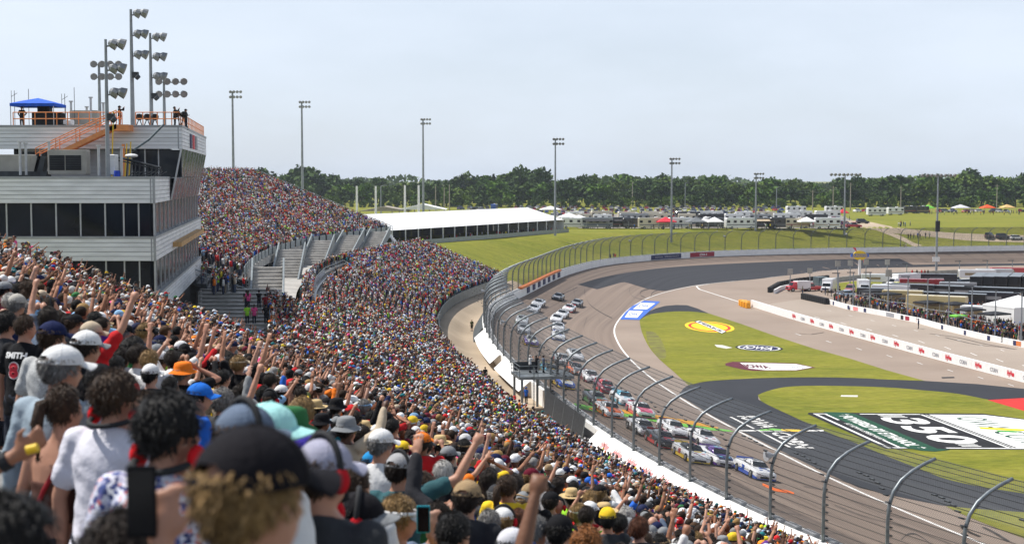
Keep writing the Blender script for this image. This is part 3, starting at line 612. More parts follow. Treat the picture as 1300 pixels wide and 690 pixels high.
for k, a in enumerate(range(jF0 + 112, jF1 - 4, 8)):
    sw = empty("stairway", (0, 0, 0)); tag(sw, f"narrow white stair in the shade under the upper stand's end, {ordw(k + 1)} of its run", "stairs", "stairways between upper and lower stand")
    for s_ in range(10): z = row_z(21) + .36 * (s_ + .6); o_ = 27.0 + .30 * s_; A = [pt(a, o_, z), pt(a + 1.6, o_, z), pt(a + 1.6, o_ + .34, z), pt(a, o_ + .34, z)]; v, f_ = slab8(A, [z - .35] * 4); mesh_obj("step", v, f_, M_WALLW, sw)
# balcony beside the suite building, on dark columns
def surf(i, o, z): p = WP[i % NW] + WN[i % NW] * o; return (p[0], p[1], z)
bc = empty("side_balcony", (0, 0, 0)); tag(bc, "raised terrace on dark columns between the suite building and the upper stand", "terrace")
jb0, jb1 = iy(150), iy(164); bpr = []
for r in range(8): bpr += [(30.2 + r * 1.0, 13.6 + r * .42), (31.2 + r * 1.0, 13.6 + r * .42)]
bpr += [(38.2, 16.2), (30.2, 13.2)]
sweep("terrace_deck", S(jb0, jb1 - jb0, 2), bpr, M_DSTEEL, bc, None, True)
for j in (jb0, jb1 - 2):
    m_ = MB(); m_.tube([surf(j, 30.2, 14.7), surf(j, 38.2, 17.9)], .06, 5); m_.tube([surf(j, 30.2, 14.2), surf(j, 38.2, 17.4)], .05, 5)
    for r in range(5): m_.tube([surf(j, 30.2 + 2 * r, 13.5 + .8 * r), surf(j, 30.2 + 2 * r, 14.7 + .8 * r)], .05, 5)
    m_.build("railing", M_RAIL, bc)
for j in (jb0 + 1, jb1 - 3):
    for o_ in (30.8, 36.8):
        p = WP[j % NW] + WN[j % NW] * o_; m_ = MB(); m_.box((p[0], p[1], 12.6), (.7, .7, 4.4)); m_.build("column", M_DARK, bc)
m_ = MB(); m_.tube([surf(jb1 - 2, 30.2, 13.6), surf(jb0, 30.2, 13.6)], .06, 4); m_.build("front_edge", M_RAIL, bc)
# ---- rays onto the stand (photograph pixel -> point h above the row under it)
def stand_hit(px, py, h=0.0, step=None):
    d = ray(px, py); lo, hi = 1.0, 400.0
    ts = np.linspace(3, 330, 3000); P = d[None] * ts[:, None]; I, O = nearest(P[:, 0], P[:, 1]); zf = floor_z(O) + h; bad = (O < 6) ; k = np.where((P[:, 2] + CAMZ < zf) & ~bad)[0]
    k = k[0] if len(k) else len(ts) - 1
    return np.array([P[k, 0], P[k, 1], P[k, 2] + CAMZ]), O[k], ts[k]
def hand_rail(pxs, label, h=1.0, posts=True, panel=False):
    rr = empty("hand_rail", (0, 0, 0)); tag(rr, label, "rail", "hand rails among the rows")
    for (a, b) in zip(pxs[:-1], pxs[1:]):
        A, _, _ = stand_hit(*a, h); B, _, _ = stand_hit(*b, h); m_ = MB()
        m_.tube([A, B], .035, 6); m_.tube([A - [0, 0, .45], B - [0, 0, .45]], .03, 6); m_.build("rail", M_RAIL, rr)
        for k in range(3):
            q = A + (B - A) * k / 2; m_ = MB(); m_.tube([q - [0, 0, h], q], .035, 6); m_.build("post", M_RAIL, rr)
        if panel:
            m_ = MB(); vs = [A - [0, 0, .1], B - [0, 0, .1], B - [0, 0, .95], A - [0, 0, .95]]; m_.add(vs, [(0, 1, 2, 3)]); vs2 = [v + np.array([.03, .03, 0]) for v in vs]; m_.add(vs2, [(3, 2, 1, 0)]); m_.build("panel", M_FOAM, rr)
hand_rail([(566, 573), (583, 582), (602, 592), (571, 596)], "grey panelled rail boxing in a stair opening among the near rows", panel=True)
hand_rail([(697, 601), (745, 628)], "pale sloping hand rail in the gap near the man in a grey shirt"); hand_rail([(700, 622), (735, 640)], "short steel rail below the empty seats in the near rows")
hand_rail([(752, 652), (788, 684), (815, 700)], "steel rail behind the man in the pink shirt"); hand_rail([(425, 433), (460, 466)], "white rail beside the aisle in the middle of the crowd")
hand_rail([(393, 372), (402, 350), (412, 340)], "dark panelled rail curving round an opening in the lower rows", panel=True); hand_rail([(412, 340), (436, 330), (450, 338)], "grey rail along the top of a stair opening", panel=False)
hand_rail([(462, 326), (478, 318)], "short rail at the far stair opening under the upper stand")
# ---------------------------------------------------------------- suite building
M_SIDING = mat("grey_metal_siding", (.76, .77, .785), .5, .25, vary=.10, scale=.5, detail=6, stretch=(1, 1, 6))
M_SIDING2 = mat("grey_metal_trim", (.34, .35, .36), .5, .25, vary=.10, scale=1)
M_GLASS = mat("dark_tinted_glass", (.006, .010, .018), .10, 0, vary=.4, scale=.15, spec=.28, lo=.4, hi=.6)
M_MULL = mat("window_mullion", (.50, .51, .52), .45, .4, vary=.08)
M_ROOFM = mat("flat_roof_membrane", (.30, .29, .28), .9, vary=.2, scale=.4)
M_STAIR = mat("orange_steel", (.80, .30, .10), .5, .1, vary=.12, scale=2); M_ACBOX = mat("beige_sheet_metal", (.37, .35, .31), .55, .2, vary=.15, scale=.9)
M_TARP = mat("blue_canopy_cloth", (.012, .10, .58), .8, vary=.12, scale=2); M_WOOD = mat("bleached_plywood", (.55, .33, .14), .8, vary=.2, scale=3)
bld = empty("suite_building", (0, 0, 0)); tag(bld, "grey metal-clad suite building with bands of dark windows and a press box on top", "building")
BC = np.array([-25.7, 102.0]); EF = np.array([-.154, .988]); EE = np.array([-1.0, 0.0]); NF = np.array([.988, .154]); NE = np.array([0, -1.0])
def P2(a, e, s, n, d): q = np.array(a) + np.array(e) * s + np.array(n) * d; return q
def slab(mb, a, e, n, s0, s1, z0, z1, d0, d1, lean=0.0, k=None):
    """block along a wall line: s0..s1 along, z0..z1 up, d0..d1 outwards; lean: extra outward shift of the top"""
    vs = []
    for z, l in ((z0, 0), (z1, lean)):
        for (s, d) in ((s0, d0), (s1, d0), (s1, d1), (s0, d1)): q = P2(a, e, s, n, d + l); vs.append((q[0], q[1], z))
    mb.add(vs, [(3, 2, 1, 0), (4, 5, 6, 7), (0, 1, 5, 4), (1, 2, 6, 5), (2, 3, 7, 6), (3, 0, 4, 7)], k)
def siding(a, e, n, s0, s1, z0, z1, d, m=None, bh=.30, parent=None):
    nb = max(1, int(round((z1 - z0) / bh)))
    for k in range(nb):
        mb = MB(); za = z0 + (z1 - z0) * k / nb; zb = z0 + (z1 - z0) * (k + 1) / nb
        slab(mb, a, e, n, s0, s1, za + .015, zb - .02, d - .1, d + .03); mb.build("siding_board", m or M_SIDING, parent or bld)
    mb = MB(); slab(mb, a, e, n, s0, s1, z0, z1, d - .3, d - .08); mb.build("backing_wall", M_SIDING2, parent or bld)
    mb = MB(); slab(mb, a, e, n, s0 - .02, s1 + .02, z1 - .06, z1 + .12, d - .32, d + .07); mb.build("coping", M_SIDING2, parent or bld)
def window_row(a, e, n, cuts, z0, z1, d, parent=None, lean=0.0):
    for s0, s1 in zip(cuts[:-1], cuts[1:]):
        mb = MB(); slab(mb, a, e, n, s0 + .04, s1 - .04, z0 + .05, z1 - .05, d - .14, d - .06, lean); g = mb.build("window", M_GLASS, parent or bld)
        mb = MB(); slab(mb, a, e, n, s1 - .05, s1 + .05, z0, z1, d - .12, d + .02, lean); mb.build("mullion", M_MULL, g)
        mb = MB(); slab(mb, a, e, n, s0 + .05, s1 - .05, z0, z0 + .07, d - .12, d + .0, 0); mb.build("sill", M_MULL, g)
LF = 52.0; LE = 19.0
mull_px = [195, 175.6, 156.5, 133, 101.6, 70.6, 39, 7.6, -24, -55, -86]
ecuts = [0.05] + [(197 - x) * 102 / 1800 for x in mull_px]
fcuts = list(np.linspace(.05, LF, 15))
ZB = [(24.2, 26.0, 's'), (21.7, 24.2, 'w'), (20.05, 21.7, 's'), (17.45, 20.05, 'w'), (15.75, 17.45, 's')]
core = MB(); q = [BC + EE * .4 - NE * .4 * 0 + EF * .4, BC + EF * (LF - .3) + EE * .5, BC + EF * (LF - .3) + EE * (LE - .3), BC + EE * (LE - .3) + np.array([0, .4])]
core.prism([tuple(p) for p in q], 10.0, 25.85); core.build("core", M_DARK, bld)
for z0, z1, k in ZB:
    if k == 's':
        siding(BC, EE, NE, 0, LE, z0, z1, 0.0); siding(BC, EF, NF, 0, LF, z0, z1, 0.0)
        mb = MB(); mb.box((BC[0] - .02, BC[1] - .0, (z0 + z1) / 2), (.16, .16, z1 - z0 + .02)); mb.build("corner_trim", M_SIDING2, bld)
    else:
        window_row(BC, EE, NE, [c for c in ecuts if c <= LE], z0, z1, -.25); window_row(BC, EF, NF, fcuts, z0, z1, -.25)
siding(BC, EE, NE, 0, LE, 10.5, 15.7, -.6, M_DSTEEL, 1.2)
window_row(BC, EF, NF, fcuts[::2], 12.6, 15.7, -1.2)
core = MB(); core.prism([tuple(BC + EE * .15 + EF * .15), tuple(BC + EF * (LF - .2)), tuple(BC + EF * (LF - .2) + EE * LE), tuple(BC + EE * LE)], 25.3, 25.8); core.build("roof", M_ROOFM, bld)
# press box storey
PC = np.array([-26.7, 115.0]); LP, LPE = 33.5, 14.8
siding(PC, EE, NE, 0, LPE, 28.35, 30.15, 0.0); siding(PC, EF, NF, 0, LP, 28.35, 30.15, 0.0)
mb = MB(); mb.prism([tuple(PC + EE * .1), tuple(PC + EF * LP), tuple(PC + EF * LP + EE * LPE), tuple(PC + EE * LPE)], 29.6, 30.05); mb.build("roof", M_ROOFM, bld)
siding(PC, EE, NE, 4.2, LPE - 1.5, 25.8, 28.3, -.7, M_SIDING2)
mb = MB(); mb.prism([tuple(PC + EE * 1.6 + EF * 1.2), tuple(PC + EF * (LP - .5) + EE * 1.6), tuple(PC + EF * (LP - .5) + EE * (LPE - 1)), tuple(PC + EE * (LPE - 1) + EF * 1.2)], 25.7, 28.5); mb.build("core", M_DARK, bld)
window_row(PC, EE, NE, [.1, 2.0, 3.1, 4.2], 26.0, 28.35, -.5); window_row(PC, EE, NE, [LPE - 5.0, LPE - 3.2, LPE - 1.6], 27.3, 28.2, -.6)
def lean_windows():
    nseg = 9
    for k in range(nseg):
        for (za, zb, la, lb) in ((26.1, 28.35, -.45, 0.0), (24.25, 26.05, -.85, -.46)):
            s0, s1 = LP * k / nseg + .05, LP * (k + 1) / nseg - .05; mb = MB(); slab(mb, PC, EF, NF, s0, s1, za, zb, la - .1, la, lb - la); g = mb.build("window", mat("grey_tinted_glass", (.035, .04, .045), .12, 0, vary=.3, scale=.2, spec=.4), bld)
            mb = MB(); slab(mb, PC, EF, NF, s0 - .1, s0, za, zb, la - .1, la + .03, lb - la); mb.build("mullion", M_MULL, g)
    mb = MB(); slab(mb, PC, EF, NF, -.02, .1, 24.25, 28.35, -.95, -.83, .85); mb.build("corner_post", M_MULL, bld)
lean_windows()
for k, c in enumerate((M_NAVY, M_RED, M_GREYP)):
    mb = MB(); slab(mb, PC, EF, NF, 9.0 + 3.6 * k, 11.2 + 3.6 * k, 28.6, 29.85, .04, .10); mb.build("sign_letter", c, bld)
# plywood shelf on the facade
mb = MB(); slab(mb, BC, EF, NF, 15, 45, 20.35, 20.75, .04, .75); mb.build("plywood_shelf", M_WOOD, bld)
# orange rail round the roof terrace
def rail_run(name, A, B, z, h, npost, m, parent, zb=None):
    A = np.array([A[0], A[1], z]); B = np.array([B[0], B[1], z if zb is None else zb]); mb = MB()
    for hh in (h, h * .55, .08): mb.tube([A + [0, 0, hh], B + [0, 0, hh]], .04, 5)
    for k in range(npost + 1): q = A + (B - A) * k / npost; mb.tube([q, q + [0, 0, h]], .045, 5)
    return mb.build(name, m, parent)
tr = empty("terrace_railing", (0, 0, 0)); tag(tr, "orange steel railing round the roof terrace of the press box", "railing")
rail_run("railing", PC + EE * .2 + EF * .2, PC + EE * 3.7 + EF * .2, 30.15, 1.15, 6, M_YEL if False else M_STAIR, tr); rail_run("railing", PC + EE * 4.8 + EF * .2, PC + EE * 13.6 + EF * .2, 30.15, 1.15, 10, M_STAIR, tr); rail_run("railing", PC + EF * .2 + EE * .2, PC + EF * 33 + EE * .2, 30.15, 1.15, 18, M_STAIR, tr)
sr = empty("roof_stair", (0, 0, 0)); tag(sr, "orange steel stair rising from the roof to the press box terrace", "stairs")
A = at_y(150, 157, 113.6); B = at_y(48, 205, 113.6)
mb = MB(); mb.add([A + [0, -.5, 0], B + [0, -.5, 0], B + [0, -.5, -.4], A + [0, -.5, -.4]], [(0, 1, 2, 3)]); mb.add([A + [0, -.44, 0], B + [0, -.44, 0], B + [0, -.44, -.4], A + [0, -.44, -.4]], [(3, 2, 1, 0)]); mb.add([A + [0, .5, 0], B + [0, .5, 0], B + [0, .5, -.4], A + [0, .5, -.4]], [(0, 1, 2, 3)]); mb.build("stringer", M_STAIR, sr)
for k in range(12): q = A + (B - A) * (k + .5) / 12; mb = MB(); mb.box((q[0], q[1], q[2] - .1), (.5, .95, .05)); mb.build("tread", M_STAIR, sr)
for yy in (-.5, .5):
    mb = MB()
    for hh in (1.05, .6): mb.tube([A + [0, yy, hh], B + [0, yy, hh]], .04, 5)
    for k in range(5): q = A + (B - A) * k / 4; mb.tube([q + [0, yy, 0], q + [0, yy, 1.05]], .04, 5)
    mb.build("handrail", M_STAIR, sr)
q = at_y(154, 158.5, 113.9); mb = MB(); mb.box((q[0], q[1], q[2] - .25), (1.5, 1.6, .5)); mb.build("landing", M_STAIR, sr)
mb = MB(); mb.box((q[0] + .3, q[1] - .6, 27.2), (.2, .2, 3.0)); mb.build("post", M_STAIR, sr)
# blue canopy
def canopy(c, w, d, zt, hgt, m, label, group=None, name="canopy_tent", rz=0.0, walls=None, wm=None, legs=True, cat="tent"):
    """pop-up tent standing on c; zt eave height above c, hgt roof rise"""
    t = empty(name, c, rz); tag(t, label, cat, group); mb = MB(); x, y = w / 2, d / 2
    rim = [(-x, -y), (0, -y * 1.0), (x, -y), (x, 0), (x, y), (0, y), (-x, y), (-x, 0)]
    v = [(a, b, zt - .12) for a, b in rim] + [(a, b, zt + .12) for a, b in rim] + [(a * .5, b * .5, zt + .1 + hgt * .46) for a, b in rim] + [(0, 0, zt + hgt)]
    f = [(i, (i + 1) % 8, 8 + (i + 1) % 8, 8 + i) for i in range(8)] + [(8 + i, 8 + (i + 1) % 8, 16 + (i + 1) % 8, 16 + i) for i in range(8)] + [(16 + i, 16 + (i + 1) % 8, 24) for i in range(8)]
    mb.add(v, f); mb.build("canopy", m, t)
    if legs:
        for sx in (-1, 1):
            for sy in (-1, 1): mb = MB(); mb.tube([(sx * (x - .05), sy * (y - .05), 0), (sx * (x - .05), sy * (y - .05), zt)], .04, 5); mb.build("leg", M_MULL, t)
    for (a0, a1) in (walls or []):
        mb = MB(); A_ = np.array(a0, float) * [x - .03, y - .03]; B_ = np.array(a1, float) * [x - .03, y - .03]
        dn = np.array([-(B_ - A_)[1], (B_ - A_)[0]]); dn = dn / np.linalg.norm(dn) * .03
        mb.add([(*A_, 0), (*B_, 0), (*B_, zt), (*A_, zt), (*(A_ + dn), 0), (*(B_ + dn), 0), (*(B_ + dn), zt), (*(A_ + dn), zt)], [(0, 1, 2, 3), (7, 6, 5, 4)]); mb.build("side_wall", wm or m, t)
    return t
cp = at_y(48, 134, 117.5); canopy((cp[0], 117.6, 30.07), 3.6, 3.2, cp[2] - 30.07, .62, M_TARP, "blue pop-up canopy on the roof terrace")
# camera gear and clutter on the terrace
def clutter(name, label, cat, shapes, m):
    o = MB()
    for s in shapes: o.box(*s)
    return tag(o.build(name, m), label, cat)
def bx(px0, px1, py0, py1, Y, dep=1.0):
    a = at_y(px0, py0, Y); b = at_y(px1, py1, Y); return ((a[0] + b[0]) / 2, Y + dep / 2, (a[2] + b[2]) / 2), (abs(b[0] - a[0]), dep, abs(a[2] - b[2]))
ac = empty("rooftop_air_handler", (0, 0, 0)); tag(ac, "beige rooftop air handler with a dark louvred front", "air conditioner")
c, d = bx(60, 110, 190, 221.5, 105); mb = MB(); mb.box(c, d, bev=.05); mb.build("casing", M_ACBOX, ac)
for (a, b) in ((62.5, 82), (83, 103)):
    c, d = bx(a, b, 197, 216, 104.96, .05); mb = MB(); mb.box(c, d); g = mb.build("louvre_panel", M_DARK, ac)
    for k in range(6):
        c2, d2 = bx(a + .5, b - .5, 198 + k * 3, 198.7 + k * 3, 104.9, .08); mb = MB(); mb.box(c2, d2); mb.build("slat", M_DSTEEL, g)
du = empty("rooftop_duct", (0, 0, 0)); tag(du, "long beige rooftop duct with angled elbows beside the air handler", "duct")
c, d = bx(-12, 40, 196, 218, 105.5, 1.2); mb = MB(); mb.box(c, d, bev=.05); mb.build("duct_body", M_ACBOX, du)
for px in (46, 53):
    a = at_y(px, 198, 105.4); b = at_y(px - 5, 219, 105.4); mb = MB(); vs = []
    for (q, w_) in ((a, .32), (b, .32)):
        for dx, dy in ((-w_, 0), (w_, 0), (w_, 1.0), (-w_, 1.0)): vs.append((q[0] + dx, q[1] + dy, q[2]))
    mb.add(vs, [(0, 1, 5, 4), (1, 2, 6, 5), (2, 3, 7, 6), (3, 0, 4, 7), (4, 5, 6, 7), (3, 2, 1, 0)]); mb.build("elbow", M_ACBOX if px == 46 else M_DSTEEL, du)
c, d = bx(-12, 60, 217.5, 226, 105.2, .9); mb = MB(); mb.box(c, d); mb.build("skid", M_DSTEEL, du)
vp = None
for k, (px, py, yb, Y) in enumerate([(25, 179, 222, 104.2), (32.5, 181, 222, 104.4), (62, 179, 200, 106.5), (125, 184, 223, 104.2), (154, 186, 223, 104.6), (90, 128, 155, 122), (115, 123, 155, 121), (110, 135, 155, 122), (131, 130, 155, 123)]):
    a = at_y(px, py, Y); b = at_y(px, yb, Y); m_ = MB(); m_.tube([(a[0], Y, max(b[2], 25.7 if Y < 112 else 30.1)), (a[0], Y, a[2] - .1), (a[0], Y, a[2] - .1), (a[0], Y, a[2])], [.10, .10, .19, .19], 8)
    o = m_.build("vent_pipe", M_MULL); tag(o, ["thin capped vent pipe by the rooftop duct", "second capped vent pipe by the rooftop duct", "stout vent pipe behind the air handler", "vent pipe close to the thick lamp pole", "capped pipe near the blue barrel", "short vent pipe on the terrace behind the orange rail", "tall thin vent pipe on the terrace", "low vent stub on the terrace", "vent pipe at the top of the orange stair"][k], "vent pipe", "roof vent pipes")
for k, (px, yt) in enumerate([(18, 115), (36, 113), (82, 119), (94, 111)]):
    a = at_y(px, yt, 119); m_ = MB(); m_.tube([(a[0], 119, 30.1), (a[0], 119, a[2])], .025, 5)
    if k in (0, 2): m_.tube([(a[0] - .25, 119, a[2] - .5), (a[0] + .25, 119, a[2] - .2)], .02, 4); m_.tube([(a[0] - .25, 119, a[2] - 1.2), (a[0] - .25, 119, a[2])], .02, 4)
    tag(m_.build("radio_antenna", M_DSTEEL), ["forked radio aerial left of the blue canopy", "thin whip aerial behind the blue canopy", "forked aerial right of the blue canopy", "tall whip aerial beside the vent pipes"][k], "aerial", "roof aerials")
for k, (x0, x1, y0, y1, Y, m, lb) in enumerate([(40, 78, 143, 160, 118.5, M_DARK, "dark equipment case under the blue canopy"), (47, 62, 134, 144, 119, M_DARK, "black cabinet beneath the blue canopy"), (88, 124, 140, 158, 121, M_ACBOX, "beige equipment box on the terrace behind the orange rail"), (80, 90, 152, 158, 117, M_WHITE, "white box on the terrace floor"), (138, 146, 196, 222, 104.8, M_SIDING, "grey electrical cabinet at the foot of the thick lamp pole")]):
    c, d = bx(x0, x1, y0, y1, Y); c = (c[0], c[1], c[2]); m_ = MB(); m_.box(c, d, bev=.04); tag(m_.build("equipment_box", m), lb, "box", "boxes on the roof")
c, d = bx(144, 151.5, 216, 223.5, 104.4, .42); m_ = MB(); zc = max(c[2], 26.1); m_.tube([(c[0], 104.6, 25.7), (c[0], 104.6, 25.85), (c[0], 104.6, 26.4), (c[0], 104.6, 26.55)], [.20, .23, .23, .20], 12); tag(m_.build("barrel", mat("blue_plastic", (.01, .06, .55), .5)), "small blue plastic barrel on the roof edge", "barrel")
# pile of scaffold and camera crane on the roof corner
cr_ = empty("camera_crane", (0, 0, 0)); tag(cr_, "dark folded camera crane and gear lying on the roof corner", "camera crane")
a = at_y(140, 197, 107); b = at_y(204, 213, 107); m_ = MB(); m_.tube([a, b], .10, 6); m_.tube([a + [0, .3, -.25], b + [0, .3, -.2]], .06, 6); m_.build("boom", M_DSTEEL, cr_)
m_ = MB()
for k in range(9):
    x = 160 + k * 5.2; p = at_y(x, 222, 107); q = at_y(x + 2, 204 + k * .9, 107.3); m_.tube([(p[0], 107, 25.75), q], .05, 5); m_.tube([(p[0], 106.7, 25.9 + .1 * (k % 3)), (q[0] + .4, 107.6, 26.5)], .04, 5)
m_.build("frame", M_DSTEEL, cr_)
c, d = bx(157, 174, 195, 200, 106.8, .6); m_ = MB(); m_.ball(c, (d[0] / 2, .4, d[2] / 2), 10, 6); m_.build("dish", M_WHITE, cr_)
m_ = MB(); p0 = at_y(170, 190, 112); p1 = at_y(208, 158, 114); m_.tube([p0, (p0 + p1) / 2 - [0, 0, .2], p1], .09, 6); m_.build("hose", mat("dark_grey_hose", (.10, .13, .14), .6), cr_)
for k, (xa, ya, xb, yb) in enumerate([(141, 196, 144, 142), (163, 205, 166, 180), (158, 207, 161, 182)]):
    a = at_y(xa, ya, 112.3); b = at_y(xb, yb, 112.3); m_ = MB(); m_.tube([(a[0], 112.3, 25.75), b], .05, 5); tag(m_.build("yellow_pole", M_YEL), ["long yellow pole leaning on the landing of the orange stair", "short yellow pole standing by the camera crane", "second short yellow pole by the camera crane"][k], "pole", "yellow poles on the roof")
# gear along the terrace rail
for k, (px, py) in enumerate([(176, 150), (186, 150), (196, 150), (224, 146), (233, 147)]):
    c = at_y(px, py, 116.2); m_ = MB(); m_.ball((c[0], 116.4, c[2] + .1), (.32, .5, .28), 8, 6); m_.tube([(c[0] - .3, 116.3, 30.1), (c[0], 116.4, c[2])], .04, 5); m_.tube([(c[0] + .3, 116.3, 30.1), (c[0], 116.4, c[2])], .04, 5); m_.box((c[0] + .1, 116.1, c[2] + .2), (.3, .5, .25))
    tag(m_.build("television_camera", M_DARK), ["black television camera on a tripod beside the stair landing", "second black television camera along the terrace rail", "black television camera in the middle of the terrace rail", "television camera under a dark cover near the terrace corner", "television camera at the very corner of the terrace"][k], "camera", "cameras along the terrace rail")
# ---------------------------------------------------------------- floodlight poles
M_POLE = mat("galvanised_pole", (.27, .29, .31), .5, .4, vary=.12, scale=1.5); M_LAMP = mat("lamp_housing", (.24, .25, .26), .4, .5, vary=.1); M_LENS = mat("lamp_lens", (.60, .62, .64), .2, .2, vary=.1)
def lamp_head(mb, c, ang, r=.33, tilt=-.45):
    d = Vector((math.cos(ang) * math.cos(tilt), math.sin(ang) * math.cos(tilt), math.sin(tilt))); c = Vector(c)
    mb.tube([c - d * r * .9, c - d * r * .4, c + d * r * .5, c + d * r * .52], [r * .35, r * .8, r, r * .9], 10)
def flood_pole(px, ptop, Y, zb, label, style, r0=.30, group="floodlight poles"):
    T = at_y(px, ptop, Y); H_ = T[2] - zb; t = empty("floodlight_pole", (T[0], Y, zb)); tag(t, label, "light pole", group)
    m = MB(); m.tube([(0, 0, 0), (0, 0, H_ * .5), (0, 0, H_)], [r0, r0 * .8, r0 * .55], 10); m.build("pole", M_POLE, t)
    if style == 'side':       # three rows of paired heads on one side
        for k in range(3):
            z = H_ - .5 - k * 1.75; m = MB(); m.tube([(0, 0, z), (1.0, -.1, z + .1)], .07, 6); m.build("arm", M_POLE, t)
            for dx in (.62, 1.22):
                m = MB(); lamp_head(m, (dx, -.1 - .1 * (dx > 1), z + .15), rad(8), .43, -.38); m.build("lamp", M_LAMP, t)
        m = MB(); m.box((.35, -.15, H_ - 5.6), (.5, .4, .5)); m.tube([(.45, -.3, H_ - 5.9), (.7, -.4, H_ - 5.7)], .2, 8); m.build("ballast", M_DSTEEL, t)
    elif style in ('small', 'wide'):
        rows = 2 if style == 'small' else 1; n = 4 if style == 'small' else 8; wdt = 2.6 if style == 'small' else 9.0
        for k in range(rows):
            z = H_ - .2 - k * 1.3; m = MB(); m.tube([(-wdt / 2 + .8, 0, z), (wdt / 2 + .8, 0, z)] if style == 'small' else [(-wdt / 2, 0, z), (wdt / 2, 0, z)], .08, 6); m.build("crossarm", M_POLE, t)
            for q in range(n):
                x = (-wdt / 2 + wdt * q / (n - 1)) + (.8 if style == 'small' else 0); m = MB(); lamp_head(m, (x, -.3, z + .1), rad(-60), .38 if style == 'small' else .52, -.4); m.build("lamp", M_LAMP, t)
    return t
for px, pt, Y, zb, lb, st_, r in [(134, 50, 103.6, 25.7, "thick floodlight pole on the roof edge in front of the orange stair", 'side', .17), (166, 12, 123, 30.05, "tallest floodlight pole above the press box terrace", 'side', .20), (190.5, 42, 128, 30.05, "floodlight pole with lamps on both sides above the terrace", 'side', .19), (125.5, 80, 150, 25.7, "farther floodlight pole behind the terrace with flat lamp rows", 'small', .22), (208, 102, 148, 30.05, "short pole with a stacked cluster of lamps at the terrace corner", 'small', .2)]:
    p = flood_pole(px, pt, Y, zb, lb, st_, r)
for px, pt, yb, Y, lb, st_, r in [(295, 116, 215, 360, "floodlight pole rising behind the crest of the upper stand nearest the press box", 'small', .42), (383, 129, 230, 395, "floodlight pole standing behind the sloping end of the upper stand", 'small', .42), (537, 151, 268, 440, "floodlight pole behind the white marquee", 'small', .42), (705, 176, 303, 395, "floodlight pole on the grass bank at the end of the marquee", 'small', .36),
      (853, 201, 323, 420, "floodlight pole behind the fence by the navy wall board", 'small', .36), (960, 220, 316, 445, "floodlight pole behind the fence in the far turn", 'small', .36), (1073, 221, 318, 448, "floodlight pole with a wide lamp bar left of the hill path", 'wide', .36), (1191, 222, 345, 395, "floodlight pole with a wide lamp bar and a black loudspeaker inside the track", 'wide', .34)]:
    t = flood_pole(px, pt, Y, float(PLATEAU if Y > 350 and px < 800 else (0 if px == 1191 else 7.0)), lb, st_, r)
    if px == 1191:
        m = MB(); c = at_y(1191, 287, 394.6); m.box((0, -.5, c[2]), (1.1, .9, 3.0), bev=.08); m.build("loudspeaker", M_DARK, t); c2 = at_y(1190, 329, 394); m = MB(); m.box((-.3, -.6, c2[2]), (2.0, .1, 1.3)); m.build("sign_plate", M_WHITE, t)
        for k in range(2): m = MB(); m.tube([(0, 0, 0), (0, 0, 16)], .5, 8); 
# plain poles: street lights, flag poles, power poles
def plain_pole(px, pt, Y, zb, label, r=.16, arm=False, cross=False, name="utility_pole", m=None, cat="pole"):
    T = at_y(px, pt, Y); t = empty(name, (T[0], Y, zb)); tag(t, label, cat, name.replace("_", " ") + "s"); h = T[2] - zb; mb = MB(); mb.tube([(0, 0, 0), (0, 0, h)], [r, r * .7], 8); mb.build("pole", m or M_POLE, t)
    if arm: mb = MB(); mb.tube([(0, 0, h - .2), (.9, 0, h + .2), (1.9, 0, h + .3)], .09, 5); mb.build("arm", m or M_POLE, t); mb = MB(); mb.box((2.2, 0, h + .25), (.9, .4, .2)); mb.build("lamp", M_LAMP, t)
    if cross: mb = MB(); mb.box((0, 0, h - .8), (2.4, .15, .2)); mb.build("crossarm", m or M_POLE, t)
    return t
M_WOODPOLE = mat("weathered_wood_pole", (.33, .29, .24), .9, vary=.2, scale=2)
for px, pt, Y, lb in [(453, 236, 420, "white steel mast at the edge of the upper stand"), (477, 236, 420, "second white mast behind the upper stand"), (514, 235, 420, "white mast left of the floodlight pole by the marquee"), (531.5, 235, 420, "white mast touching the floodlight pole by the marquee")]:
    plain_pole(px, pt, Y, PLATEAU, lb, .38, name="white_mast", m=M_WHITE, cat="mast")
for px, pt, Y, arm, lb in [(553, 236, 700, 0, "plain pole past the marquee roof"), (564, 238, 720, 0, "grey pole next to the plain pole past the marquee"), (570.5, 234, 700, 0, "taller pole beside the twin poles past the marquee"), (483.5, 236, 600, 1, "street light behind the white masts"), (735.5, 234, 900, 0, "wooden pole standing among the parked cars at their left end"), (733, 238, 880, 1, "small lamp pole next to the wooden pole in the parking field"), (803, 231, 800, 0, "wooden pole between parked cars and trees"), (870, 232, 780, 1, "street light by the parked red cars"), (889, 236, 850, 0, "thin pole at the tree line behind the parking field"), (971, 235, 850, 0, "thin wooden pole right of the far floodlight pole"), (986, 238, 700, 1, "lamp pole among the motorhomes"), (1032, 241, 720, 0, "pole behind the white trailers"), (1058, 236, 740, 0, "wooden pole beside the wide lamp bar"), (1080, 232, 700, 0, "tall wooden pole close to the wide lamp bar"), (1144, 236, 760, 0, "wooden pole over the grassy hill"), (1266, 234, 760, 0, "wooden pole near the orange tent on the hill")]:
    plain_pole(px, pt, Y, PLATEAU, lb, .3, bool(arm), not arm and px > 730, m=M_WOODPOLE if not arm else None)
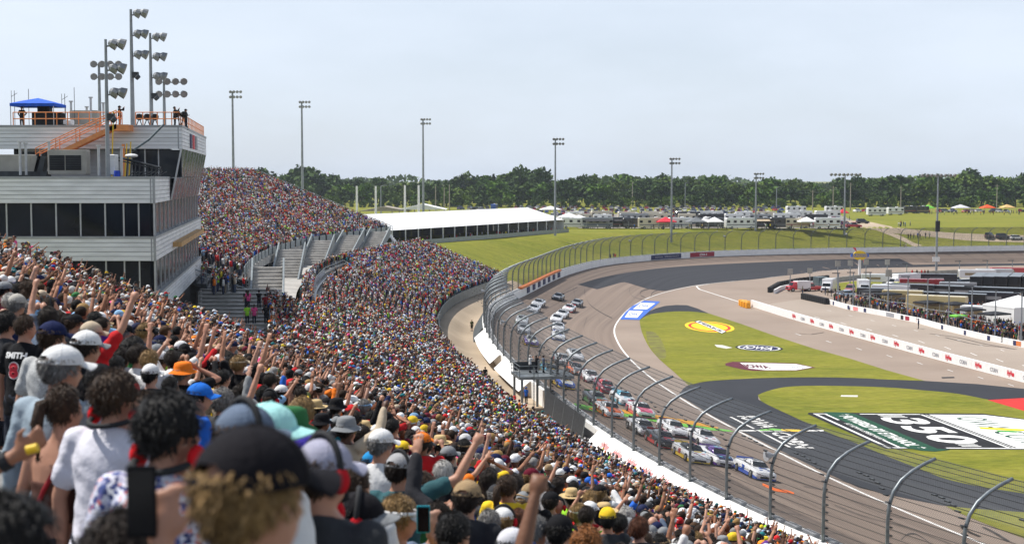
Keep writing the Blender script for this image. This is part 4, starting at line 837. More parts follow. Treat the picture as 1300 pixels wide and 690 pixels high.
for y_, k in ((0, 0), (1.2, 1)):
    mb = MB(); pts = []
    ks = [(735.5, 900), (803, 800), (889, 850), (971, 850), (1058, 740), (1144, 760), (1266, 760), (1400, 760)]
    for (a, Ya), (b, Yb) in zip(ks[:-1], ks[1:]):
        A = at_y(a, 240, Ya); B = at_y(b, 240, Yb)
        for q in range(6): t_ = q / 6; P = A + (B - A) * t_; pts.append((P[0], P[1], P[2] - y_ - 3.2 * t_ * (1 - t_)))
    mb.tube(pts, .055, 3, cap=False); tag(mb.build("power_line", M_DSTEEL), ["upper power line sagging between wooden poles before the trees", "lower power line sagging between wooden poles before the trees"][k], "power line", "power lines")
# large fuel-brand pole sign inside the far turn, left generic in shape: yellow oval, blue ring, red pointers
sg = empty("pole_sign", (*on_z(1091, 352, 0)[:2], 0)); tag(sg, "tall white pole sign with yellow oval, blue band and red arrow tips in the infield", "sign"); Yg = on_z(1091, 352, 0)[1]
c = at_y(1091, 324, Yg); hz = c[2]; mb = MB(); mb.tube([(0, 0, 0), (0, 0, hz - 1)], .38, 10); mb.build("pole", M_WHITE, sg)
def disc(mb, c, rx, rz_, y0, y1, n=24, k=None):
    vs = [(c[0] + rx * math.cos(2 * math.pi * j / n), y0, c[2] + rz_ * math.sin(2 * math.pi * j / n)) for j in range(n)] + [(c[0] + rx * math.cos(2 * math.pi * j / n), y1, c[2] + rz_ * math.sin(2 * math.pi * j / n)) for j in range(n)]
    mb.add(vs, [tuple(range(n)), tuple(range(2 * n - 1, n - 1, -1))] + [(j, n + j, n + (j + 1) % n, (j + 1) % n) for j in range(n)], k)
mb = MB(); disc(mb, (0, 0, hz), 1.75, 1.25, -.25, .25); mb.build("oval", M_YEL, sg)
mb = MB(); mb.box((0, -.02, hz), (4.6, .7, .75)); mb.build("band", M_BLUE, sg)
for sx, sz in ((-1, 1), (1, -1)):
    mb = MB(); mb.add([(sx * .8, -.2, hz + sz * .9), (sx * 1.9, -.2, hz + sz * 2.1), (sx * 1.1, -.2, hz + sz * 2.0), (sx * .8, .2, hz + sz * .9), (sx * 1.9, .2, hz + sz * 2.1), (sx * 1.1, .2, hz + sz * 2.0)], [(0, 1, 2), (5, 4, 3), (0, 3, 4, 1), (1, 4, 5, 2), (2, 5, 3, 0)]); mb.build("red_tip", M_RED, sg)
text_on("band_lettering", "SUNOCO", lambda u, v: np.stack([-1.9 + 3.8 * u, -.40 + 0 * u, hz - .26 + .52 * v], 1) + 0, M_YEL, sg, bold=.03)
# ---------------------------------------------------------------- trees
def leafmat(name, c1, c2):
    def f(t, b):
        o = N(t, "TexCoord").outputs['Object']; g = N(t, "NewGeometry"); oi = N(t, "ObjectInfo")
        a = noise(t, o, .22, 3, .6); c = mixc(t, ramp(t, a, [(.35, (0, 0, 0)), (.65, (1, 1, 1))]), c1, c2)
        c = mixc(t, g.outputs['Random Per Island'], mixc(t, .3, c, (0, 0, 0)), mixc(t, .25, c, (.12, .16, .03)))
        c = mixc(t, 1.0, c, oi.outputs['Color'], 'MULTIPLY'); t.links.new(c, b.inputs['Base Color']); b.inputs['Roughness'].default_value = .75; b.inputs['Specular IOR Level'].default_value = .15
    return uvmat(name, f)
M_LEAF = leafmat("foliage", (.050, .100, .022), (.105, .165, .036)); M_NEEDLE = leafmat("conifer_foliage", (.014, .034, .014), (.022, .05, .020))
M_BARK = mat("bark", (.10, .08, .06), .95, vary=.3, scale=4)
def crown_mesh(seed, kind):
    r = np.random.default_rng(seed); C = []
    if kind == 'pine':
        for k in range(9):
            z = .25 + .75 * k / 9; rr = .26 * (1.05 - z) * (0.8 + .4 * r.random())
            n = int(10 + 90 * rr)
            for _ in range(n): a = r.random() * 6.283; q = rr * math.sqrt(r.random()); C.append((q * math.cos(a), q * math.sin(a), z + r.normal(0, .02), .055))
    else:
        blobs = [(0, 0, .55, .24)] + [(r.normal(0, .19), r.normal(0, .19), .12 + r.random() ** .8 * .70, .10 + .12 * r.random()) for _ in range(15 if kind == 'broad' else 7)]
        for (x, y, z, s) in blobs:
            n = int(900 * s * s * 2.3)
            for _ in range(n):
                d = r.normal(0, 1, 3); d /= np.linalg.norm(d); q = s * (r.random() ** .35) * (0.85 + .3 * r.random()); C.append((x + d[0] * q, y + d[1] * q, z + d[2] * q * .85, .045 + .03 * r.random()))
    C = np.array(C); n = len(C); u = r.normal(0, 1, (n, 3)); u /= np.linalg.norm(u, axis=1)[:, None]; v = np.cross(u, r.normal(0, 1, (n, 3))); v /= np.linalg.norm(v, axis=1)[:, None]; s = C[:, 3:4]
    V = np.stack([C[:, :3] - u * s, C[:, :3] - v * s * .8, C[:, :3] + u * s, C[:, :3] + v * s * .7], 1).reshape(-1, 3)
    me = bpy.data.meshes.new("crown"); me.from_pydata(V.tolist(), [], [(4 * i, 4 * i + 1, 4 * i + 2, 4 * i + 3) for i in range(n)]); me.materials.append(M_NEEDLE if kind == 'pine' else M_LEAF); return me
CROWNS = {'broad': [crown_mesh(s, 'broad') for s in range(6)], 'bush': [crown_mesh(20 + s, 'bush') for s in range(3)], 'pine': [crown_mesh(40 + s, 'pine') for s in range(2)]}
tm = MB(); tm.tube([(0, 0, 0), (.005, 0, .2), (-.01, .01, .5), (0, 0, .75)], [.032, .024, .014, .004], 7)
for a in range(5): tm.tube([(0, 0, .28 + .07 * a), (.13 * math.cos(a * 2.4), .13 * math.sin(a * 2.4), .45 + .07 * a)], [.010, .003], 5)
TRUNK = None
def tree(px, Y, h, wd, kind, label, tint, rz):
    global TRUNK
    x = (px - 650) / 1800 * Y; t = empty("pine_tree" if kind == 'pine' else "shrub" if kind == 'bush' else "broadleaf_tree", (x, Y, PLATEAU), rz); tag(t, label, "tree" if kind != 'bush' else "shrub", "trees of the far tree line" if kind != 'bush' else "shrubs before the tree line")
    c = link(bpy.data.objects.new("crown", random.choice(CROWNS[kind])), t); c.scale = (wd, wd, h * (1.0 if kind != 'bush' else 1.3)); c.color = (*tint, 1); c.rotation_euler = (0, 0, rz)
    if kind == 'bush': c.location = (0, 0, -h * .28)
    if TRUNK is None: o = tm.build("trunk", M_BARK, t, True); TRUNK = o
    else: o = TRUNK.copy(); COL.objects.link(o); o.parent = t
    o.scale = (h, h, h); return t
SIL = [(330, 222), (360, 218), (380, 214), (400, 221), (430, 229), (480, 231), (540, 227), (570, 225), (600, 228), (625, 226), (645, 218), (660, 214), (678, 218), (695, 230), (740, 225), (760, 222), (790, 229), (815, 226), (840, 222), (855, 222), (875, 231), (920, 228), (960, 231), (1000, 231), (1050, 232), (1085, 224), (1105, 221), (1150, 223), (1175, 228), (1200, 227), (1225, 224), (1250, 228), (1285, 231), (1320, 230)]
def sil(px): return float(np.interp(px, [s[0] for s in SIL], [s[1] for s in SIL]))
rows = [("front", 800, 11.0, 8.0), ("second", 845, 10.5, 3.0), ("rear", 920, 12.0, 0.0)]
for nm, Y0, sp, dropy in rows:
    px = 318.0; k = 0
    while px < 1325:
        Y = Y0 + random.uniform(-14, 14); top = sil(px) + dropy + random.choice([-6, -2, 0, 2, 5, 9, 13]) + random.uniform(-2, 2); zt = CAMZ - (top - 226) * Y / 1800; h = max(5.5, (zt - PLATEAU)) / .92
        k += 1; tn = random.choice([((1, 1, 1), "green"), ((.75, .8, .8), "dark green"), ((1.35, 1.25, .9), "light green"), ((1.15, 1.3, .7), "yellow-green")]); wd = h * random.uniform(.8, 1.5)
        tree(px, Y, h, wd, 'broad', f"{tn[1]} tree, {ordw(k)} from left in the {nm} row of the tree line", tn[0], random.uniform(0, 6.28))
        px += sp * random.uniform(.8, 1.25) * 1800 / Y * (.75 if nm == "rear" else .85)
for px, top, Y, lb in [(627, 219, 830, "narrow dark pine standing above the blue trailer, tallest of the pines"), (587, 220, 900, "distant pine just left of the line's middle clump"), (602, 222, 905, "smaller distant pine beside the other thin pine")]:
    zt = CAMZ - (top - 226) * Y / 1800; tree(px, Y, (zt - PLATEAU), (zt - PLATEAU) * 1.0, 'pine', lb, (1, 1, 1), 0)
px = 335; k = 0
while px < 1320:
    k += 1; h = random.uniform(3, 7.5); tree(px, random.uniform(770, 788), h, h * random.uniform(1.0, 1.6), 'bush', f"low leafy shrub before the tree line, {ordw(k)} from its left end", random.choice([(1, 1, 1), (1.4, 1.35, .8), (.8, .85, .8)]), random.uniform(0, 6.28)); px += random.uniform(6, 15)
# far wood on the rising land behind, one mass
def far_wood():
    V = []; Fc = []; r = np.random.default_rng(5); X = []
    for Yb, n, hh in ((1150, 2600, 13), (1500, 3400, 13.5), (2100, 3600, 14.0)):
        x = r.uniform(-.24, .40, n) * Yb; y = Yb + r.uniform(-60, 60, n); base = PLATEAU + 0.0; bl = 1 + .35 * np.sin(x * .021 + Yb) + .25 * np.sin(x * .06 + 2)
        z = base + r.random(n) ** .7 * hh * bl * .9; X.append(np.stack([x, y, z, np.full(n, 1.6 + Yb / 1400)], 1))
    C = np.vstack(X); n = len(C); u = r.normal(0, 1, (n, 3)); u /= np.linalg.norm(u, axis=1)[:, None]; v = np.cross(u, r.normal(0, 1, (n, 3))); v /= np.linalg.norm(v, axis=1)[:, None]; s = C[:, 3:4]
    V = np.stack([C[:, :3] - u * s, C[:, :3] - v * s, C[:, :3] + u * s, C[:, :3] + v * s], 1).reshape(-1, 3); o = mesh_obj("far_wood", V, [(4 * i, 4 * i + 1, 4 * i + 2, 4 * i + 3) for i in range(n)], M_LEAF); o["kind"] = "stuff"
far_wood()
# ---------------------------------------------------------------- marquee behind the far end of the stands
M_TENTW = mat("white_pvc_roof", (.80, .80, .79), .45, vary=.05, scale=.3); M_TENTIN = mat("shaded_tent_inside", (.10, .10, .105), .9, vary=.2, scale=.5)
mq = empty("marquee", (0, 0, 0)); tag(mq, "very long white marquee with open dark front standing on the bank behind the turn", "marquee")
ma = np.array([-31.0, 329.0]); mbp = np.array([15.4, 421.0]); md = (mbp - ma) / np.linalg.norm(mbp - ma); mn = np.array([-md[1], md[0]]); ML = np.linalg.norm(mbp - ma); nb = 17
EAVE, RIDGE, DEP = 13.7, 17.2, 24.0
for k in range(nb):
    s0, s1 = ML * k / nb, ML * (k + 1) / nb - .04; q = lambda s, d, z: (*(ma + md * s + mn * d), z)
    sag = .25
    mesh_obj("roof_panel", [q(s0, 0, EAVE), q(s1, 0, EAVE), q((s0 + s1) / 2, DEP / 4, (EAVE + RIDGE) / 2 - sag), q(s0, DEP / 2, RIDGE), q(s1, DEP / 2, RIDGE), q(s0, DEP, EAVE), q(s1, DEP, EAVE)], [(0, 1, 2), (1, 4, 2), (4, 3, 2), (3, 0, 2), (3, 4, 6, 5)], M_TENTW, mq)
    m_ = MB(); p = ma + md * s0; m_.box((p[0], p[1], (EAVE + PLATEAU) / 2), (.22, .22, EAVE - PLATEAU), math.atan2(md[1], md[0])); m_.build("post", M_WHITE, mq)
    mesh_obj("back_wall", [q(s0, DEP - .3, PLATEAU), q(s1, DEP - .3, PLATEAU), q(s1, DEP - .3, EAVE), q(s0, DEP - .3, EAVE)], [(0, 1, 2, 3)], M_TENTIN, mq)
mesh_obj("end_wall", [(*(mbp), PLATEAU), (*(mbp + mn * DEP), PLATEAU), (*(mbp + mn * DEP), EAVE), (*(mbp + mn * DEP / 2), RIDGE), (*mbp, EAVE)], [(0, 1, 2, 3, 4)], M_TENTW, mq)
mesh_obj("end_wall", [(*(ma), PLATEAU), (*(ma + mn * DEP), PLATEAU), (*(ma + mn * DEP), EAVE), (*(ma + mn * DEP / 2), RIDGE), (*ma, EAVE)], [(4, 3, 2, 1, 0)], M_TENTW, mq)
m_ = MB()
for k in range(34):
    a = ma + md * ML * k / 34 - mn * 1.6; b = ma + md * ML * (k + 1) / 34 - mn * 1.6; m_.add([(*a, PLATEAU), (*b, PLATEAU), (*b, PLATEAU + 1.1), (*a, PLATEAU + 1.1), (*(a - mn * .05), PLATEAU), (*(b - mn * .05), PLATEAU), (*(b - mn * .05), PLATEAU + 1.1), (*(a - mn * .05), PLATEAU + 1.1)], [(0, 1, 2, 3), (7, 6, 5, 4)])
    if k % 1 == 0: pass
fo = empty("marquee_fence", (0, 0, 0)); tag(fo, "low grey fence running along the open front of the marquee", "fence"); m_.build("fence_mesh", M_RAIL, fo)["kind"] = "stuff"
pv = empty("pavilion", (0, 0, 0)); tag(pv, "low brown-framed pavilion with a white gable roof behind the upper stand's end", "pavilion")
for k, (x0, x1, y0, y1, m) in enumerate([(455, 520, 262, 268, M_WOODPOLE), (505, 566, 259, 266, M_TENTW)]):
    a = at_y(x0, y1, 470); b = at_y(x1, y1, 470); c = at_y((x0 + x1) / 2, y0, 470); mesh_obj("roof", [a, b, (c[0], 470, c[2]), a + [0, 14, 0], b + [0, 14, 0], (c[0], 484, c[2])], [(0, 1, 2), (3, 5, 4), (0, 2, 5, 3), (2, 1, 4, 5), (0, 3, 4, 1)], m, pv)
    for xx in np.linspace(a[0] + .5, b[0] - .5, 4): m_ = MB(); m_.box((xx, 470.5, (PLATEAU + a[2]) / 2), (.35, .35, a[2] - PLATEAU)); m_.build("post", M_WOODPOLE, pv)
# dirt path up the hill at the end of the turn, laid on the terrain
def out_hit(px, py, lift=.05):
    d = ray(px, py); ts = np.linspace(360, 760, 4000); P = d[None] * ts[:, None]; z = P[:, 2] + CAMZ; I, O = nearest(P[:, 0], P[:, 1]); k = np.where((z < out_z(O)) & (O > 1))[0]; k = k[0] if len(k) else -1
    return (P[k, 0], P[k, 1], float(out_z(O[k])) + lift)
def ground_strip(name, A, B, m, n=6):
    V = []
    A, B = smooth_poly(A, 5), smooth_poly(B, 5)
    for a, b in zip(A, B):
        for k in range(n + 1): t = k / n; V.append(out_hit(a[0] + (b[0] - a[0]) * t, a[1] + (b[1] - a[1]) * t))
    fs = [(i * (n + 1) + k, i * (n + 1) + k + 1, (i + 1) * (n + 1) + k + 1, (i + 1) * (n + 1) + k) for i in range(len(A) - 1) for k in range(n)]
    o = mesh_obj(name, V, fs, m, None, True); o["kind"] = "structure"; return o
ground_strip("dirt_path", [(1072, 280), (1100, 281), (1140, 289), (1190, 294), (1240, 297), (1320, 299)], [(1072, 287), (1100, 290), (1135, 296), (1185, 301), (1240, 306), (1320, 308)], M_DIRT)
ground_strip("dirt_path", [(1128, 294), (1145, 300), (1160, 308), (1172, 312)], [(1112, 292), (1135, 301), (1152, 309), (1160, 313)], M_DIRT)
for k, Ys in enumerate((0,)):
    P = [(on_z(700, 286, PLATEAU)[0], on_z(700, 286, PLATEAU)[1])]
flat_poly("gravel_lot", [(735, 289.5), (1075, 289.5), (1090, 283), (1060, 270), (700, 272), (722, 283)], mat("gravel_lot_ground", (.24, .22, .19), .9, vary=.25, scale=.15), PLATEAU + .03)
# ---------------------------------------------------------------- camper vans, trailers, cars beyond the track
M_TYRE = mat("tyre_rubber", (.012, .012, .013), .85, vary=.2); M_RIM = mat("wheel_rim", (.35, .36, .37), .35, .7, vary=.1); M_CARGLASS = mat("car_glass", (.012, .016, .02), .08, 0, vary=.3, scale=.5, spec=.6)
M_PAINT = mat("car_paint", (1, 1, 1), .28, 0, vary=.05, scale=1.5, spec=.5, coat=.5, objcol=True); M_CLOTHAWN = mat("awning_cloth", (1, 1, 1), .85, vary=.15, scale=1, objcol=True)
def wheel_mb(r=.36, w=.24):
    m = MB(); n = 14
    m.tube([(-w / 2, 0, 0), (-w / 2 + .03, 0, 0), (w / 2 - .03, 0, 0), (w / 2, 0, 0)], [r * .86, r, r, r * .86], n, 0); m.tube([(-w / 2 - .006, 0, 0), (-w / 2 + .01, 0, 0)], [r * .55, r * .6], 10, 1); m.tube([(w / 2 - .01, 0, 0), (w / 2 + .006, 0, 0)], [r * .6, r * .55], 10, 1); return m
def camper(px, py, Y, L, color, label, rz=0.0, kind='motorhome', name="motorhome", zb=None, awn=None, group="campers in the lot beyond the turn"):
    zb = PLATEAU if zb is None else zb; x = (px - 650) / 1800 * Y; t = empty(name, (x, Y, zb + .03), rz); tag(t, label, "motorhome" if kind == 'motorhome' else "trailer", group)
    h = 3.1 if kind == 'motorhome' else 2.9; w_ = 2.5
    m = MB(); m.box((0, 0, .45 + h / 2), (L, w_, h), bev=.18); b = m.build("body", M_PAINT, t); b.color = (*color, 1)
    for sy in (-1, 1):
        for k in range(max(2, int(L / 2))):
            xx = -L / 2 + .9 + k * (L - 1.6) / max(1, int(L / 2) - 1 or 1)
            if xx > L / 2 - .6: break
            m = MB(); m.box((xx, sy * (w_ / 2 + .01), 2.35), (.95, .04, .75)); m.build("window", M_CARGLASS, t)
        m = MB(); m.box((0, sy * (w_ / 2 + .012), 1.35), (L * .92, .03, .28)); s_ = m.build("stripe", M_PAINT, t); s_.color = (*random.choice([(.25, .05, .04), (.05, .08, .2), (.15, .15, .16), (.3, .2, .1)]), 1)
        for xx in (-L * .3, L * .32): m = wheel_mb(.42, .3); o = m.build("wheel", [M_TYRE, M_RIM], t); o.location = (xx, sy * (w_ / 2 - .12), .42); o.rotation_euler = (0, 0, math.pi / 2)
    m = MB(); m.box((L * .1, 0, h + .6), (1.0, .8, .28), bev=.06); m.build("roof_unit", M_WHITE, t)
    if kind == 'motorhome': m = MB(); m.box((L / 2 + .01, 0, 2.25), (.05, w_ * .86, 1.1)); m.build("windscreen", M_CARGLASS, t)
    else: m = MB(); m.tube([(L / 2, .4, .6), (L / 2 + 1.2, 0, .55)], .06, 5); m.tube([(L / 2, -.4, .6), (L / 2 + 1.2, 0, .55)], .06, 5); m.build("tow_bar", M_DSTEEL, t)
    if awn is not None:
        m = MB(); m.add([(-L * .38, -w_ / 2, 2.9), (L * .38, -w_ / 2, 2.9), (L * .38, -w_ / 2 - 2.4, 2.35), (-L * .38, -w_ / 2 - 2.4, 2.35), (-L * .38, -w_ / 2, 2.95), (L * .38, -w_ / 2, 2.95), (L * .38, -w_ / 2 - 2.4, 2.42), (-L * .38, -w_ / 2 - 2.4, 2.42)], [(3, 2, 1, 0), (4, 5, 6, 7), (0, 1, 5, 4), (2, 3, 7, 6)]); a = m.build("awning", M_CLOTHAWN, t); a.color = (*awn, 1)
        for xx in (-L * .36, L * .36): m = MB(); m.tube([(xx, -w_ / 2 - 2.3, 0), (xx, -w_ / 2 - 2.3, 2.4)], .04, 5); m.build("awning_pole", M_MULL, t)
    return t
W_, CR, GY, BK, TN = (.78, .78, .76), (.62, .55, .42), (.30, .31, .32), (.03, .03, .033), (.45, .36, .25)
lst = [(730, 452, 9, W_, 'trailer', "white trailer with a dark awning at the end of the marquee", BK), (758, 450, 10, GY, 'motorhome', "grey motorhome under a black awning, second from the marquee", BK), (785, 452, 9, BK, 'motorhome', "black motorhome with open dark awning", BK), (806, 450, 8, BK, 'trailer', "black trailer beside the cream motorhome", BK), (829, 447, 9.5, CR, 'motorhome', "cream motorhome left of the red canopy", None), (863, 449, 7.5, W_, 'motorhome', "white motorhome right of the red canopy", None), (905, 452, 11, BK, 'trailer', "long dark trailer behind the grey canopies", GY), (940, 447, 10, W_, 'motorhome', "white motorhome with dark windows left of the far floodlight pole", None), (968, 452, 8, BK, 'trailer', "dark trailer with an awning at the far floodlight pole", TN), (993, 450, 8, BK, 'motorhome', "black motorhome by the orange shirted people", BK), (1012, 450, 8, CR, 'trailer', "cream trailer left of the small white canopy", None), (1050, 448, 8, W_, 'motorhome', "white motorhome with green windscreen at the end of the lot", None)]
for i, (px, Y, L, c, kd, lb, aw) in enumerate(lst): camper(px, 0, Y, L, c, lb, random.uniform(-.12, .12) + (math.pi if i % 3 == 0 else 0), kd, "motorhome" if kd == 'motorhome' else "camping_trailer", None, aw)
k = 0
for Y, xs in ((500, list(range(735, 1065, 33))), (540, list(range(725, 1060, 36)))):
    for px in xs:
        k += 1; c = random.choice([W_, W_, CR, GY, BK]); kd = random.choice(['motorhome', 'trailer']); camper(px + random.uniform(-5, 5), 0, Y + random.uniform(-4, 4), random.uniform(6, 10.5), c, f"{'white' if c == W_ else 'cream' if c == CR else 'black' if c == BK else 'grey'} {kd} in the {'middle' if Y == 500 else 'back'} row, {ordw(k if Y == 500 else k - len(range(735, 1065, 33)))} from the marquee", random.uniform(-.15, .15), kd, "motorhome" if kd == 'motorhome' else "camping_trailer")
for px, Y, L, lb, kd in [(1010, 640, 9, "big white trailer with rounded nose near the hill", 'trailer'), (1058, 640, 8, "white trailer behind the wide lamp bar", 'trailer'), (1112, 600, 8, "white boxy motorhome at the start of the hill", 'motorhome'), (1136, 615, 7, "white trailer on the hill next to the boxy motorhome", 'trailer'), (1155, 640, 6, "dark trailer in the row on the hill", 'trailer'), (1170, 640, 6, "second dark trailer in the row on the hill", 'trailer')]:
    camper(px, 0, Y, L, BK if 'dark' in lb else W_, lb, .1, kd, "motorhome" if kd == 'motorhome' else "camping_trailer")
for px, Y, w_, col, lb in [(845, 446, 6, M_RED, "red canopy between the cream and white motorhomes"), (883, 444, 6, mat("grey_canopy", (.16, .17, .18), .8), "grey canopy right of the white motorhome"), (896, 452, 5, M_WHITE, "white canopy behind the grey canopy"), (907, 445, 5, M_WHITE, "white canopy with a pointed top near the far motorhomes"), (735, 470, 8, M_TENTW, "white peaked tent behind the marquee's end"), (722, 500, 7, M_TENTW, "small white tent near the marquee's far corner"), (699, 620, 9, M_TENTW, "white tent at the edge of the parking field"), (1024, 447, 5, M_WHITE, "white canopy beside the white motorhome at the end of the lot"),
                           (1070, 560, 4, M_RED, "red canopy by the dirt path"), (1219, 655, 7, mat("striped_canopy", (.62, .60, .66), .8), "pale striped canopy on the hill"), (1253, 655, 6, mat("orange_red_canopy", (.75, .09, .02), .8), "orange-red canopy on the hill"), (1278, 660, 6, mat("tan_canopy", (.62, .40, .16), .8), "tan canopy at the end of the hill"), (1178, 650, 5, M_LGREEN, "bright green canopy on the hill")]:
    canopy(((px - 650) / 1800 * Y, Y, PLATEAU), w_, w_ * .8, 2.3, 1.6, col, lb, "canopies beyond the turn", "canopy_tent", 0.15)
def small_car_mesh(kind):
    m = MB(); m.k = 0; L, W2 = (4.5, .9) if kind != 'pickup' else (5.4, .98); hb, hr = (.95, 1.45) if kind == 'sedan' else (1.1, 1.75)
    xs = [-L / 2, -L / 2 + .15, -L / 2 + .9, L / 2 - 1.1, L / 2 - .2, L / 2]; top = [hb * .75, hb * .95, hb, hb * .97, hb * .82, hb * .6]; vs = []
    for x, z in zip(xs, top):
        ww = W2 * (.9 if abs(x) > L / 2 - .1 else 1); vs += [(x, -ww, .28), (x, -ww, z * .7), (x, -ww * .93, z), (x, ww * .93, z), (x, ww, z * .7), (x, ww, .28)]
    fs = [(i * 6 + j, i * 6 + (j + 1) % 6, i * 6 + 6 + (j + 1) % 6, i * 6 + 6 + j) for i in range(5) for j in range(6)] + [tuple(range(5, -1, -1)), tuple(range(30, 36))]; m.add(vs, fs, 0)
    a, b, c, d = (-L / 2 + .35, -L / 2 + .9, .35, 1.2) if kind == 'sedan' else (-L / 2 + .05, -L / 2 + .3, .4, 1.25) if kind == 'suv' else (-.75, -.5, .55, 1.35)
    base = [(a, -W2 * .9, hb - .03), (d, -W2 * .9, hb - .03), (d, W2 * .9, hb - .03), (a, W2 * .9, hb - .03), (b, -W2 * .72, hr), (c, -W2 * .72, hr), (c, W2 * .72, hr), (b, W2 * .72, hr)]
    m.add(base, [(0, 1, 5, 4), (1, 2, 6, 5), (2, 3, 7, 6), (3, 0, 4, 7)], 1); m.add([(b - .02, -W2 * .74, hr), (c + .02, -W2 * .74, hr), (c + .02, W2 * .74, hr), (b - .02, W2 * .74, hr), (b + .1, -W2 * .6, hr + .06), (c - .1, -W2 * .6, hr + .06), (c - .1, W2 * .6, hr + .06), (b + .1, W2 * .6, hr + .06)], [(4, 5, 6, 7), (0, 1, 5, 4), (1, 2, 6, 5), (2, 3, 7, 6), (3, 0, 4, 7)], 0)
    for sx in (-L * .3, L * .31):
        for sy in (-1, 1): m.tube([(sx, sy * W2 * .78, .34), (sx, sy * W2 * 1.0, .34)], .34, 10, 2)
    for sy in (-1, 1): m.box((L / 2 - .03, sy * W2 * .6, hb * .72), (.06, .32, .14), k=3); m.box((-L / 2 + .02, sy * W2 * .65, hb * .78), (.06, .3, .14), k=4)
    return m
PARK = {}
for kd in ('sedan', 'suv', 'pickup'):
    o = small_car_mesh(kd).build("parked_car", [M_PAINT, M_CARGLASS, M_TYRE, M_LENS, M_RED]); PARK[kd] = o.data; bpy.data.objects.remove(o)
CARCOL = [((.75, .75, .75), "white"), ((.75, .75, .75), "white"), ((.32, .33, .35), "silver"), ((.07, .075, .08), "dark grey"), ((.012, .012, .014), "black"), ((.30, .012, .015), "red"), ((.02, .05, .22), "blue"), ((.22, .23, .24), "grey"), ((.28, .24, .18), "tan"), ((.42, .02, .03), "bright red")]
def parked(x, y, zb, rz, kd, col, label, group):
    o = link(bpy.data.objects.new("parked_car", PARK[kd])); o.location = (x, y, zb + .03); o.rotation_euler = (0, 0, rz); o.color = (*col, 1); return tag(o, label, "pickup" if kd == 'pickup' else "car", group)
for r_, (Y, xa, xb) in enumerate([(575, 690, 1010), (612, 660, 1005), (650, 655, 1010), (690, 650, 1015), (735, 655, 1000)]):
    px = xa; k = 0
    while px < xb:
        k += 1; c, cn = random.choice(CARCOL); kd = random.choice(['sedan', 'suv', 'suv', 'pickup']); x = (px - 650) / 1800 * Y
        parked(x, Y + random.uniform(-.8, .8), PLATEAU, math.pi / 2 * random.choice([1, -1]) + random.uniform(-.5, .1), kd, c, f"{cn} {kd} parked in row {['one', 'two', 'three', 'four', 'five'][r_]} of the field, {ordw(k)} from the left", "cars parked in the field before the trees"); px += random.uniform(2.9, 4.2) * 1800 / Y * (1 if random.random() < .9 else 2)
for r_, (Y, xa, xb) in enumerate([(466, 735, 1080), (482, 735, 1075), (520, 730, 1070)]):
    px = xa; k = 0
    while px < xb:
        k += 1; c, cn = random.choice(CARCOL); kd = random.choice(['sedan', 'suv', 'pickup']); parked((px - 650) / 1800 * Y, Y + random.uniform(-3, 3), PLATEAU, random.uniform(0, 6.28), kd, c, f"{cn} {kd} between the {['front', 'middle', 'rear'][r_]} campers, {ordw(k)} from the marquee", "cars parked among the campers"); px += random.uniform(10, 20)
for k in range(26):
    px = 1088 + k * 8.6; c, cn = random.choice(CARCOL); Y = 668 + random.uniform(-8, 8); kd = random.choice(['sedan', 'suv', 'pickup'])
    if k % 4 != 3: parked((px - 650) / 1800 * Y, Y, PLATEAU, random.uniform(0, 6.28), kd, c, f"{cn} {kd} on the hill before the trees, {ordw(k + 1)} along from the white motorhome", "cars parked on the hill")
for k, (px, py, kd, c, lb, rz) in enumerate([(1273, 303, 'suv', (.03, .03, .035), "dark car parked on the path at the frame's edge", .3), (1290, 304, 'sedan', (.75, .75, .75), "white car parked at the end of the path", .2), (1256, 302, 'suv', (.02, .02, .02), "small black buggy on the path", .9), (1083, 289, 'pickup', (.45, .015, .02), "bright red pickup where the path meets the lot", 0.1), (1068, 287, 'suv', (.02, .06, .3), "blue car beside the bright red pickup", .2), (1095, 284, 'suv', (.02, .02, .02), "black car behind the bright red pickup", .1)]):
    p = out_hit(px, py, 0); parked(p[0], p[1], p[2], rz, kd, c, lb, "cars by the dirt path")
for k, (px, Y, c, lb) in enumerate([(610, 700, (.3, .3, .2), "olive car left of the blue trailer on the field"), (604, 705, (.05, .05, .05), "black car among those left of the blue trailer"), (612, 690, (.7, .7, .7), "white car on the grass left of the blue trailer"), (585, 720, (.05, .07, .15), "dark blue car alone on the grass past the marquee"), (597, 720, (.35, .35, .35), "silver car alone on the grass past the marquee"), (619, 720, (.2, .2, .22), "grey car directly beside the blue trailer"), (560, 500, (.7, .7, .7), "white van-like car behind the marquee roof"), (520, 500, (.6, .6, .62), "pale car behind the pavilion")]):
    parked((px - 650) / 1800 * Y, Y, PLATEAU, .3 * k, 'suv', c, lb, "cars on the grass past the marquee")
t = camper(627.5, 0, 690, 6, (.02, .09, .4), "blue box trailer standing alone on the grass before the pine", 1.4, 'trailer', "box_trailer", None, None, "blue trailer")
# ---------------------------------------------------------------- stock cars
def loft(m, secs, k=None, capa=True, capb=True):
    n = len(secs[0]); vs = [p for s in secs for p in s]; fs = [(i * n + j, i * n + (j + 1) % n, (i + 1) * n + (j + 1) % n, (i + 1) * n + j) for i in range(len(secs) - 1) for j in range(n)]
    if capa: fs.append(tuple(range(n - 1, -1, -1)))
    if capb: fs.append(tuple((len(secs) - 1) * n + j for j in range(n)))
    return m.add(vs, fs, k)
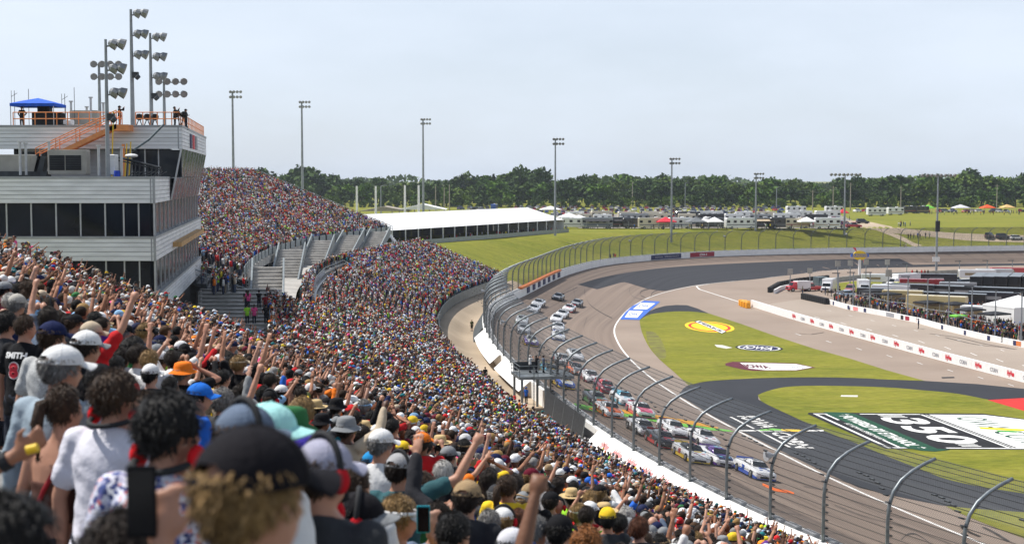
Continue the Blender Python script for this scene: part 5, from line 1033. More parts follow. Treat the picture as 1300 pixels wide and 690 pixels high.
# y forward (nose at +2.45), x right, z up
BODY = [  # y, half width at sill, half width at shoulder, sill z, shoulder z, half width top, top z
    (-2.42, .86, .90, .30, .80, .74, .94), (-2.30, .93, .97, .20, .84, .80, .99), (-1.75, .97, 1.0, .14, .88, .80, 1.0), (-1.15, .98, 1.0, .13, .86, .78, .98), (-.4, .97, .985, .13, .84, .80, .92), (.5, .97, .985, .13, .82, .80, .90), (1.05, .98, 1.0, .13, .80, .78, .88), (1.6, .97, 1.0, .13, .76, .74, .84), (2.15, .95, .97, .12, .66, .70, .74), (2.38, .90, .92, .12, .54, .66, .60), (2.48, .78, .80, .13, .42, .60, .46)]
def body_mb():
    m = MB(); secs = []
    for (y, ws, wh, zs, zh, wt, zt) in BODY:
        secs.append([(-ws, y, zs), (-wh, y, (zs + zh) / 2), (-wh, y, zh), (-wt, y, zt), (-wt * .4, y, zt + .025), (wt * .4, y, zt + .025), (wt, y, zt), (wh, y, zh), (wh, y, (zs + zh) / 2), (ws, y, zs)])
    return loft(m, secs)
def low_trim_mb():
    m = MB(); secs = []
    for (y, ws, wh, zs, zh, wt, zt) in BODY:
        z2 = zs + (zh - zs) * .42; secs.append([(-ws - .008, y * 1.004, zs), (-wh - .010, y * 1.004, z2), (-wh + .05, y * .99, z2 + .01), (wh - .05, y * .99, z2 + .01), (wh + .010, y * 1.004, z2), (ws + .008, y * 1.004, zs)])
    return loft(m, secs)
def hood_mb():
    m = MB(); vs = []; fs = []
    ys = [.72, 1.05, 1.6, 2.15, 2.36]
    for y in ys:
        wt = np.interp(y, [b[0] for b in BODY], [b[5] for b in BODY]); zt = np.interp(y, [b[0] for b in BODY], [b[6] for b in BODY]); vs += [(-wt * .95, y, zt + .03), (-wt * .4, y, zt + .052), (wt * .4, y, zt + .052), (wt * .95, y, zt + .03)]
    for i in range(len(ys) - 1):
        for j in range(3): fs.append((i * 4 + j, i * 4 + j + 1, i * 4 + 5 + j, i * 4 + 4 + j))
    return m.add(vs, fs)
GH = [(-1.35, .72, .97, .60, 1.00), (-.95, .76, .95, .57, 1.20), (-.55, .77, .93, .55, 1.28), (.0, .78, .92, .56, 1.30), (.45, .77, .91, .57, 1.26), (1.05, .74, .885, .66, .93)]
def gh_pt(y, t, sx, infl=0.0):
    yb = [g[0] for g in GH]; wb = np.interp(y, yb, [g[1] for g in GH]); zb = np.interp(y, yb, [g[2] for g in GH]); wt = np.interp(y, yb, [g[3] for g in GH]); zt = np.interp(y, yb, [g[4] for g in GH]); return (sx * (wb + (wt - wb) * t + infl), y, zb + (zt - zb) * t + infl * .4)
def cabin_mb():
    m = MB(); secs = []
    for (y, wb, zb, wt, zt) in GH: secs.append([(-wb, y, zb - .05), (-(wb + wt) / 2 - .01, y, (zb + zt) / 2), (-wt, y, zt), (-wt * .5, y, zt + .03), (wt * .5, y, zt + .03), (wt, y, zt), ((wb + wt) / 2 + .01, y, (zb + zt) / 2), (wb, y, zb - .05)])
    return loft(m, secs)
def quadstrip(P0, P1, n=4):
    m = MB(); vs = []
    for k in range(n + 1): t = k / n; vs += [P0(t), P1(t)]
    return m.add(vs, [(2 * k, 2 * k + 1, 2 * k + 3, 2 * k + 2) for k in range(n)])
def wind(front=True):
    (ya, za, wa), (yb, zb, wb) = ((1.03, .925, .70), (.50, 1.25, .55)) if front else ((-1.33, 1.015, .66), (-.80, 1.245, .53))
    off = .03 if front else -.03
    return quadstrip(lambda t: (-wa + 2 * wa * t, ya + off + (.10 * (1 - (2 * t - 1) ** 2) if front else -.06 * (1 - (2 * t - 1) ** 2)), za + .03), lambda t: (-wb + 2 * wb * t, yb + off + (.07 * (1 - (2 * t - 1) ** 2) if front else -.05 * (1 - (2 * t - 1) ** 2)), zb + .035), 8)
def sidewin(sx):
    m = MB(); P = [gh_pt(-.95, .15, sx, .012), gh_pt(.70, .12, sx, .012), gh_pt(.38, .86, sx, .012), gh_pt(-.65, .86, sx, .012)]; return m.add(P, [(0, 1, 2, 3) if sx < 0 else (3, 2, 1, 0)])
SM = {}
def smesh(key, mb, m, smooth=False):
    if key not in SM: o = mb.build(key, m, None, smooth); SM[key] = o.data; bpy.data.objects.remove(o)
    return SM[key]
def part(key, name, mb, m, parent, col=None, smooth=False):
    o = link(bpy.data.objects.new(name, smesh(key, mb() if key not in SM else None, m, smooth) if key in SM else smesh(key, mb(), m, smooth)), parent)
    if col is not None: o.color = (*col, 1)
    return o
def box_mb(*a, **k): m = MB(); m.box(*a, **k); return m
M_STOCK = mat("race_car_paint", (1, 1, 1), .25, 0, vary=.06, scale=2.5, spec=.5, coat=.6, objcol=True)
def stock_car(px, py, base, trim, hood, roof, num, label, numcol=(.8, .8, .8), dirn=None):
    P = hit(px, py)[0]; i, o = nearest(P[0], P[1]); i = int(i[0]); fw = -WT[i]; ang = dirn if dirn is not None else 0
    f3 = Vector((fw[0] * math.cos(ang) - fw[1] * math.sin(ang), fw[0] * math.sin(ang) + fw[1] * math.cos(ang), 0)); e = 1.0
    gz = lambda q: float(ground_z(q.x, q.y)[0]); p = Vector(P); f3 = Vector((f3.x, f3.y, (gz(p + f3 * e) - gz(p - f3 * e)) / 2)).normalized(); r3 = f3.cross(Vector((0, 0, 1))).normalized(); r3 = Vector((r3.x, r3.y, (gz(p + r3 * e) - gz(p - r3 * e)) / 2)).normalized(); u3 = r3.cross(f3).normalized()
    t = empty("stock_car", p); t.rotation_euler = Matrix((r3, f3, u3)).transposed().to_euler(); tag(t, label, "race car", "stock cars racing out of the turn")
    part("car_body", "body", body_mb, M_STOCK, t, base, True); part("car_trim", "lower_panel", low_trim_mb, M_STOCK, t, trim, False); part("car_hood", "hood", hood_mb, M_STOCK, t, hood, True); part("car_cabin", "cabin", cabin_mb, M_STOCK, t, roof, True)
    part("car_ws", "windscreen", lambda: wind(True), M_CARGLASS, t); part("car_rw", "rear_window", lambda: wind(False), M_CARGLASS, t)
    for sx in (-1, 1): part(f"car_sw{sx}", "side_window", lambda: sidewin(sx), M_CARGLASS, t)
    part("car_split", "splitter", lambda: box_mb((0, 2.40, .10), (1.75, .28, .05)), M_DARK, t); part("car_spoil", "spoiler", lambda: box_mb((0, -2.38, 1.06), (1.55, .03, .18)), M_STOCK, t, trim); part("car_grille", "grille", lambda: box_mb((0, 2.475, .29), (1.05, .06, .17)), M_DARK, t)
    for sx in (-.66, .66):
        o_ = part("car_light", "headlight", lambda: box_mb((0, 0, 0), (.34, .05, .13)), M_LENS, t); o_.location = (sx, 2.42, .50); o_.rotation_euler = (0, 0, -.25 if sx > 0 else .25)
    for sx in (-.92, .92):
        for sy in (1.52, -1.45):
            w_ = part("car_tyre", "wheel", lambda: wheel_mb(.345, .29), [M_TYRE, M_RIM], t); w_.location = (sx, sy, .335)
            a = part("car_arch", "wheel_arch", lambda: MB().tube([(-.02, 0, 0), (.02, 0, 0)], .40, 16), M_DARK, t); a.location = (sx * 1.055, sy, .36)
            w_.location = (sx * 1.0, sy, .335)
    uv, fs, _ = text_uv(num, shear=.15, bold=.05); sz = .48
    for sx in (-1, 1):
        V = [(sx * 1.012, (-.55 + .62 * u) * 1 if sx > 0 else (.05 - .62 * u) , .34 + sz * v) for u, v in uv]; o_ = mesh_obj("door_number", V, fs, M_STOCK, t); o_.color = (*numcol, 1)
    V = [(-.42 + .84 * (1 - u), -.45 + .85 * (v), 1.345) for u, v in uv]; V = [(-x, y, z) for x, y, z in V]; o_ = mesh_obj("roof_number", V, fs, M_STOCK, t); o_.color = (*(numcol if sum(roof) < 1.2 else (.02, .02, .03)), 1)
    # sponsor blocks on hood and rear quarter
    for (cx, cy, w2, h2, cc) in ((0, 1.5, .7, .36, trim), (-.35, 2.0, .3, .14, numcol), (.35, 2.0, .3, .14, numcol)):
        zt = lambda y: np.interp(y, [b[0] for b in BODY], [b[6] for b in BODY]) + .066
        m = MB(); m.add([(cx - w2 / 2, cy - h2 / 2, zt(cy - h2 / 2)), (cx + w2 / 2, cy - h2 / 2, zt(cy - h2 / 2)), (cx + w2 / 2, cy + h2 / 2, zt(cy + h2 / 2)), (cx - w2 / 2, cy + h2 / 2, zt(cy + h2 / 2))], [(0, 1, 2, 3)]); o_ = m.build("hood_print", M_STOCK, t); o_.color = (*cc, 1)
    for sx in (-1, 1):
        m = MB(); m.add([(sx * 1.008, -2.2, .42), (sx * 1.012, -1.0, .42), (sx * 1.012, -1.0, .74), (sx * 1.006, -2.2, .74)], [(0, 1, 2, 3)] if sx > 0 else [(3, 2, 1, 0)]); o_ = m.build("quarter_print", M_STOCK, t); o_.color = (*hood, 1)
    return t
W = (.78, .78, .79); RD = (.62, .015, .025); BL = (.015, .09, .50); NV = (.012, .018, .09); YL = (.80, .55, .02); OR = (.85, .16, .015); K = (.012, .012, .015); CY = (.10, .50, .70); PU = (.12, .04, .30); G = (.03, .28, .05); GR = (.28, .29, .31); PK = (.75, .12, .22); MAR = (.22, .01, .03)
CARS = [(957, 603, W, BL, W, W, "28", "leading white and bright blue stock car, nearest the camera", BL), (908, 586, W, PU, NV, PU, "15", "white and pale blue car with a purple nose just behind the leader", CY), (876, 582, W, YL, W, K, "18", "white car with yellow sills and red numbers on the outside line", RD), (891, 562, W, NV, W, W, "97", "white car with a red mark by its window inside the yellow-flanked one", RD), (853, 550, W, MAR, W, W, "7", "all white car next inside the dark car with red numbers", MAR), (839, 564, K, RD, K, GR, "89", "black and red car right behind the yellow-flanked one", RD), (814, 549, W, K, K, W, "31", "white and black car passing behind a pair of close fence posts", K),
        (812, 526, W, PK, PK, W, "11", "white car with a pink-red bonnet on the inside line", PK), (790, 511, W, CY, W, CY, "2", "white car with a light blue roof band further back on the inside", CY), (772, 526, W, OR, OR, W, "41", "orange and white car hugging the outer wall", RD), (755, 512, K, G, GR, GR, "16", "dark green-black car behind the orange one", G), (767, 496, MAR, RD, K, RD, "26", "dark red car left of the light blue roofed one", W), (748, 483, W, MAR, W, W, "20", "white car with a maroon nose in the middle of the pack", MAR), (729, 473, OR, K, GR, K, "10", "grey and orange car behind the white one with maroon nose", OR), (714, 490, BL, YL, W, RD, "48", "blue car with yellow sill and red roof near the photographers' tower", YL), (697, 475, CY, YL, K, K, "5", "cyan and yellow car half hidden by the photographers' tower", YL),
        (729, 455, W, GR, W, GR, "4", "white and grey car behind the tower platform's people", K), (712, 461, GR, K, W, W, "00", "grey car with white bonnet just past the tower platform", RD), (673, 437, PU, YL, W, W, "9", "purple and white car with a yellow patch", YL), (664, 422, GR, W, W, GR, "33", "grey and white car behind the purple one", K), (662, 410, W, G, W, W, "19", "white and green car next along the outer wall", G), (708, 430, W, BL, W, W, "14", "white car with a blue sill on the inside line behind the tower", BL), (708, 419, W, NV, W, W, "45", "white car with dark windows fifth in the inside string", NV), (706, 408, W, W, W, W, "35", "white car in the middle of the inside string of four", K), (713, 402, W, GR, W, W, "74", "white car with grey sill in the inside string", K), (722, 394.5, W, RD, W, W, "8", "white car with a red roof edge second from the end of the inside string", RD), (731.5, 388, K, GR, GR, K, "53", "dark car ending the inside string", W),
        (677, 395, W, W, W, W, "66", "front one of two white cars alone high on the banking", K), (683, 388, W, GR, W, W, "07", "rear one of two white cars alone high on the banking", K), (708, 380, K, K, GR, K, "91", "grey-black car running alone at the back of the field", W)]
for c in CARS: stock_car(*c)
# ---------------------------------------------------------------- painted marks and lettering on the infield
def U(px, py, z=0.0): return on_z(px, py, z)
def quad_map(p00, p10, p01, z):
    A, B, C = U(*p00, z), U(*p10, z), U(*p01, z)
    def f(u, v): u = np.asarray(u)[:, None]; v = np.asarray(v)[:, None]; return A + (B - A) * u + (C - A) * v
    return f
def uvpoly(name, f, pts, m, parent=None, dz=0.0):
    P = f([p[0] for p in pts], [p[1] for p in pts]) + [0, 0, dz]; bm = bmesh.new(); vs = [bm.verts.new(p) for p in P]; fc = bm.faces.new(vs); fc.normal_update()
    if fc.normal.z < 0: fc.normal_flip()
    bmesh.ops.triangulate(bm, faces=[fc]); me = bpy.data.meshes.new(name); bm.to_mesh(me); bm.free(); me.materials.append(m); return link(bpy.data.objects.new(name, me), parent)
def text_flat(name, s, f, u0, u1, v0, v1, m, parent, dz, **k):
    uv, fs, _ = text_uv(s, **k); return mesh_obj(name, f(u0 + (u1 - u0) * uv[:, 0], v0 + (v1 - v0) * uv[:, 1]) + [0, 0, dz], fs, m, parent)
M_GW = mat("grass_paint_white", (.72, .72, .70), .9, vary=.12, scale=1.4, bump=.5, bscale=6); M_GB = mat("grass_paint_black", (.008, .008, .010), .9, vary=.3, scale=1.4, bump=.5, bscale=6); M_GG = mat("grass_paint_green", (.006, .060, .030), .9, vary=.2, scale=1.4, bump=.5, bscale=6)
M_GY = mat("grass_paint_yellow", (.80, .52, .015), .9, vary=.12, scale=1.4); M_GR = mat("grass_paint_red", (.62, .03, .02), .9, vary=.12, scale=1.4); M_GN = mat("grass_paint_navy", (.012, .014, .06), .9, vary=.2, scale=1.4); M_GM = mat("grass_paint_maroon", (.10, .015, .03), .9, vary=.2, scale=1.4)
lg = empty("painted_race_logo", tuple(U(1100, 545))); lg.location = (0, 0, 0); tag(lg, "huge black, white and green IOWA CORN 350 emblem painted on the grass", "ground logo")
f = quad_map((1033, 525), (1125.5, 567.4), (1252.6, 526.2), .03)
uvpoly("black_panel", f, [(-.05, -.01), (.0, -.035), (1.03, -.02), (1.04, .03), (1.03, 1.25), (.25, 1.25), (-.05, 1.0)], M_GB, lg)
for k, (u0, u1, v0, v1) in enumerate([(.0, 1.0, .0, .018), (-.015, .005, .0, .10), (.995, 1.015, .0, .17), (.0, .2, .06, .075), (.8, 1.0, .06, .075), (.0, 1.0, .615, .632), (.0, 1.0, .645, .652), (-.015, .005, .27, .62), (.995, 1.015, .3, 1.2)]): uvpoly("white_line", f, [(u0, v0), (u1, v0), (u1, v1), (u0, v1)], M_GW, lg, .004)
uvpoly("green_band", f, [(-.07, .08), (.98, .08), (1.08, .14), (1.10, .2), (1.05, .30), (1.02, .245), (.0, .245), (-.06, .21)], M_GG, lg, .008)
uvpoly("white_panel", f, [(.0, .665), (1.0, .665), (1.0, 1.25), (.27, 1.25), (.0, .985)], M_GW, lg, .008)
text_flat("lettering", "350", f, .12, .88, .32, .565, M_GW, lg, .012, bold=.035, space=1.15)
for u0 in (.02, .055, .09, .88, .915, .95): uvpoly("speed_line", f, [(u0, .36 if u0 < .5 else .40), (u0 + .016, .36 if u0 < .5 else .40), (u0 + .016, .50), (u0, .50)], M_GW, lg, .012)
text_flat("lettering", "* POWERED BY ETHANOL *", f, .0, 1.02, .12, .20, M_GW, lg, .014, bold=.03); text_flat("lettering", "AT IOWA SPEEDWAY", f, .30, .80, .055, .085, M_GW, lg, .012, bold=.02)
text_flat("lettering", "IOWA", f, .06, .46, .76, .93, M_GG, lg, .014, bold=.0); text_flat("lettering", "CORN", f, .52, .96, .76, .93, M_GG, lg, .014, bold=.0)
uvpoly("leaf", f, [(.40, .76), (.46, .74), (.50, .86), (.53, 1.02), (.50, 1.12), (.46, .98), (.43, .86)], M_GY, lg, .018); uvpoly("leaf", f, [(.50, .80), (.54, .80), (.56, .88), (.53, .93), (.51, .88)], mat("grass_paint_leaf", (.05, .30, .04), .9), lg, .018)
ic = empty("track_lettering", (0, 0, 0)); tag(ic, "white IOWA CORN lettering on the black asphalt beside the white line", "ground lettering"); z3 = lambda X, Y: (860 + X / 5.308, 470 + Y / 5.308)
f1 = quad_map(z3(396, 306), z3(566, 386), z3(520, 304), .03); text_flat("lettering", "IOWA", f1, 0, 1, 0, 1, M_WHITEPAINT, ic, 0, bold=.03)
f2 = quad_map(z3(618, 414), z3(795, 520), z3(740, 416), .03); text_flat("lettering", "CORN", f2, 0, 1, 0, 1, M_WHITEPAINT, ic, 0, bold=.03)
for (a, b) in ((z3(358, 311), z3(516, 391)), (z3(545, 404), z3(757, 515))):
    A, B = U(*a, .02), U(*b, .02); d = (B - A) / np.linalg.norm(B - A); n_ = np.array([-d[1], d[0], 0]) * .14; mesh_obj("guide_line", [A - n_, B - n_, B + n_, A + n_], [(0, 1, 2, 3)], M_WHITEPAINT, ic)
A = [z3(548, 398), z3(560, 404), z3(700, 403), z3(700, 394), z3(640, 388)]; flat_poly("green_leaf", [(a[0], a[1]) for a in A], M_LGREEN, .034, None, parent=ic)
flat_poly("yellow_leaf", [z3(700, 393), z3(870, 398), z3(870, 412), z3(760, 410), z3(700, 404)], M_YEL, .034, None, parent=ic)
flat_poly("timing_line", [z3(370, 400), z3(985, 399), z3(985, 408), z3(370, 408)], M_WHITEPAINT, .026)
px_patch("painted_band_green", [(729, 511.5), (760, 517.5), (800, 524), (850, 534), (890, 541), (925, 545.5)], [(729, 517), (760, 523), (800, 529.5), (850, 538.5), (890, 545), (932, 548)], 40, 3, M_LGREEN, .03)
px_patch("painted_band_yellow", [(748, 517.5), (775, 518), (810, 522), (850, 530), (880, 534.5), (912, 542.5)], [(748, 519.6), (775, 523), (810, 526.4), (850, 534.6), (880, 539.2), (912, 543.8)], 40, 3, mat("amber_road_paint", (.62, .30, .02), .8, vary=.15), .036)
px_patch("orange_scribble", [(968, 613), (985, 620), (1000, 622), (1008, 625)], [(968, 616), (985, 623.5), (1000, 625.5), (1008, 627)], 10, 2, mat("orange_marking_paint", (.85, .15, .02), .8, vary=.3, scale=2), .03)
# sponsor panels by the white line
bp = empty("apron_panel", (0, 0, 0)); tag(bp, "blue panel with two white boxes painted on the apron inside the white line", "ground panel")
flat_poly("blue_field", [(787, 405), (812, 405.6), (838, 382.4), (818, 381.4), (803, 388), (794, 396)], M_BLUE, .03, None, parent=bp)
for q in ([(793, 402.4), (809, 403), (816.5, 394.6), (799, 393.8)], [(803.5, 392), (821.5, 392.2), (832, 384.6), (813.5, 384)]):
    flat_poly("white_box", q, M_WHITEPAINT, .04, None, parent=bp); f = quad_map(q[0], q[1], q[3], .048); text_flat("lettering", "IOWA", f, .15, .85, .3, .7, M_BLUE, bp, 0, bold=.02)
# oval emblems on the grass
def ell(c, a, b, z): C = U(*c, z); A = U(c[0] + a[0], c[1] + a[1], z) - C; B = U(c[0] + b[0], c[1] + b[1], z) - C; return lambda u, v: C + np.asarray(u)[:, None] * A + np.asarray(v)[:, None] * B
def epoly(r0, n=40): return [(r0 * math.cos(2 * math.pi * k / n), r0 * math.sin(2 * math.pi * k / n)) for k in range(n)]
e1 = empty("painted_oval", (0, 0, 0)); tag(e1, "yellow and red oval emblem with slanted white band painted on the grass", "ground logo", "oval emblems on the infield grass"); f = ell((900.5, 414.3), (31.5, 3.6), (6, -6.0), .03)
uvpoly("yellow_oval", f, epoly(1), M_GY, e1); uvpoly("red_oval", f, epoly(.86), M_GR, e1, .005); uvpoly("yellow_centre", f, epoly(.74), M_GY, e1, .010); uvpoly("white_band", f, [(-.78, .62), (-.66, .98), (.80, -.50), (.70, -1.0)], M_GB, e1, .014); uvpoly("white_band", f, [(-.72, .62), (-.62, .92), (.76, -.52), (.68, -.92)], M_GW, e1, .018); fq = lambda u, v: f(-.70 + 1.38 * np.asarray(u) + .06 * np.asarray(v), .62 - 1.5 * np.asarray(u) + .33 * np.asarray(v)); text_flat("lettering", "PERKS", fq, .06, .94, .16, .84, M_GB, e1, .022, bold=.05)
e2 = empty("painted_oval", (0, 0, 0)); tag(e2, "dark navy oval emblem with white script painted on the grass", "ground logo", "oval emblems on the infield grass"); f = ell((963.5, 441.2), (30, 2.0), (6, -3.4), .03)
uvpoly("navy_oval", f, epoly(1), M_GB, e2); uvpoly("white_ring", f, epoly(.9), M_GW, e2, .005); uvpoly("navy_centre", f, epoly(.82), M_GN, e2, .010); text_flat("lettering", "IOWA", f, -.62, .62, -.5, .5, M_GW, e2, .015, bold=.02)
e3 = empty("painted_wordmark", (0, 0, 0)); tag(e3, "white pointed emblem with maroon lettering and a dark left end painted on the grass", "ground logo"); zz = lambda X, Y: (780 + X / 4.333, 380 + Y / 4.333)
flat_poly("dark_shape", [zz(610, 350), zz(650, 341), zz(860, 346), zz(1000, 350), zz(1108, 373), zz(1000, 391), zz(760, 391), zz(700, 382), zz(612, 362)], M_GM, .03, None, parent=e3)
flat_poly("white_shape", [zz(690, 347), zz(860, 350), zz(1000, 354), zz(1088, 372), zz(1000, 387), zz(830, 387), zz(740, 378)], M_GW, .036, None, parent=e3)
f = quad_map(zz(730, 377), zz(900, 386), zz(690, 349), .042); text_flat("lettering", "IOWA", f, .05, .85, .12, .85, M_GM, e3, 0, bold=.05); f = quad_map(zz(905, 380), zz(1040, 382), zz(895, 358), .042); text_flat("lettering", "CORN", f, 0, 1, .1, .8, M_GREYP, e3, 0, bold=.0)
# white lines of the pit entry and dashes on pit road
def line_px(name, pts, wd, m, z=.02):
    P = [U(*p, z) for p in pts]; vs = []; 
    for i, p in enumerate(P): d = P[min(i + 1, len(P) - 1)] - P[max(i - 1, 0)]; d = d / np.linalg.norm(d); n_ = np.array([-d[1], d[0], 0]) * wd / 2; vs += [p - n_, p + n_]
    o = mesh_obj(name, vs, [(2 * i, 2 * i + 2, 2 * i + 3, 2 * i + 1) for i in range(len(P) - 1)], m); o["kind"] = "structure"; return o
line_px("pit_entry_line", [(884, 363), (888, 367), (940, 383.5)], .35, M_WHITEPAINT); line_px("pit_entry_line", [(884, 363), (893, 361.3), (900, 360.5)], .35, M_WHITEPAINT)
for k in range(11): t = k / 10; x = 968 + t * 330; line_px("pit_dash", [(x, 386 + t * 77), (x + 6 + 3 * t, 387.6 + t * 79.2)], .16, M_WHITEPAINT)
for k in range(8): t = k / 7; x = 1010 + t * 270; line_px("pit_dash", [(x, 421 - 10 + t * 64 + 12), (x + 7, 423.5 - 10 + t * 64 + 12)], .14, M_WHITEPAINT)
for k in range(9): t = k / 8; x = 1050 + t * 220; line_px("pit_dash", [(x, 393.5 + t * 50), (x + 5, 394.6 + t * 50.5)], .14, M_WHITEPAINT)
M_TMARK = mat("tyre_mark", (.055, .045, .040), .9, vary=.35, scale=1.2, lo=.45, hi=.55); M_TMARK2 = mat("faint_tyre_mark", (.13, .102, .085), .9, vary=.25, scale=1.2)
def tmark(pts, w_, m=M_TMARK):
    P = smooth_poly(pts, 5); px_patch("tyre_mark", [(x, y) for x, y in P], [(x + w_ * .5, y + w_ * 1.35) for x, y in P], max(8, len(P)), 1, m, .022)
for pts, w_, m in [([(742, 366), (743, 376), (750, 387), (765, 397), (777, 403)], 1.0, M_TMARK), ([(728, 364), (729, 372), (731, 381)], .8, M_TMARK), ([(733, 364), (716, 372), (704, 379)], .6, M_TMARK), ([(800, 364), (799, 371), (806, 377), (818, 380)], .7, M_TMARK2), ([(824, 366), (814, 369), (813, 374), (819, 377)], .8, M_TMARK), ([(836, 367), (828, 371), (826, 376)], .7, M_TMARK), ([(745, 402), (741, 416), (746, 430), (752, 440)], .7, M_TMARK2), ([(760, 400), (762, 412), (768, 425)], .6, M_TMARK2), ([(1044, 617), (1050, 625), (1054, 634)], 1.6, M_TMARK), ([(1020, 616), (1050, 622), (1090, 638), (1120, 650), (1150, 657)], 1.2, M_TMARK2), ([(1150, 678), (1160, 676), (1172, 682), (1182, 690)], 1.2, M_TMARK), ([(1144, 684), (1152, 677), (1160, 677)], .9, M_TMARK), ([(1060, 640), (1100, 655), (1150, 668), (1210, 690)], 1.6, M_TMARK2), ([(985, 600), (1010, 610), (1050, 622)], .9, M_TMARK2)]: tmark(pts, w_, m)
for pts in [[(1222, 668), (1230, 674), (1244, 680)], [(1248, 668), (1262, 675), (1280, 686)], [(1226, 666), (1222, 669), (1226, 672)]]:
    P = smooth_poly(pts, 4); line_px("tyre_mark", P, .28, M_TMARK, .03)
line_px("tyre_mark", [(1015, 423), (1030, 424), (1046, 421.5)], .3, M_TMARK2); 
line_px("tyre_mark", smooth_poly([(1180, 423), (1215, 428), (1250, 436), (1290, 443)], 4), .5, M_TMARK2); line_px("tyre_mark", smooth_poly([(1200, 428), (1240, 437), (1280, 441)], 4), .35, M_TMARK)
for k, (dx) in enumerate(range(10)):
    a = 1028 - k * 3.0; px_patch("tyre_mark", [(a, 618 + k * 2.2), (a - 28, 650 + k * 1.6)], [(a + .5, 618.6 + k * 2.2), (a - 27.4, 650.6 + k * 1.6)], 6, 1, M_TMARK2 if k % 2 else M_TMARK, .024) if k > 90 else None
# ---------------------------------------------------------------- pit wall with printed panels
pw = empty("pit_wall", (0, 0, 0)); tag(pw, "long white pit wall printed with red HyVee and grey CORN lettering", "wall")
BASE = [(953, 388.5), (1000, 403.5), (1040, 415), (1120, 437), (1200, 459), (1300, 485.4), (1420, 517.5)]; HPW = 1.28
def on_base(base, x): y = np.interp(x, [b[0] for b in base], [b[1] for b in base]); return U(x, y, 0)
def wall_seg(base, xs, h, th, name, m, parent):
    for x0, x1 in zip(xs[:-1], xs[1:]):
        A, B = on_base(base, x0), on_base(base, x1); d = (B - A) / np.linalg.norm(B - A); n_ = np.array([-d[1], d[0], 0]) * th; B2 = B - d * .03
        vs = [A, B2, B2 + n_, A + n_]; vs = [np.array([*v[:2], 0.0]) for v in vs] + [np.array([*v[:2], h]) for v in vs]; mesh_obj(name, vs, [(3, 2, 1, 0), (4, 5, 6, 7), (0, 1, 5, 4), (1, 2, 6, 5), (2, 3, 7, 6), (3, 0, 4, 7)], m, parent)
wall_seg(BASE, list(np.interp(np.linspace(0, 1, 26), [0, 1], [953, 1420])), HPW, .45, "wall_panel", M_WHITE, pw)
def base_text(base, x, wd, z0, z1, s, m, parent, off=.03, **k):
    A = on_base(base, x); B = on_base(base, x + 3); d = (B - A) / np.linalg.norm(B - A); n_ = np.array([d[1], -d[0], 0])
    uv, fs, _ = text_uv(s, **k); V = [A + d * (u - .5) * wd + n_ * off + np.array([0, 0, z0 + (z1 - z0) * v]) for u, v in uv]; mesh_obj("lettering", V, fs, m, parent)
for k, x in enumerate([1008, 1031, 1055, 1081, 1108, 1138, 1170, 1204, 1242, 1283, 1330]):
    base_text(BASE, x, 1.75, .20, 1.12, "HyVee", M_RED, pw, bold=.05)
    xm = x + (11 + k * 1.1); base_text(BASE, xm, 2.0, .36, .92, "CORN", M_GREYP, pw, bold=.02)
brl = None
for k, (x, y) in enumerate([(943, 389), (946, 390), (949.5, 391), (941, 387.5), (945, 388), (949, 389)]):
    p = U(x, y, 0); m_ = MB(); m_.tube([(0, 0, 0), (0, 0, .1), (0, 0, 1.15), (0, 0, 1.2)], [.50, .55, .55, .5], 12); m_.tube([(0, 0, .5), (0, 0, .62)], .57, 12)
    o = m_.build("impact_barrel", mat("amber_plastic", (.85, .36, .015), .5, vary=.1)) if brl is None else brl.copy()
    if brl is None: brl = o
    else: COL.objects.link(o)
    o.location = p; tag(o, ["amber crash barrel at the front of the cluster before the pit wall", "second amber crash barrel of the front row", "amber crash barrel touching the pit wall", "rear amber crash barrel, farthest from the wall", "middle amber crash barrel of the back row", "back row amber crash barrel nearest the pit wall"][k], "barrel", "crash barrels at the pit wall end")
# wall along the pit stalls, tyre stacks, inner barrier
ps = empty("pit_stall_wall", (0, 0, 0)); tag(ps, "low white wall between pit road and the crews", "wall"); BASE2 = [(1049, 385), (1078.5, 393.4), (1120, 400.6), (1148.6, 406.6), (1163, 409.3), (1189, 416.8), (1244.6, 430.6), (1290.7, 439.5), (1420, 463)]
wall_seg(BASE2, list(np.linspace(1049, 1420, 30)), .95, .4, "wall_panel", M_WHITE, ps)
for k, (x, w_, m, s) in enumerate([(1058, .9, M_NAVY, None), (1077, .9, M_NAVY, None), (1086, 1.8, M_PINK, None), (1098, .9, M_NAVY, None), (1120, .9, M_NAVY, None), (1130, 3.2, M_GREYP, None), (1145, 1.0, M_BLACK, None), (1155, 3.2, M_MAROON, None), (1162, 1.0, M_RED, None), (1196, .8, M_NAVY, None), (1225, .8, M_NAVY, None), (1255, .8, M_NAVY, None), (1288, .8, M_NAVY, None), (1293, 1.2, M_ORANGE, None)]):
    A = on_base(BASE2, x); B = on_base(BASE2, x + 3); d = (B - A) / np.linalg.norm(B - A); n_ = np.array([d[1], -d[0], 0]) * .02; V = [A + d * (q * w_) + n_ + np.array([0, 0, z]) for q, z in ((-.5, .12), (.5, .12), (.5, .85), (-.5, .85))]; mesh_obj("stall_sign", V, [(0, 1, 2, 3)], m, ps)
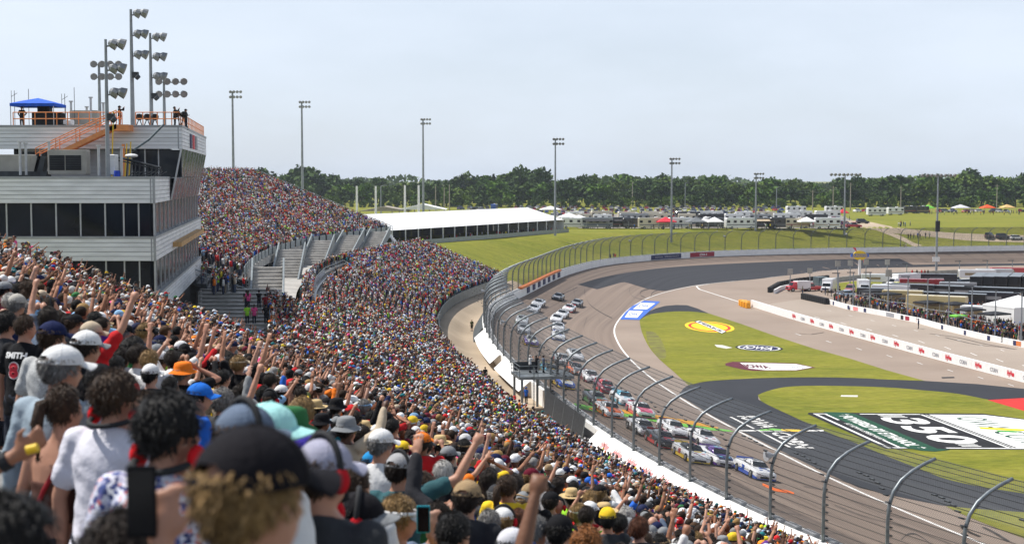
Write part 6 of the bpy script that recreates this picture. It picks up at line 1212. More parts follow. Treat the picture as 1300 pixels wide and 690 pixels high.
def tyre_stack(pts, label, n, h=1.3, m=M_TYRE):
    t = empty("tyre_barrier", (0, 0, 0)); tag(t, label, "barrier", "black tyre barriers"); P = [U(*p, 0) for p in pts]; L = resample(np.array(P)[:, :2], np.linalg.norm(np.diff(np.array(P)[:, :2], axis=0), axis=1).sum() / n)
    mb = MB(); mb.tube([(0, 0, 0), (0, 0, .08), (0, 0, h - .08), (0, 0, h)], [.50, .58, .58, .50], 10); pr = None
    for q in L:
        o = mb.build("tyre_stack", m, t) if pr is None else pr.copy()
        if pr is None: pr = o
        else: COL.objects.link(o)
        o.location = (q[0], q[1], 0)
tyre_stack([(1020, 379.6), (1049, 386)], "black tyre barrier at the end of the pit stall wall", 12); tyre_stack([(977.5, 371), (990, 363.5), (1015, 358.5), (1050, 355)], "long curved black tyre barrier by the pit entry", 26, 1.2)
BASE3 = [(984, 372.5), (992, 368), (1010, 364), (1035, 361)]; w3 = empty("barrier_wall", (0, 0, 0)); tag(w3, "short curved white wall in front of the long tyre barrier", "wall"); wall_seg(BASE3, list(np.linspace(984, 1035, 7)), .9, .35, "wall_panel", M_WHITE, w3)
BASE4 = [(1050, 359.5), (1075, 356), (1104, 353), (1152, 350.5), (1208, 347.8), (1300, 345.6), (1420, 344)]; w4 = empty("inner_barrier_wall", (0, 0, 0)); tag(w4, "pale concrete wall between the inner grass and the far banking", "wall"); wall_seg(BASE4, list(np.linspace(1050, 1420, 22)), 1.15, .35, "wall_panel", M_CONC, w4)
# ---------------------------------------------------------------- vehicles, tents and poles in the pits
def box_vehicle(px, py, L, h, col, rz, label, name="box_truck", cabcol=None, cat="truck", w_=2.4, group="trucks in the pits"):
    p = U(px, py, 0); t = empty(name, (p[0], p[1], .01), rz); tag(t, label, cat, group); m = MB(); m.box((-.6, 0, .6 + (h - .6) / 2), (L - 2.2, w_, h - .6), bev=.06); b = m.build("cargo_box", M_PAINT, t); b.color = (*col, 1)
    m = MB(); sec = []
    for x, z0, z1 in ((L / 2 - 1.75, .45, 2.2), (L / 2 - 1.0, .45, 2.15), (L / 2 - .55, .45, 1.35), (L / 2 + .25, .45, 1.2), (L / 2 + .3, .5, 1.0)): sec.append([(x, -w_ * .46, z0), (x, -w_ * .46, (z0 + z1) / 2), (x, -w_ * .40, z1), (x, w_ * .40, z1), (x, w_ * .46, (z0 + z1) / 2), (x, w_ * .46, z0)])
    loft(m, sec); b = m.build("cab", M_PAINT, t); b.color = (*(cabcol or col), 1)
    m = MB(); m.add([(L / 2 - .98, -w_ * .36, 2.08), (L / 2 - .98, w_ * .36, 2.08), (L / 2 - .50, w_ * .38, 1.42), (L / 2 - .50, -w_ * .38, 1.42)], [(3, 2, 1, 0)]); m.add([(L / 2 - .95, -w_ * .36, 2.08), (L / 2 - .95, w_ * .36, 2.08), (L / 2 - .47, w_ * .38, 1.42), (L / 2 - .47, -w_ * .38, 1.42)], [(0, 1, 2, 3), (3, 2, 1, 0)]); m.build("windscreen", M_CARGLASS, t)
    m = MB(); m.box((L / 2 + .3, 0, .85), (.08, w_ * .6, .35)); m.build("grille", M_DARK, t)
    for sy in (-1, 1):
        m = MB(); m.box((L / 2 + .3, sy * w_ * .38, .95), (.08, .3, .2)); m.build("headlight", M_LENS, t)
        for xx in (L / 2 - .6, -L / 2 + .9): o = wheel_mb(.45, .3).build("wheel", [M_TYRE, M_RIM], t); o.location = (xx, sy * (w_ / 2 - .15), .45); o.rotation_euler = (0, 0, math.pi / 2)
    return t
DN = -2.0
for px, py, L, h, c, rz, lb, nm in [(1096, 372, 6.5, 3.1, W, DN + .3, "white box truck facing pit road by the lamp poles", "box_truck"), (1052, 370, 6.5, 3.0, W, DN, "white box truck at the end of the tyre barrier", "box_truck"), (1043, 367, 6, 2.9, (.06, .09, .10), DN + .6, "dark green-grey box truck beside the tyre barrier", "box_truck"), (1148, 364, 9, 3.2, W, DN - .7, "big white road tractor near the grass in the pits", "road_tractor"), (1015, 369.5, 5.5, 2.4, (.75, .70, .70), DN - .9, "white and red ambulance beside the red pickup", "ambulance")]: box_vehicle(px, py, L, h, c, rz, lb, nm, RD if nm == "ambulance" else None, "ambulance" if nm == "ambulance" else "truck")
for k, (px, py, kd, c, lb, rz) in enumerate([(1029, 369, 'pickup', (.42, .012, .015), "bright red pickup parked by the ambulance in the pits", DN - .9), (1122, 370, 'pickup', (.55, .57, .6), "silver pickup facing pit road in the pits", DN - .1), (1072, 377, 'sedan', (.45, .58, .70), "pale blue and white car behind the pit stall wall", DN - .8), (1079, 371, 'suv', (.42, .16, .18), "dusty pink car behind the pale blue one", DN), (1183, 373, 'suv', (.62, .64, .66), "silver van-like car between the red trailer and the canopies", DN - .5), (1213, 360, 'pickup', W, "white pickup left of the black haulers", DN - .9), (1222, 363, 'suv', W, "white suv right beside the black haulers", DN - .9), (1206, 358, 'suv', W, "white suv farthest back in the pits", DN), (1138, 368, 'suv', (.55, .55, .03), "yellow car partly hidden by the road tractor", DN), (1165, 366, 'pickup', (.32, .02, .03), "dark red pickup before the red trailer", DN - .9), (1178, 363, 'suv', (.30, .02, .03), "dark red car behind the red trailer", DN)]):
    p = U(px, py, 0); parked(p[0], p[1], 0, rz, kd, c, lb, "cars in the pits")
def hauler(px, py, L, h, col, rz, label, name="race_hauler", cat="trailer"):
    p = U(px, py, 0); t = empty(name, (p[0], p[1], .01), rz); tag(t, label, cat, "haulers and trailers in the pits"); m = MB(); m.box((0, 0, .7 + (h - .7) / 2), (L, 2.6, h - .7), bev=.08); b = m.build("body", M_PAINT, t); b.color = (*col, 1)
    for sy in (-1, 1):
        m = MB(); m.box((L * .1, sy * 1.312, h * .62), (L * .5, .03, h * .22)); o = m.build("side_print", M_PAINT, t); o.color = (*((.30, .30, .31) if sum(col) < .3 else (.30, .22, .12)), 1)
        for xx in (-L * .36, -L * .28): o = wheel_mb(.45, .3).build("wheel", [M_TYRE, M_RIM], t); o.location = (xx, sy * 1.15, .45); o.rotation_euler = (0, 0, math.pi / 2)
    m = MB(); m.box((L / 2 + .02, 0, h * .5), (.05, 2.3, h * .62)); m.build("rear_door", M_DARK if sum(col) < .3 else M_SIDING2, t); return t
for k, (px, lb) in enumerate([(1243, "first black hauler in the row, next to the white suv"), (1258, "second black hauler in the row behind the white tent"), (1274, "third black hauler in the row behind the white tent"), (1291, "black hauler at the frame's edge"), (1308, "black hauler beyond the frame's edge")]): hauler(px, 371, 15, 4.1, (.010, .010, .012), 1.15, lb)
for px, py, L, h, c, rz, lb in [(1146, 388, 8, 3.2, (.62, .48, .22), 2.75, "tan trailer farther up the pit stalls"), (1189, 401, 11, 3.9, (.64, .50, .24), 2.62, "long tan trailer in the middle of the pits"), (1244, 409, 6.5, 3.0, W, 2.6, "white equipment trailer by the white tent"), (1170, 368, 10, 2.6, (.32, .015, .02), 2.9, "dark red trailer beside the road tractor"), (1196, 388, 9, 2.8, (.012, .012, .014), 2.7, "black trailer behind the long tan one"), (1222, 391, 9, 3.0, (.012, .012, .014), 2.7, "second black trailer behind the white equipment trailer"), (1262, 389, 10, 3.0, (.02, .02, .03), 2.7, "black trailer behind the white tent"), (1280, 352, 9, 2.6, (.5, .03, .04), 3.0, "red-topped trailer by the inner wall")]: hauler(px, py, L, h, c, rz, lb, "equipment_trailer")
for k, (px, py, L, h, c, rz, lb) in enumerate([(1110, 382, 7, 2.8, (.02, .02, .03), 2.7, "black trailer closest to the tyre barrier"), (1131, 379, 8, 3.0, W, 2.7, "white trailer between the silver pickup and the tan trailer"), (1158, 379, 9, 3.2, (.03, .03, .035), 2.7, "dark grey trailer behind the tan trailers"), (1204, 379, 8, 2.9, (.02, .02, .02), 2.7, "black trailer with the white pickup behind it"), (1216, 374, 8, 2.8, (.30, .31, .33), 2.8, "silver trailer left of the black haulers"), (1232, 381, 9, 3.0, (.012, .012, .014), 2.7, "low black trailer in front of the black haulers"), (1275, 384, 9, 3.2, (.012, .012, .014), 2.7, "black trailer hidden behind the gabled tent"), (1190, 363, 9, 3.0, (.02, .02, .03), 2.9, "black trailer behind the red trailer"), (1240, 356, 9, 2.8, W, 3.0, "white trailer by the inner wall"), (1262, 355, 9, 2.8, (.55, .55, .56), 3.0, "pale grey trailer by the inner wall"), (1112, 361, 7, 2.6, W, 2.9, "white trailer on the grass edge by the box truck")]): hauler(px, py, L, h, c, rz, lb, "equipment_trailer")
p = U(1292, 412, 0); canopy((p[0], p[1], 0), 9, 8, 3.4, 1.9, M_TENTW, "white gabled tent with closed sides at the edge of the pits", "tents in the pits", "canopy_tent", .4, [((-1, -1), (1, -1)), ((1, -1), (1, 1)), ((1, 1), (-1, 1)), ((-1, 1), (-1, -1))], M_TENTW)
for k, (px, py, lb) in enumerate([(1108, 386, "black canopy nearest the tyre barrier"), (1127, 390, "black canopy over the crew next to the tan trailer"), (1158, 397, "black canopy before the tan trailers"), (1178, 402, "wide black canopy under the long tan trailer"), (1231, 412, "black round-topped canopy before the white equipment trailer"), (1262, 418, "black canopy left of the white tent"), (1212, 404, "black canopy right of the long tan trailer")]):
    p = U(px, py, 0); canopy((p[0], p[1], 0), 4.6, 3.2, 2.7, .5, M_BLACK, lb, "pit stall canopies", "pit_canopy", .45)
p = U(1216, 416, 0); canopy((p[0], p[1], 0), 2.6, 2.0, 2.1, .3, M_LGREEN, "bright green canopy among the pit crews", "pit stall canopies", "pit_canopy", .45)
for k, (px, pt, pb, sign) in enumerate([(1064, 346, 388, 0), (1083, 345, 390, 0), (1104, 345, 396, 0), (1127, 347, 400, 1), (1152, 350, 405, 0), (1177, 352, 411, 0), (1204, 356, 418, 0), (1233, 362, 426, 0), (1263, 368, 433, 0), (1296, 370, 440, 0), (1063, 335, 372, 1), (1079, 334, 368, 1), (1099, 333, 366, 1), (1126, 333, 360, 1), (1151, 334, 352, 0), (1218, 331, 346, 0), (1253, 330, 346, 0), (1285, 330, 345, 0), (1003, 345, 366, 1), (1028, 344, 362, 1)]):
    p = U(px, pb, 0); T = at_y(px, pt, p[1]); t = empty("pit_light_pole", (p[0], p[1], 0)); tag(t, f"grey {'pole with a square panel' if sign else 'lamp pole'} in the pits, {ordw(k + 1 if k < 10 else k - 9)} in the {'front' if k < 10 else 'rear'} line", "light pole", "lamp poles in the pits"); m = MB(); m.tube([(0, 0, 0), (0, 0, T[2])], [.14, .10], 8); m.build("pole", M_POLE, t)
    if sign: m = MB(); m.box((0, -.1, T[2] + .1), (1.2, .15, 1.3), bev=.03); m.build("panel", M_ACBOX, t)
    else: m = MB(); m.box((-.5, 0, T[2] - .1), (1.6, .25, .16)); m.build("lamp", M_DSTEEL, t)
pl = [(1062, 389), (1100, 397), (1152, 408), (1204, 420), (1263, 436)]
for (a, b) in zip(pl[:-1], pl[1:]):
    A, B = U(*a, 0), U(*b, 0); m = MB(); m.tube([A + [0, 0, 3.3], (A + B) / 2 + [0, 0, 3.0], B + [0, 0, 3.3]], .05, 4); o = m.build("overhead_boom", M_STEEL); tag(o, f"thin grey air-hose boom over the pit stalls starting at the {ordw(pl.index(a) + 1)} stall gap", "boom", "booms over the pit stalls")
# ---------------------------------------------------------------- people
def skinmat(name, rough, vary, scale, bump=0, bscale=30, stretch=None, spec=.3): return mat(name, (1, 1, 1), rough, 0, vary, scale, spec, bump, bscale, objcol=True, stretch=stretch)
M_SKIN = skinmat("skin", .5, .10, 9, .08, 60); M_CLOTH = skinmat("clothing", .85, .16, 5, .35, 22, spec=.15); M_HAIR = skinmat("hair", .55, .55, 45, .9, 120, (1, 1, .25)); M_CAPM = skinmat("cap_fabric", .85, .14, 14, .3, 90, spec=.12); M_EYE = mat("dark_eye", (.02, .015, .012), .3)
M_HEATHER = mat("heather_cloth", (1, 1, 1), .9, 0, .45, 160, .1, objcol=True, lo=.42, hi=.58)
def _floral(t, b):
    o = N(t, "TexCoord").outputs['Object']; v = N(t, "TexVoronoi", Scale=62.0); t.links.new(o, v.inputs['Vector']); s = N(t, "SeparateColor"); t.links.new(v.outputs['Color'], s.inputs[0])
    t.links.new(ramp(t, s.outputs[0], [(.0, (.03, .04, .13)), (.24, (.06, .09, .28)), (.25, (.62, .62, .70)), (.60, (.55, .57, .70)), (.61, (.50, .12, .14)), (.74, (.70, .45, .45)), (.75, (.10, .12, .35)), (1.0, (.72, .72, .76))]), b.inputs['Base Color']); b.inputs['Roughness'].default_value = .85
    for e in []: pass
M_FLORAL = uvmat("floral_print_cloth", _floral)
UA, FA = .295, .27
def ik(S_, T_, pole):
    S_, T_ = Vector(S_), Vector(T_); d = T_ - S_; L = min(d.length, (UA + FA) * .985); d.normalize(); a = (UA * UA - FA * FA + L * L) / (2 * L); h = math.sqrt(max(UA * UA - a * a, 0)); p = Vector(pole); p = (p - d * p.dot(d)).normalized(); return S_ + d * a + p * h, S_ + d * L
SHY = 1.445
def arm(side, target, pole=None):
    S_ = Vector((side * .185, -.005, SHY)); pole = pole or (side * .6, -.3, -.8); E, H = ik(S_, target, pole)
    if target[2] > 1.55: S2 = S_ + Vector((-side * .015, .0, .045)); E, H = ik(S2, target, pole); S_ = S2
    return S_, E, H
POSES = {  # right-hand target, left-hand target, right hand shape, left hand shape, head turn, words
    'down': ((.27, .03, .86), (-.27, .03, .86), 'open', 'open', -.38, "standing with arms down"), 'fist_r': ((.34, .16, 2.02), (-.26, .05, .88), 'fist', 'open', -.25, "raising a right fist"), 'fist_l': ((.26, .05, .88), (-.34, .16, 2.02), 'open', 'fist', .1, "raising a left fist"),
    'both': ((.36, .14, 1.98), (-.36, .14, 1.98), 'open', 'open', 0.0, "with both arms thrown up"), 'phone2': ((.07, .36, 1.62), (-.07, .36, 1.62), 'fist', 'fist', -.05, "filming with both hands"), 'clap': ((.04, .36, 1.34), (-.04, .36, 1.34), 'open', 'open', -.2, "clapping at chest height"),
    'point': ((.34, .46, 1.78), (-.26, .05, .88), 'open', 'open', -.35, "stretching the right arm forward"), 'phone1': ((.20, .40, 1.84), (-.26, .05, .90), 'fist', 'open', -.1, "holding one hand high in front"), 'wave': ((.46, .08, 1.90), (-.26, .03, .88), 'open', 'open', .15, "waving an open right hand"),
    'shade': ((.10, .16, 1.70), (-.26, .05, .90), 'open', 'open', -.3, "shading the eyes with one hand"), 'hips': ((.20, .0, 1.02), (-.20, .0, 1.02), 'fist', 'fist', .2, "with hands on hips"), 'cross': ((-.10, .19, 1.26), (.10, .21, 1.24), 'fist', 'fist', -.15, "with folded arms"), 'reach': ((.50, .18, 1.86), (-.26, .05, .88), 'fist', 'open', -.3, "punching a fist out to the right"), 'wave_l': ((.26, .05, .88), (-.42, .12, 1.92), 'open', 'open', .05, "waving an open left hand")}
TORSO = [(.86, .165, .118), (.95, .176, .128), (1.05, .160, .115), (1.15, .155, .108), (1.28, .172, .118), (1.38, .188, .115), (1.445, .172, .095), (1.49, .105, .075), (1.525, .062, .062)]
def capsule(m, pts, rs, n=10, k=None):
    m.tube(pts, list(rs), n, k)
    for p, r in zip(pts, rs): m.ball(p, r * .99, n, 6, k)
def ring_loft(m, rings, n=14, infl=0.0, k=None):
    secs = [[((rx + infl) * math.cos(2 * math.pi * j / n), (ry + infl) * math.sin(2 * math.pi * j / n), z) for j in range(n)] for z, rx, ry in rings]; return loft(m, secs, k)
def rotz(v, a): return Vector((v[0] * math.cos(a) - v[1] * math.sin(a), v[0] * math.sin(a) + v[1] * math.cos(a), v[2]))
def hand(m, W_, d, side, shape, k=None, r=.0095, up=None):
    """palm, four unequal fingers and a thumb at wrist W_, pointing along d"""
    d = Vector(d).normalized(); nrm = Vector((0, 1, 0)) if abs(d.y) < .8 else Vector((0, 0, 1)); a = d.cross(nrm).normalized(); nrm = a.cross(d).normalized()
    if shape == 'open':
        c = Vector(W_) + d * .05; rot = Matrix((a, nrm, d)).transposed(); m.ball(c, (.042, .017, .055), 10, 7, k, rot)
        for q, (off, L) in enumerate(((-.030, .066), (-.010, .076), (.010, .072), (.030, .056))):
            b = Vector(W_) + d * .092 + a * off; spread = d + a * off * 6; spread.normalize(); p1 = b + spread * L * .5; p2 = p1 + (spread + nrm * .35).normalized() * L * .5; m.tube([b - spread * .02, p1, p2, p2 + spread * .004], [r, r * .92, r * .75, r * .4], 6, k)
        t0 = Vector(W_) + d * .03 + a * (-side * .034); t1 = t0 + (d * .7 - a * side * .8 + nrm * .2).normalized() * .036; t2 = t1 + (d * .9 - a * side * .35 + nrm * .2).normalized() * .03; m.tube([t0, t1, t2], [r * 1.25, r * 1.1, r * .7], 6, k)
    else:
        c = Vector(W_) + d * .05; rot = Matrix((a, nrm, d)).transposed(); m.ball(c, (.042, .026, .048), 10, 7, k, rot)
        for q, (off, L) in enumerate(((-.030, .030), (-.010, .034), (.010, .033), (.030, .028))):
            b = Vector(W_) + d * .080 + a * off; p1 = b + d * .012 + nrm * L * .6; p2 = p1 - d * .034 + nrm * .012; m.tube([b, b + d * .014, p1, p2], [r * 1.05, r * 1.15, r * 1.1, r * .8], 6, k)
        t0 = Vector(W_) + d * .03 + a * (-side * .034); t1 = t0 + (d * .6 + nrm * .8).normalized() * .04; t2 = t1 + (a * side * .9 + nrm * .2).normalized() * .03; m.tube([t0, t1, t2], [r * 1.3, r * 1.2, r * .8], 6, k)
def remesh(m, vox, it, name, mats, wob=0.0, seed=0):
    me = bpy.data.meshes.new(name); me.from_pydata(m.v, [], m.f); o = bpy.data.objects.new(name, me); COL.objects.link(o); r = o.modifiers.new("r", 'REMESH'); r.mode = 'VOXEL'; r.voxel_size = vox
    s = o.modifiers.new("s", 'SMOOTH'); s.factor = .5; s.iterations = it; dg = bpy.context.evaluated_depsgraph_get(); out = bpy.data.meshes.new_from_object(o.evaluated_get(dg)); bpy.data.objects.remove(o); bpy.data.meshes.remove(me)
    n = len(out.vertices); co = np.empty(n * 3, np.float32); out.vertices.foreach_get("co", co); co = co.reshape(-1, 3)
    if wob:
        nn = np.empty(n * 3, np.float32); out.vertices.foreach_get("normal", nn); nn = nn.reshape(-1, 3); p = co * 1.0
        w_ = np.sin(p[:, 2] * 31 + 3 * np.sin(p[:, 0] * 17 + seed)) * np.sin(p[:, 0] * 23 + p[:, 1] * 19 + seed * 2) + .6 * np.sin(p[:, 2] * 62 + p[:, 0] * 40 + seed); co = co + nn * (w_ * wob)[:, None]; out.vertices.foreach_set("co", co.astype(np.float32).ravel())
    out.polygons.foreach_set("use_smooth", np.ones(len(out.polygons), dtype=bool)); out.materials.clear(); out.materials.append(mats); out.name = name; return out
HEADZ = 1.655
def head_into(m, turn, k=None):
    def P(x, y, z): q = rotz((x, y, 0), turn); return (q.x, q.y, z)
    R3 = Matrix.Rotation(turn, 3, 'Z'); m.ball(P(0, -.008, 1.672), (.075, .096, .102), 16, 12, k, R3); m.ball(P(0, .030, 1.612), (.056, .066, .068), 12, 8, k, R3); m.ball(P(0, .062, 1.575), (.026, .026, .022), 8, 6, k, R3)
    m.tube([P(0, .088, 1.665), P(0, .102, 1.640), P(0, .112, 1.622), P(0, .092, 1.612)], [.010, .013, .017, .012], 7, k); m.ball(P(0, .086, 1.590), (.024, .012, .009), 8, 5, k, R3)
    for s in (-1, 1): m.ball(P(s * .077, -.004, 1.648), (.011, .021, .032), 8, 6, k, R3); m.ball(P(s * .033, .078, 1.668), (.020, .016, .012), 8, 6, k, R3)
    m.tube([P(0, -.018, 1.46), P(0, -.008, 1.60)], [.060, .054], 12, k)
BODYM, SHIRTM, TROUM = {}, {}, {}
def arms_of(pose): p = POSES[pose]; return arm(1, p[0]), arm(-1, p[1])
def body_mesh(pose, vox=.0155):
    if (pose, vox) in BODYM: return BODYM[pose, vox]
    p = POSES[pose]; m = MB(); ring_loft(m, TORSO, 16); head_into(m, p[4])
    for s, (S_, E, H) in zip((1, -1), arms_of(pose)):
        capsule(m, [S_, S_ + (E - S_) * .45, E], [.053, .046, .038]); capsule(m, [E, E + (H - E) * .35, H], [.037, .038, .026])
        hand(m, H, (H - E), s, p[2] if s > 0 else p[3], r=max(.0095, min(vox, .0125) * .86))
        hx = s * .092; capsule(m, [(hx, 0, .92), (hx * 1.05, .012, .50)], [.082, .054]); capsule(m, [(hx * 1.05, .012, .50), (hx * 1.08, -.01, .30), (hx * 1.1, -.02, .09)], [.052, .052, .036]); m.ball((hx * 1.12, .05, .045), (.042, .11, .04), 10, 6)
    me = remesh(m, vox, 3, "person", M_SKIN); e = MB(); e.v = []; BODYM[pose, vox] = me; return me
def shirt_mesh(pose, kind):
    if (pose, kind) in SHIRTM: return SHIRTM[pose, kind]
    m = MB(); ring_loft(m, [(z - (.05 if i == 0 else 0), rx, ry) for i, (z, rx, ry) in enumerate(TORSO[:8])] + [(1.505, .078, .070)], 16, .017)
    for s, (S_, E, H) in zip((1, -1), arms_of(pose)):
        m.ball(S_, .075, 10, 7)
        if kind == 'long': capsule(m, [S_, S_ + (E - S_) * .5, E], [.074, .064, .056]); capsule(m, [E, E + (H - E) * .5, E + (H - E) * .93], [.055, .052, .043])
        elif kind == 'short': m.tube([S_, S_ + (E - S_) * .35, S_ + (E - S_) * .72], [.074, .069, .066], 12); m.ball(S_ + (E - S_) * .68, .062, 10, 6)
        elif kind == 'hood': capsule(m, [S_, S_ + (E - S_) * .5, E], [.082, .072, .062]); capsule(m, [E, E + (H - E) * .5, E + (H - E) * .93], [.060, .056, .048])
    if kind == 'hood': m.ball((0, -.085, 1.47), (.125, .075, .085), 14, 8); m.tube([(.11, .0, 1.50), (.06, -.11, 1.52), (-.06, -.11, 1.52), (-.11, .0, 1.50)], .035, 8)
    else: m.tube([(.072 * math.cos(a), -.006 + .070 * math.sin(a), 1.508 - .012 * math.sin(a)) for a in np.linspace(0, 6.283, 13)], .011, 6)
    me = remesh(m, .019, 3, "shirt", M_CLOTH, .0035, len(SHIRTM)); SHIRTM[pose, kind] = me; return me
def trousers_mesh(kind):
    if kind in TROUM: return TROUM[kind]
    m = MB(); ring_loft(m, [(.80, .150, .115), (.88, .178, .132), (.97, .182, .135), (1.03, .166, .122)], 16, .008)
    for s in (-1, 1):
        hx = s * .094
        if kind == 'long': capsule(m, [(hx, 0, .88), (hx * 1.06, .012, .50), (hx * 1.10, -.015, .10)], [.098, .074, .058])
        else: m.tube([(hx, 0, .88), (hx * 1.04, .012, .62), (hx * 1.06, .012, .46)], [.100, .088, .084], 12)
    me = remesh(m, .025, 3, "trousers", M_CLOTH, .004, 3); TROUM[kind] = me; return me
def shoe_mesh():
    if 'shoe' in SM: return SM['shoe']
    m = MB(); m.ball((0, .05, .05), (.050, .135, .055), 12, 8); m.ball((0, -.03, .075), (.046, .06, .06), 10, 6); o = m.build("shoe", M_CLOTH, None, True); SM['shoe'] = o.data; bpy.data.objects.remove(o); return SM['shoe']
HEADM = {}
def shell(c, r, keep, nu=28, nv=20, noise_=0.0, seed=0, fall=None):
    """an ellipsoid shell limited to where keep(x, y, z) holds"""
    rr = np.random.default_rng(seed); m = MB(); b = MB(); b.ball((0, 0, 0), r, nu, nv); V = np.array(b.v)
    n = V / np.linalg.norm(V, axis=1)[:, None]; ph = np.sin(n[:, 0] * 21 + seed) * np.sin(n[:, 1] * 17 + 2 * seed) * np.sin(n[:, 2] * 19 + seed) + .5 * np.sin(n[:, 0] * 43 + n[:, 2] * 37 + seed); V = V * (1 + noise_ * ph)[:, None] + np.array(c)
    fs = [f_ for f_ in b.f if keep(*V[list(f_)].mean(0))]; used = sorted({i for f_ in fs for i in f_}); mp_ = {i: j for j, i in enumerate(used)}; m.add([V[i] for i in used], [tuple(mp_[i] for i in f_) for f_ in fs]); return m
def headwear(kind):
    """hair and headgear meshes, centred on the person's own axis, facing +y"""
    if kind in HEADM: return HEADM[kind]
    mt = M_HAIR; HC = (0, -.012, 1.682)
    if kind == 'hair_short': m = shell(HC, (.089, .109, .106), lambda x, y, z: (z > 1.715 + max(0, y) * .35) if y > .035 else (z > (1.665 if y > -.02 else 1.665 + (y + .02) * 1.15)), noise_=.028, seed=1)
    elif kind == 'hair_thick': m = shell(HC, (.100, .119, .117), lambda x, y, z: (z > 1.72 + max(0, y) * .3) if y > .04 else (z > (1.65 if y > -.02 else 1.65 + (y + .02) * 1.3)), noise_=.05, seed=2)
    elif kind == 'hair_curly': m = shell((0, -.015, 1.69), (.120, .135, .130), lambda x, y, z: (z > 1.71 + max(0, y) * .3) if y > .05 else z > 1.575, 34, 24, .085, 3)
    elif kind == 'hair_long':
        m = shell(HC, (.096, .115, .112), lambda x, y, z: (z > 1.715 + max(0, y) * .3) if y > .03 else z > 1.60, noise_=.035, seed=4); secs = []
        for z, rx, ry, cy in ((1.66, .098, .085, -.04), (1.58, .105, .075, -.055), (1.50, .112, .062, -.075), (1.42, .115, .048, -.098), (1.33, .098, .034, -.118), (1.27, .06, .02, -.12)): secs.append([(rx * math.cos(2 * math.pi * j / 14) * (1 + .06 * math.sin(5 * j)), cy + ry * math.sin(2 * math.pi * j / 14), z + .01 * math.sin(3 * j)) for j in range(14)])
        loft(m, secs)
    elif kind == 'hair_tail':
        m = shell(HC, (.090, .110, .107), lambda x, y, z: (z > 1.715 + max(0, y) * .35) if y > .035 else (z > 1.655 if y > -.02 else z > 1.60), noise_=.02, seed=5); m.tube([(0, -.105, 1.70), (0, -.155, 1.685), (.005, -.175, 1.60), (.0, -.165, 1.50), (.0, -.155, 1.42)], [.022, .034, .036, .026, .008], 9)
    elif kind == 'hair_under': m = shell(HC, (.085, .106, .104), lambda x, y, z: z < 1.715 and (y < .03) and z > (1.65 if y > -.02 else 1.65 + (y + .02) * 1.0), noise_=.03, seed=6)
    elif kind == 'hair_under_long': m = shell(HC, (.093, .112, .106), lambda x, y, z: z < 1.715 and y < .02 and z > 1.60, noise_=.04, seed=7); secs = []; [secs.append([(rx * math.cos(2 * math.pi * j / 12), cy + ry * math.sin(2 * math.pi * j / 12), z + .01 * math.sin(3 * j)) for j in range(12)]) for z, rx, ry, cy in ((1.64, .094, .07, -.05), (1.54, .102, .06, -.07), (1.44, .108, .045, -.10), (1.34, .08, .03, -.118), (1.30, .05, .02, -.12))]; loft(m, secs)
    elif kind in ('cap', 'cap_open'):
        mt = M_CAPM; m = shell((0, -.004, 1.695), (.094, .114, .098), lambda x, y, z: z > 1.692 and not (kind == 'cap_open' and y < -.05 and (x / .046) ** 2 + ((z - 1.69) / .048) ** 2 < 1), 40, 30, .004, 8); m.ball((0, -.004, 1.794), (.009, .009, .006), 8, 5)
        if kind == 'cap_open': m.tube([(-.05, -.100, 1.704), (-.02, -.114, 1.700), (.02, -.114, 1.700), (.05, -.100, 1.704)], .0085, 6)
        m.tube([(.0945 * math.cos(a), -.004 + .1145 * math.sin(a), 1.694) for a in np.linspace(-1.2, 4.34, 26)], .005, 5)
        for a in (math.pi / 6, math.pi / 2, 5 * math.pi / 6, 7 * math.pi / 6, 11 * math.pi / 6): m.tube([(.0945 * math.cos(a) * math.cos(e), -.004 + .1145 * math.sin(a) * math.cos(e), 1.695 + .0985 * math.sin(e)) for e in np.linspace(.02 if a < 3.3 else .55, 1.5, 9)], .0022, 4, cap=False)
    elif kind == 'bill':
        mt = M_CAPM; m = MB(); vs = []; na = 13
        for k_ in range(3):
            for j in range(na):
                a = -1.05 + 2.1 * j / (na - 1); t_ = k_ / 2; e = .078 * math.cos(a * .80) * t_; x = (.094 + e * .25) * math.sin(a); y = -.004 + .112 * math.cos(a) + e; vs.append((x, y, 1.700 - .020 * abs(math.sin(a)) ** 2 * (1 + t_) - .012 * t_))
        top = len(vs); vs2 = [(x, y, z + .007) for x, y, z in vs]; fs = [(k_ * na + j, k_ * na + j + 1, (k_ + 1) * na + j + 1, (k_ + 1) * na + j) for k_ in range(2) for j in range(na - 1)]; m.add(vs2, fs); m.add(vs, [tuple(reversed(f_)) for f_ in fs])
        m.add([vs[2 * na + j] for j in range(na)] + [vs2[2 * na + j] for j in range(na)], [(j, j + 1, na + j + 1, na + j) for j in range(na - 1)])
    elif kind == 'bucket':
        mt = M_CAPM; m = MB(); secs = []
        for z, r in ((1.665, .165), (1.69, .135), (1.705, .108), (1.74, .104), (1.785, .092), (1.80, .06), (1.803, .01)): secs.append([(r * math.cos(2 * math.pi * j / 22) * .94, -.004 + r * math.sin(2 * math.pi * j / 22) * 1.08, z + (.006 * math.sin(3 * 2 * math.pi * j / 22) if r > .12 else 0)) for j in range(22)])
        loft(m, secs, capa=False)
    elif kind == 'straw':
        mt = M_CAPM; m = MB(); secs = []
        for z, r in ((1.70, .20), (1.695, .15), (1.705, .106), (1.76, .100), (1.80, .085), (1.803, .02)): secs.append([(r * math.cos(2 * math.pi * j / 22) * .94, -.004 + r * math.sin(2 * math.pi * j / 22) * 1.06, z) for j in range(22)])
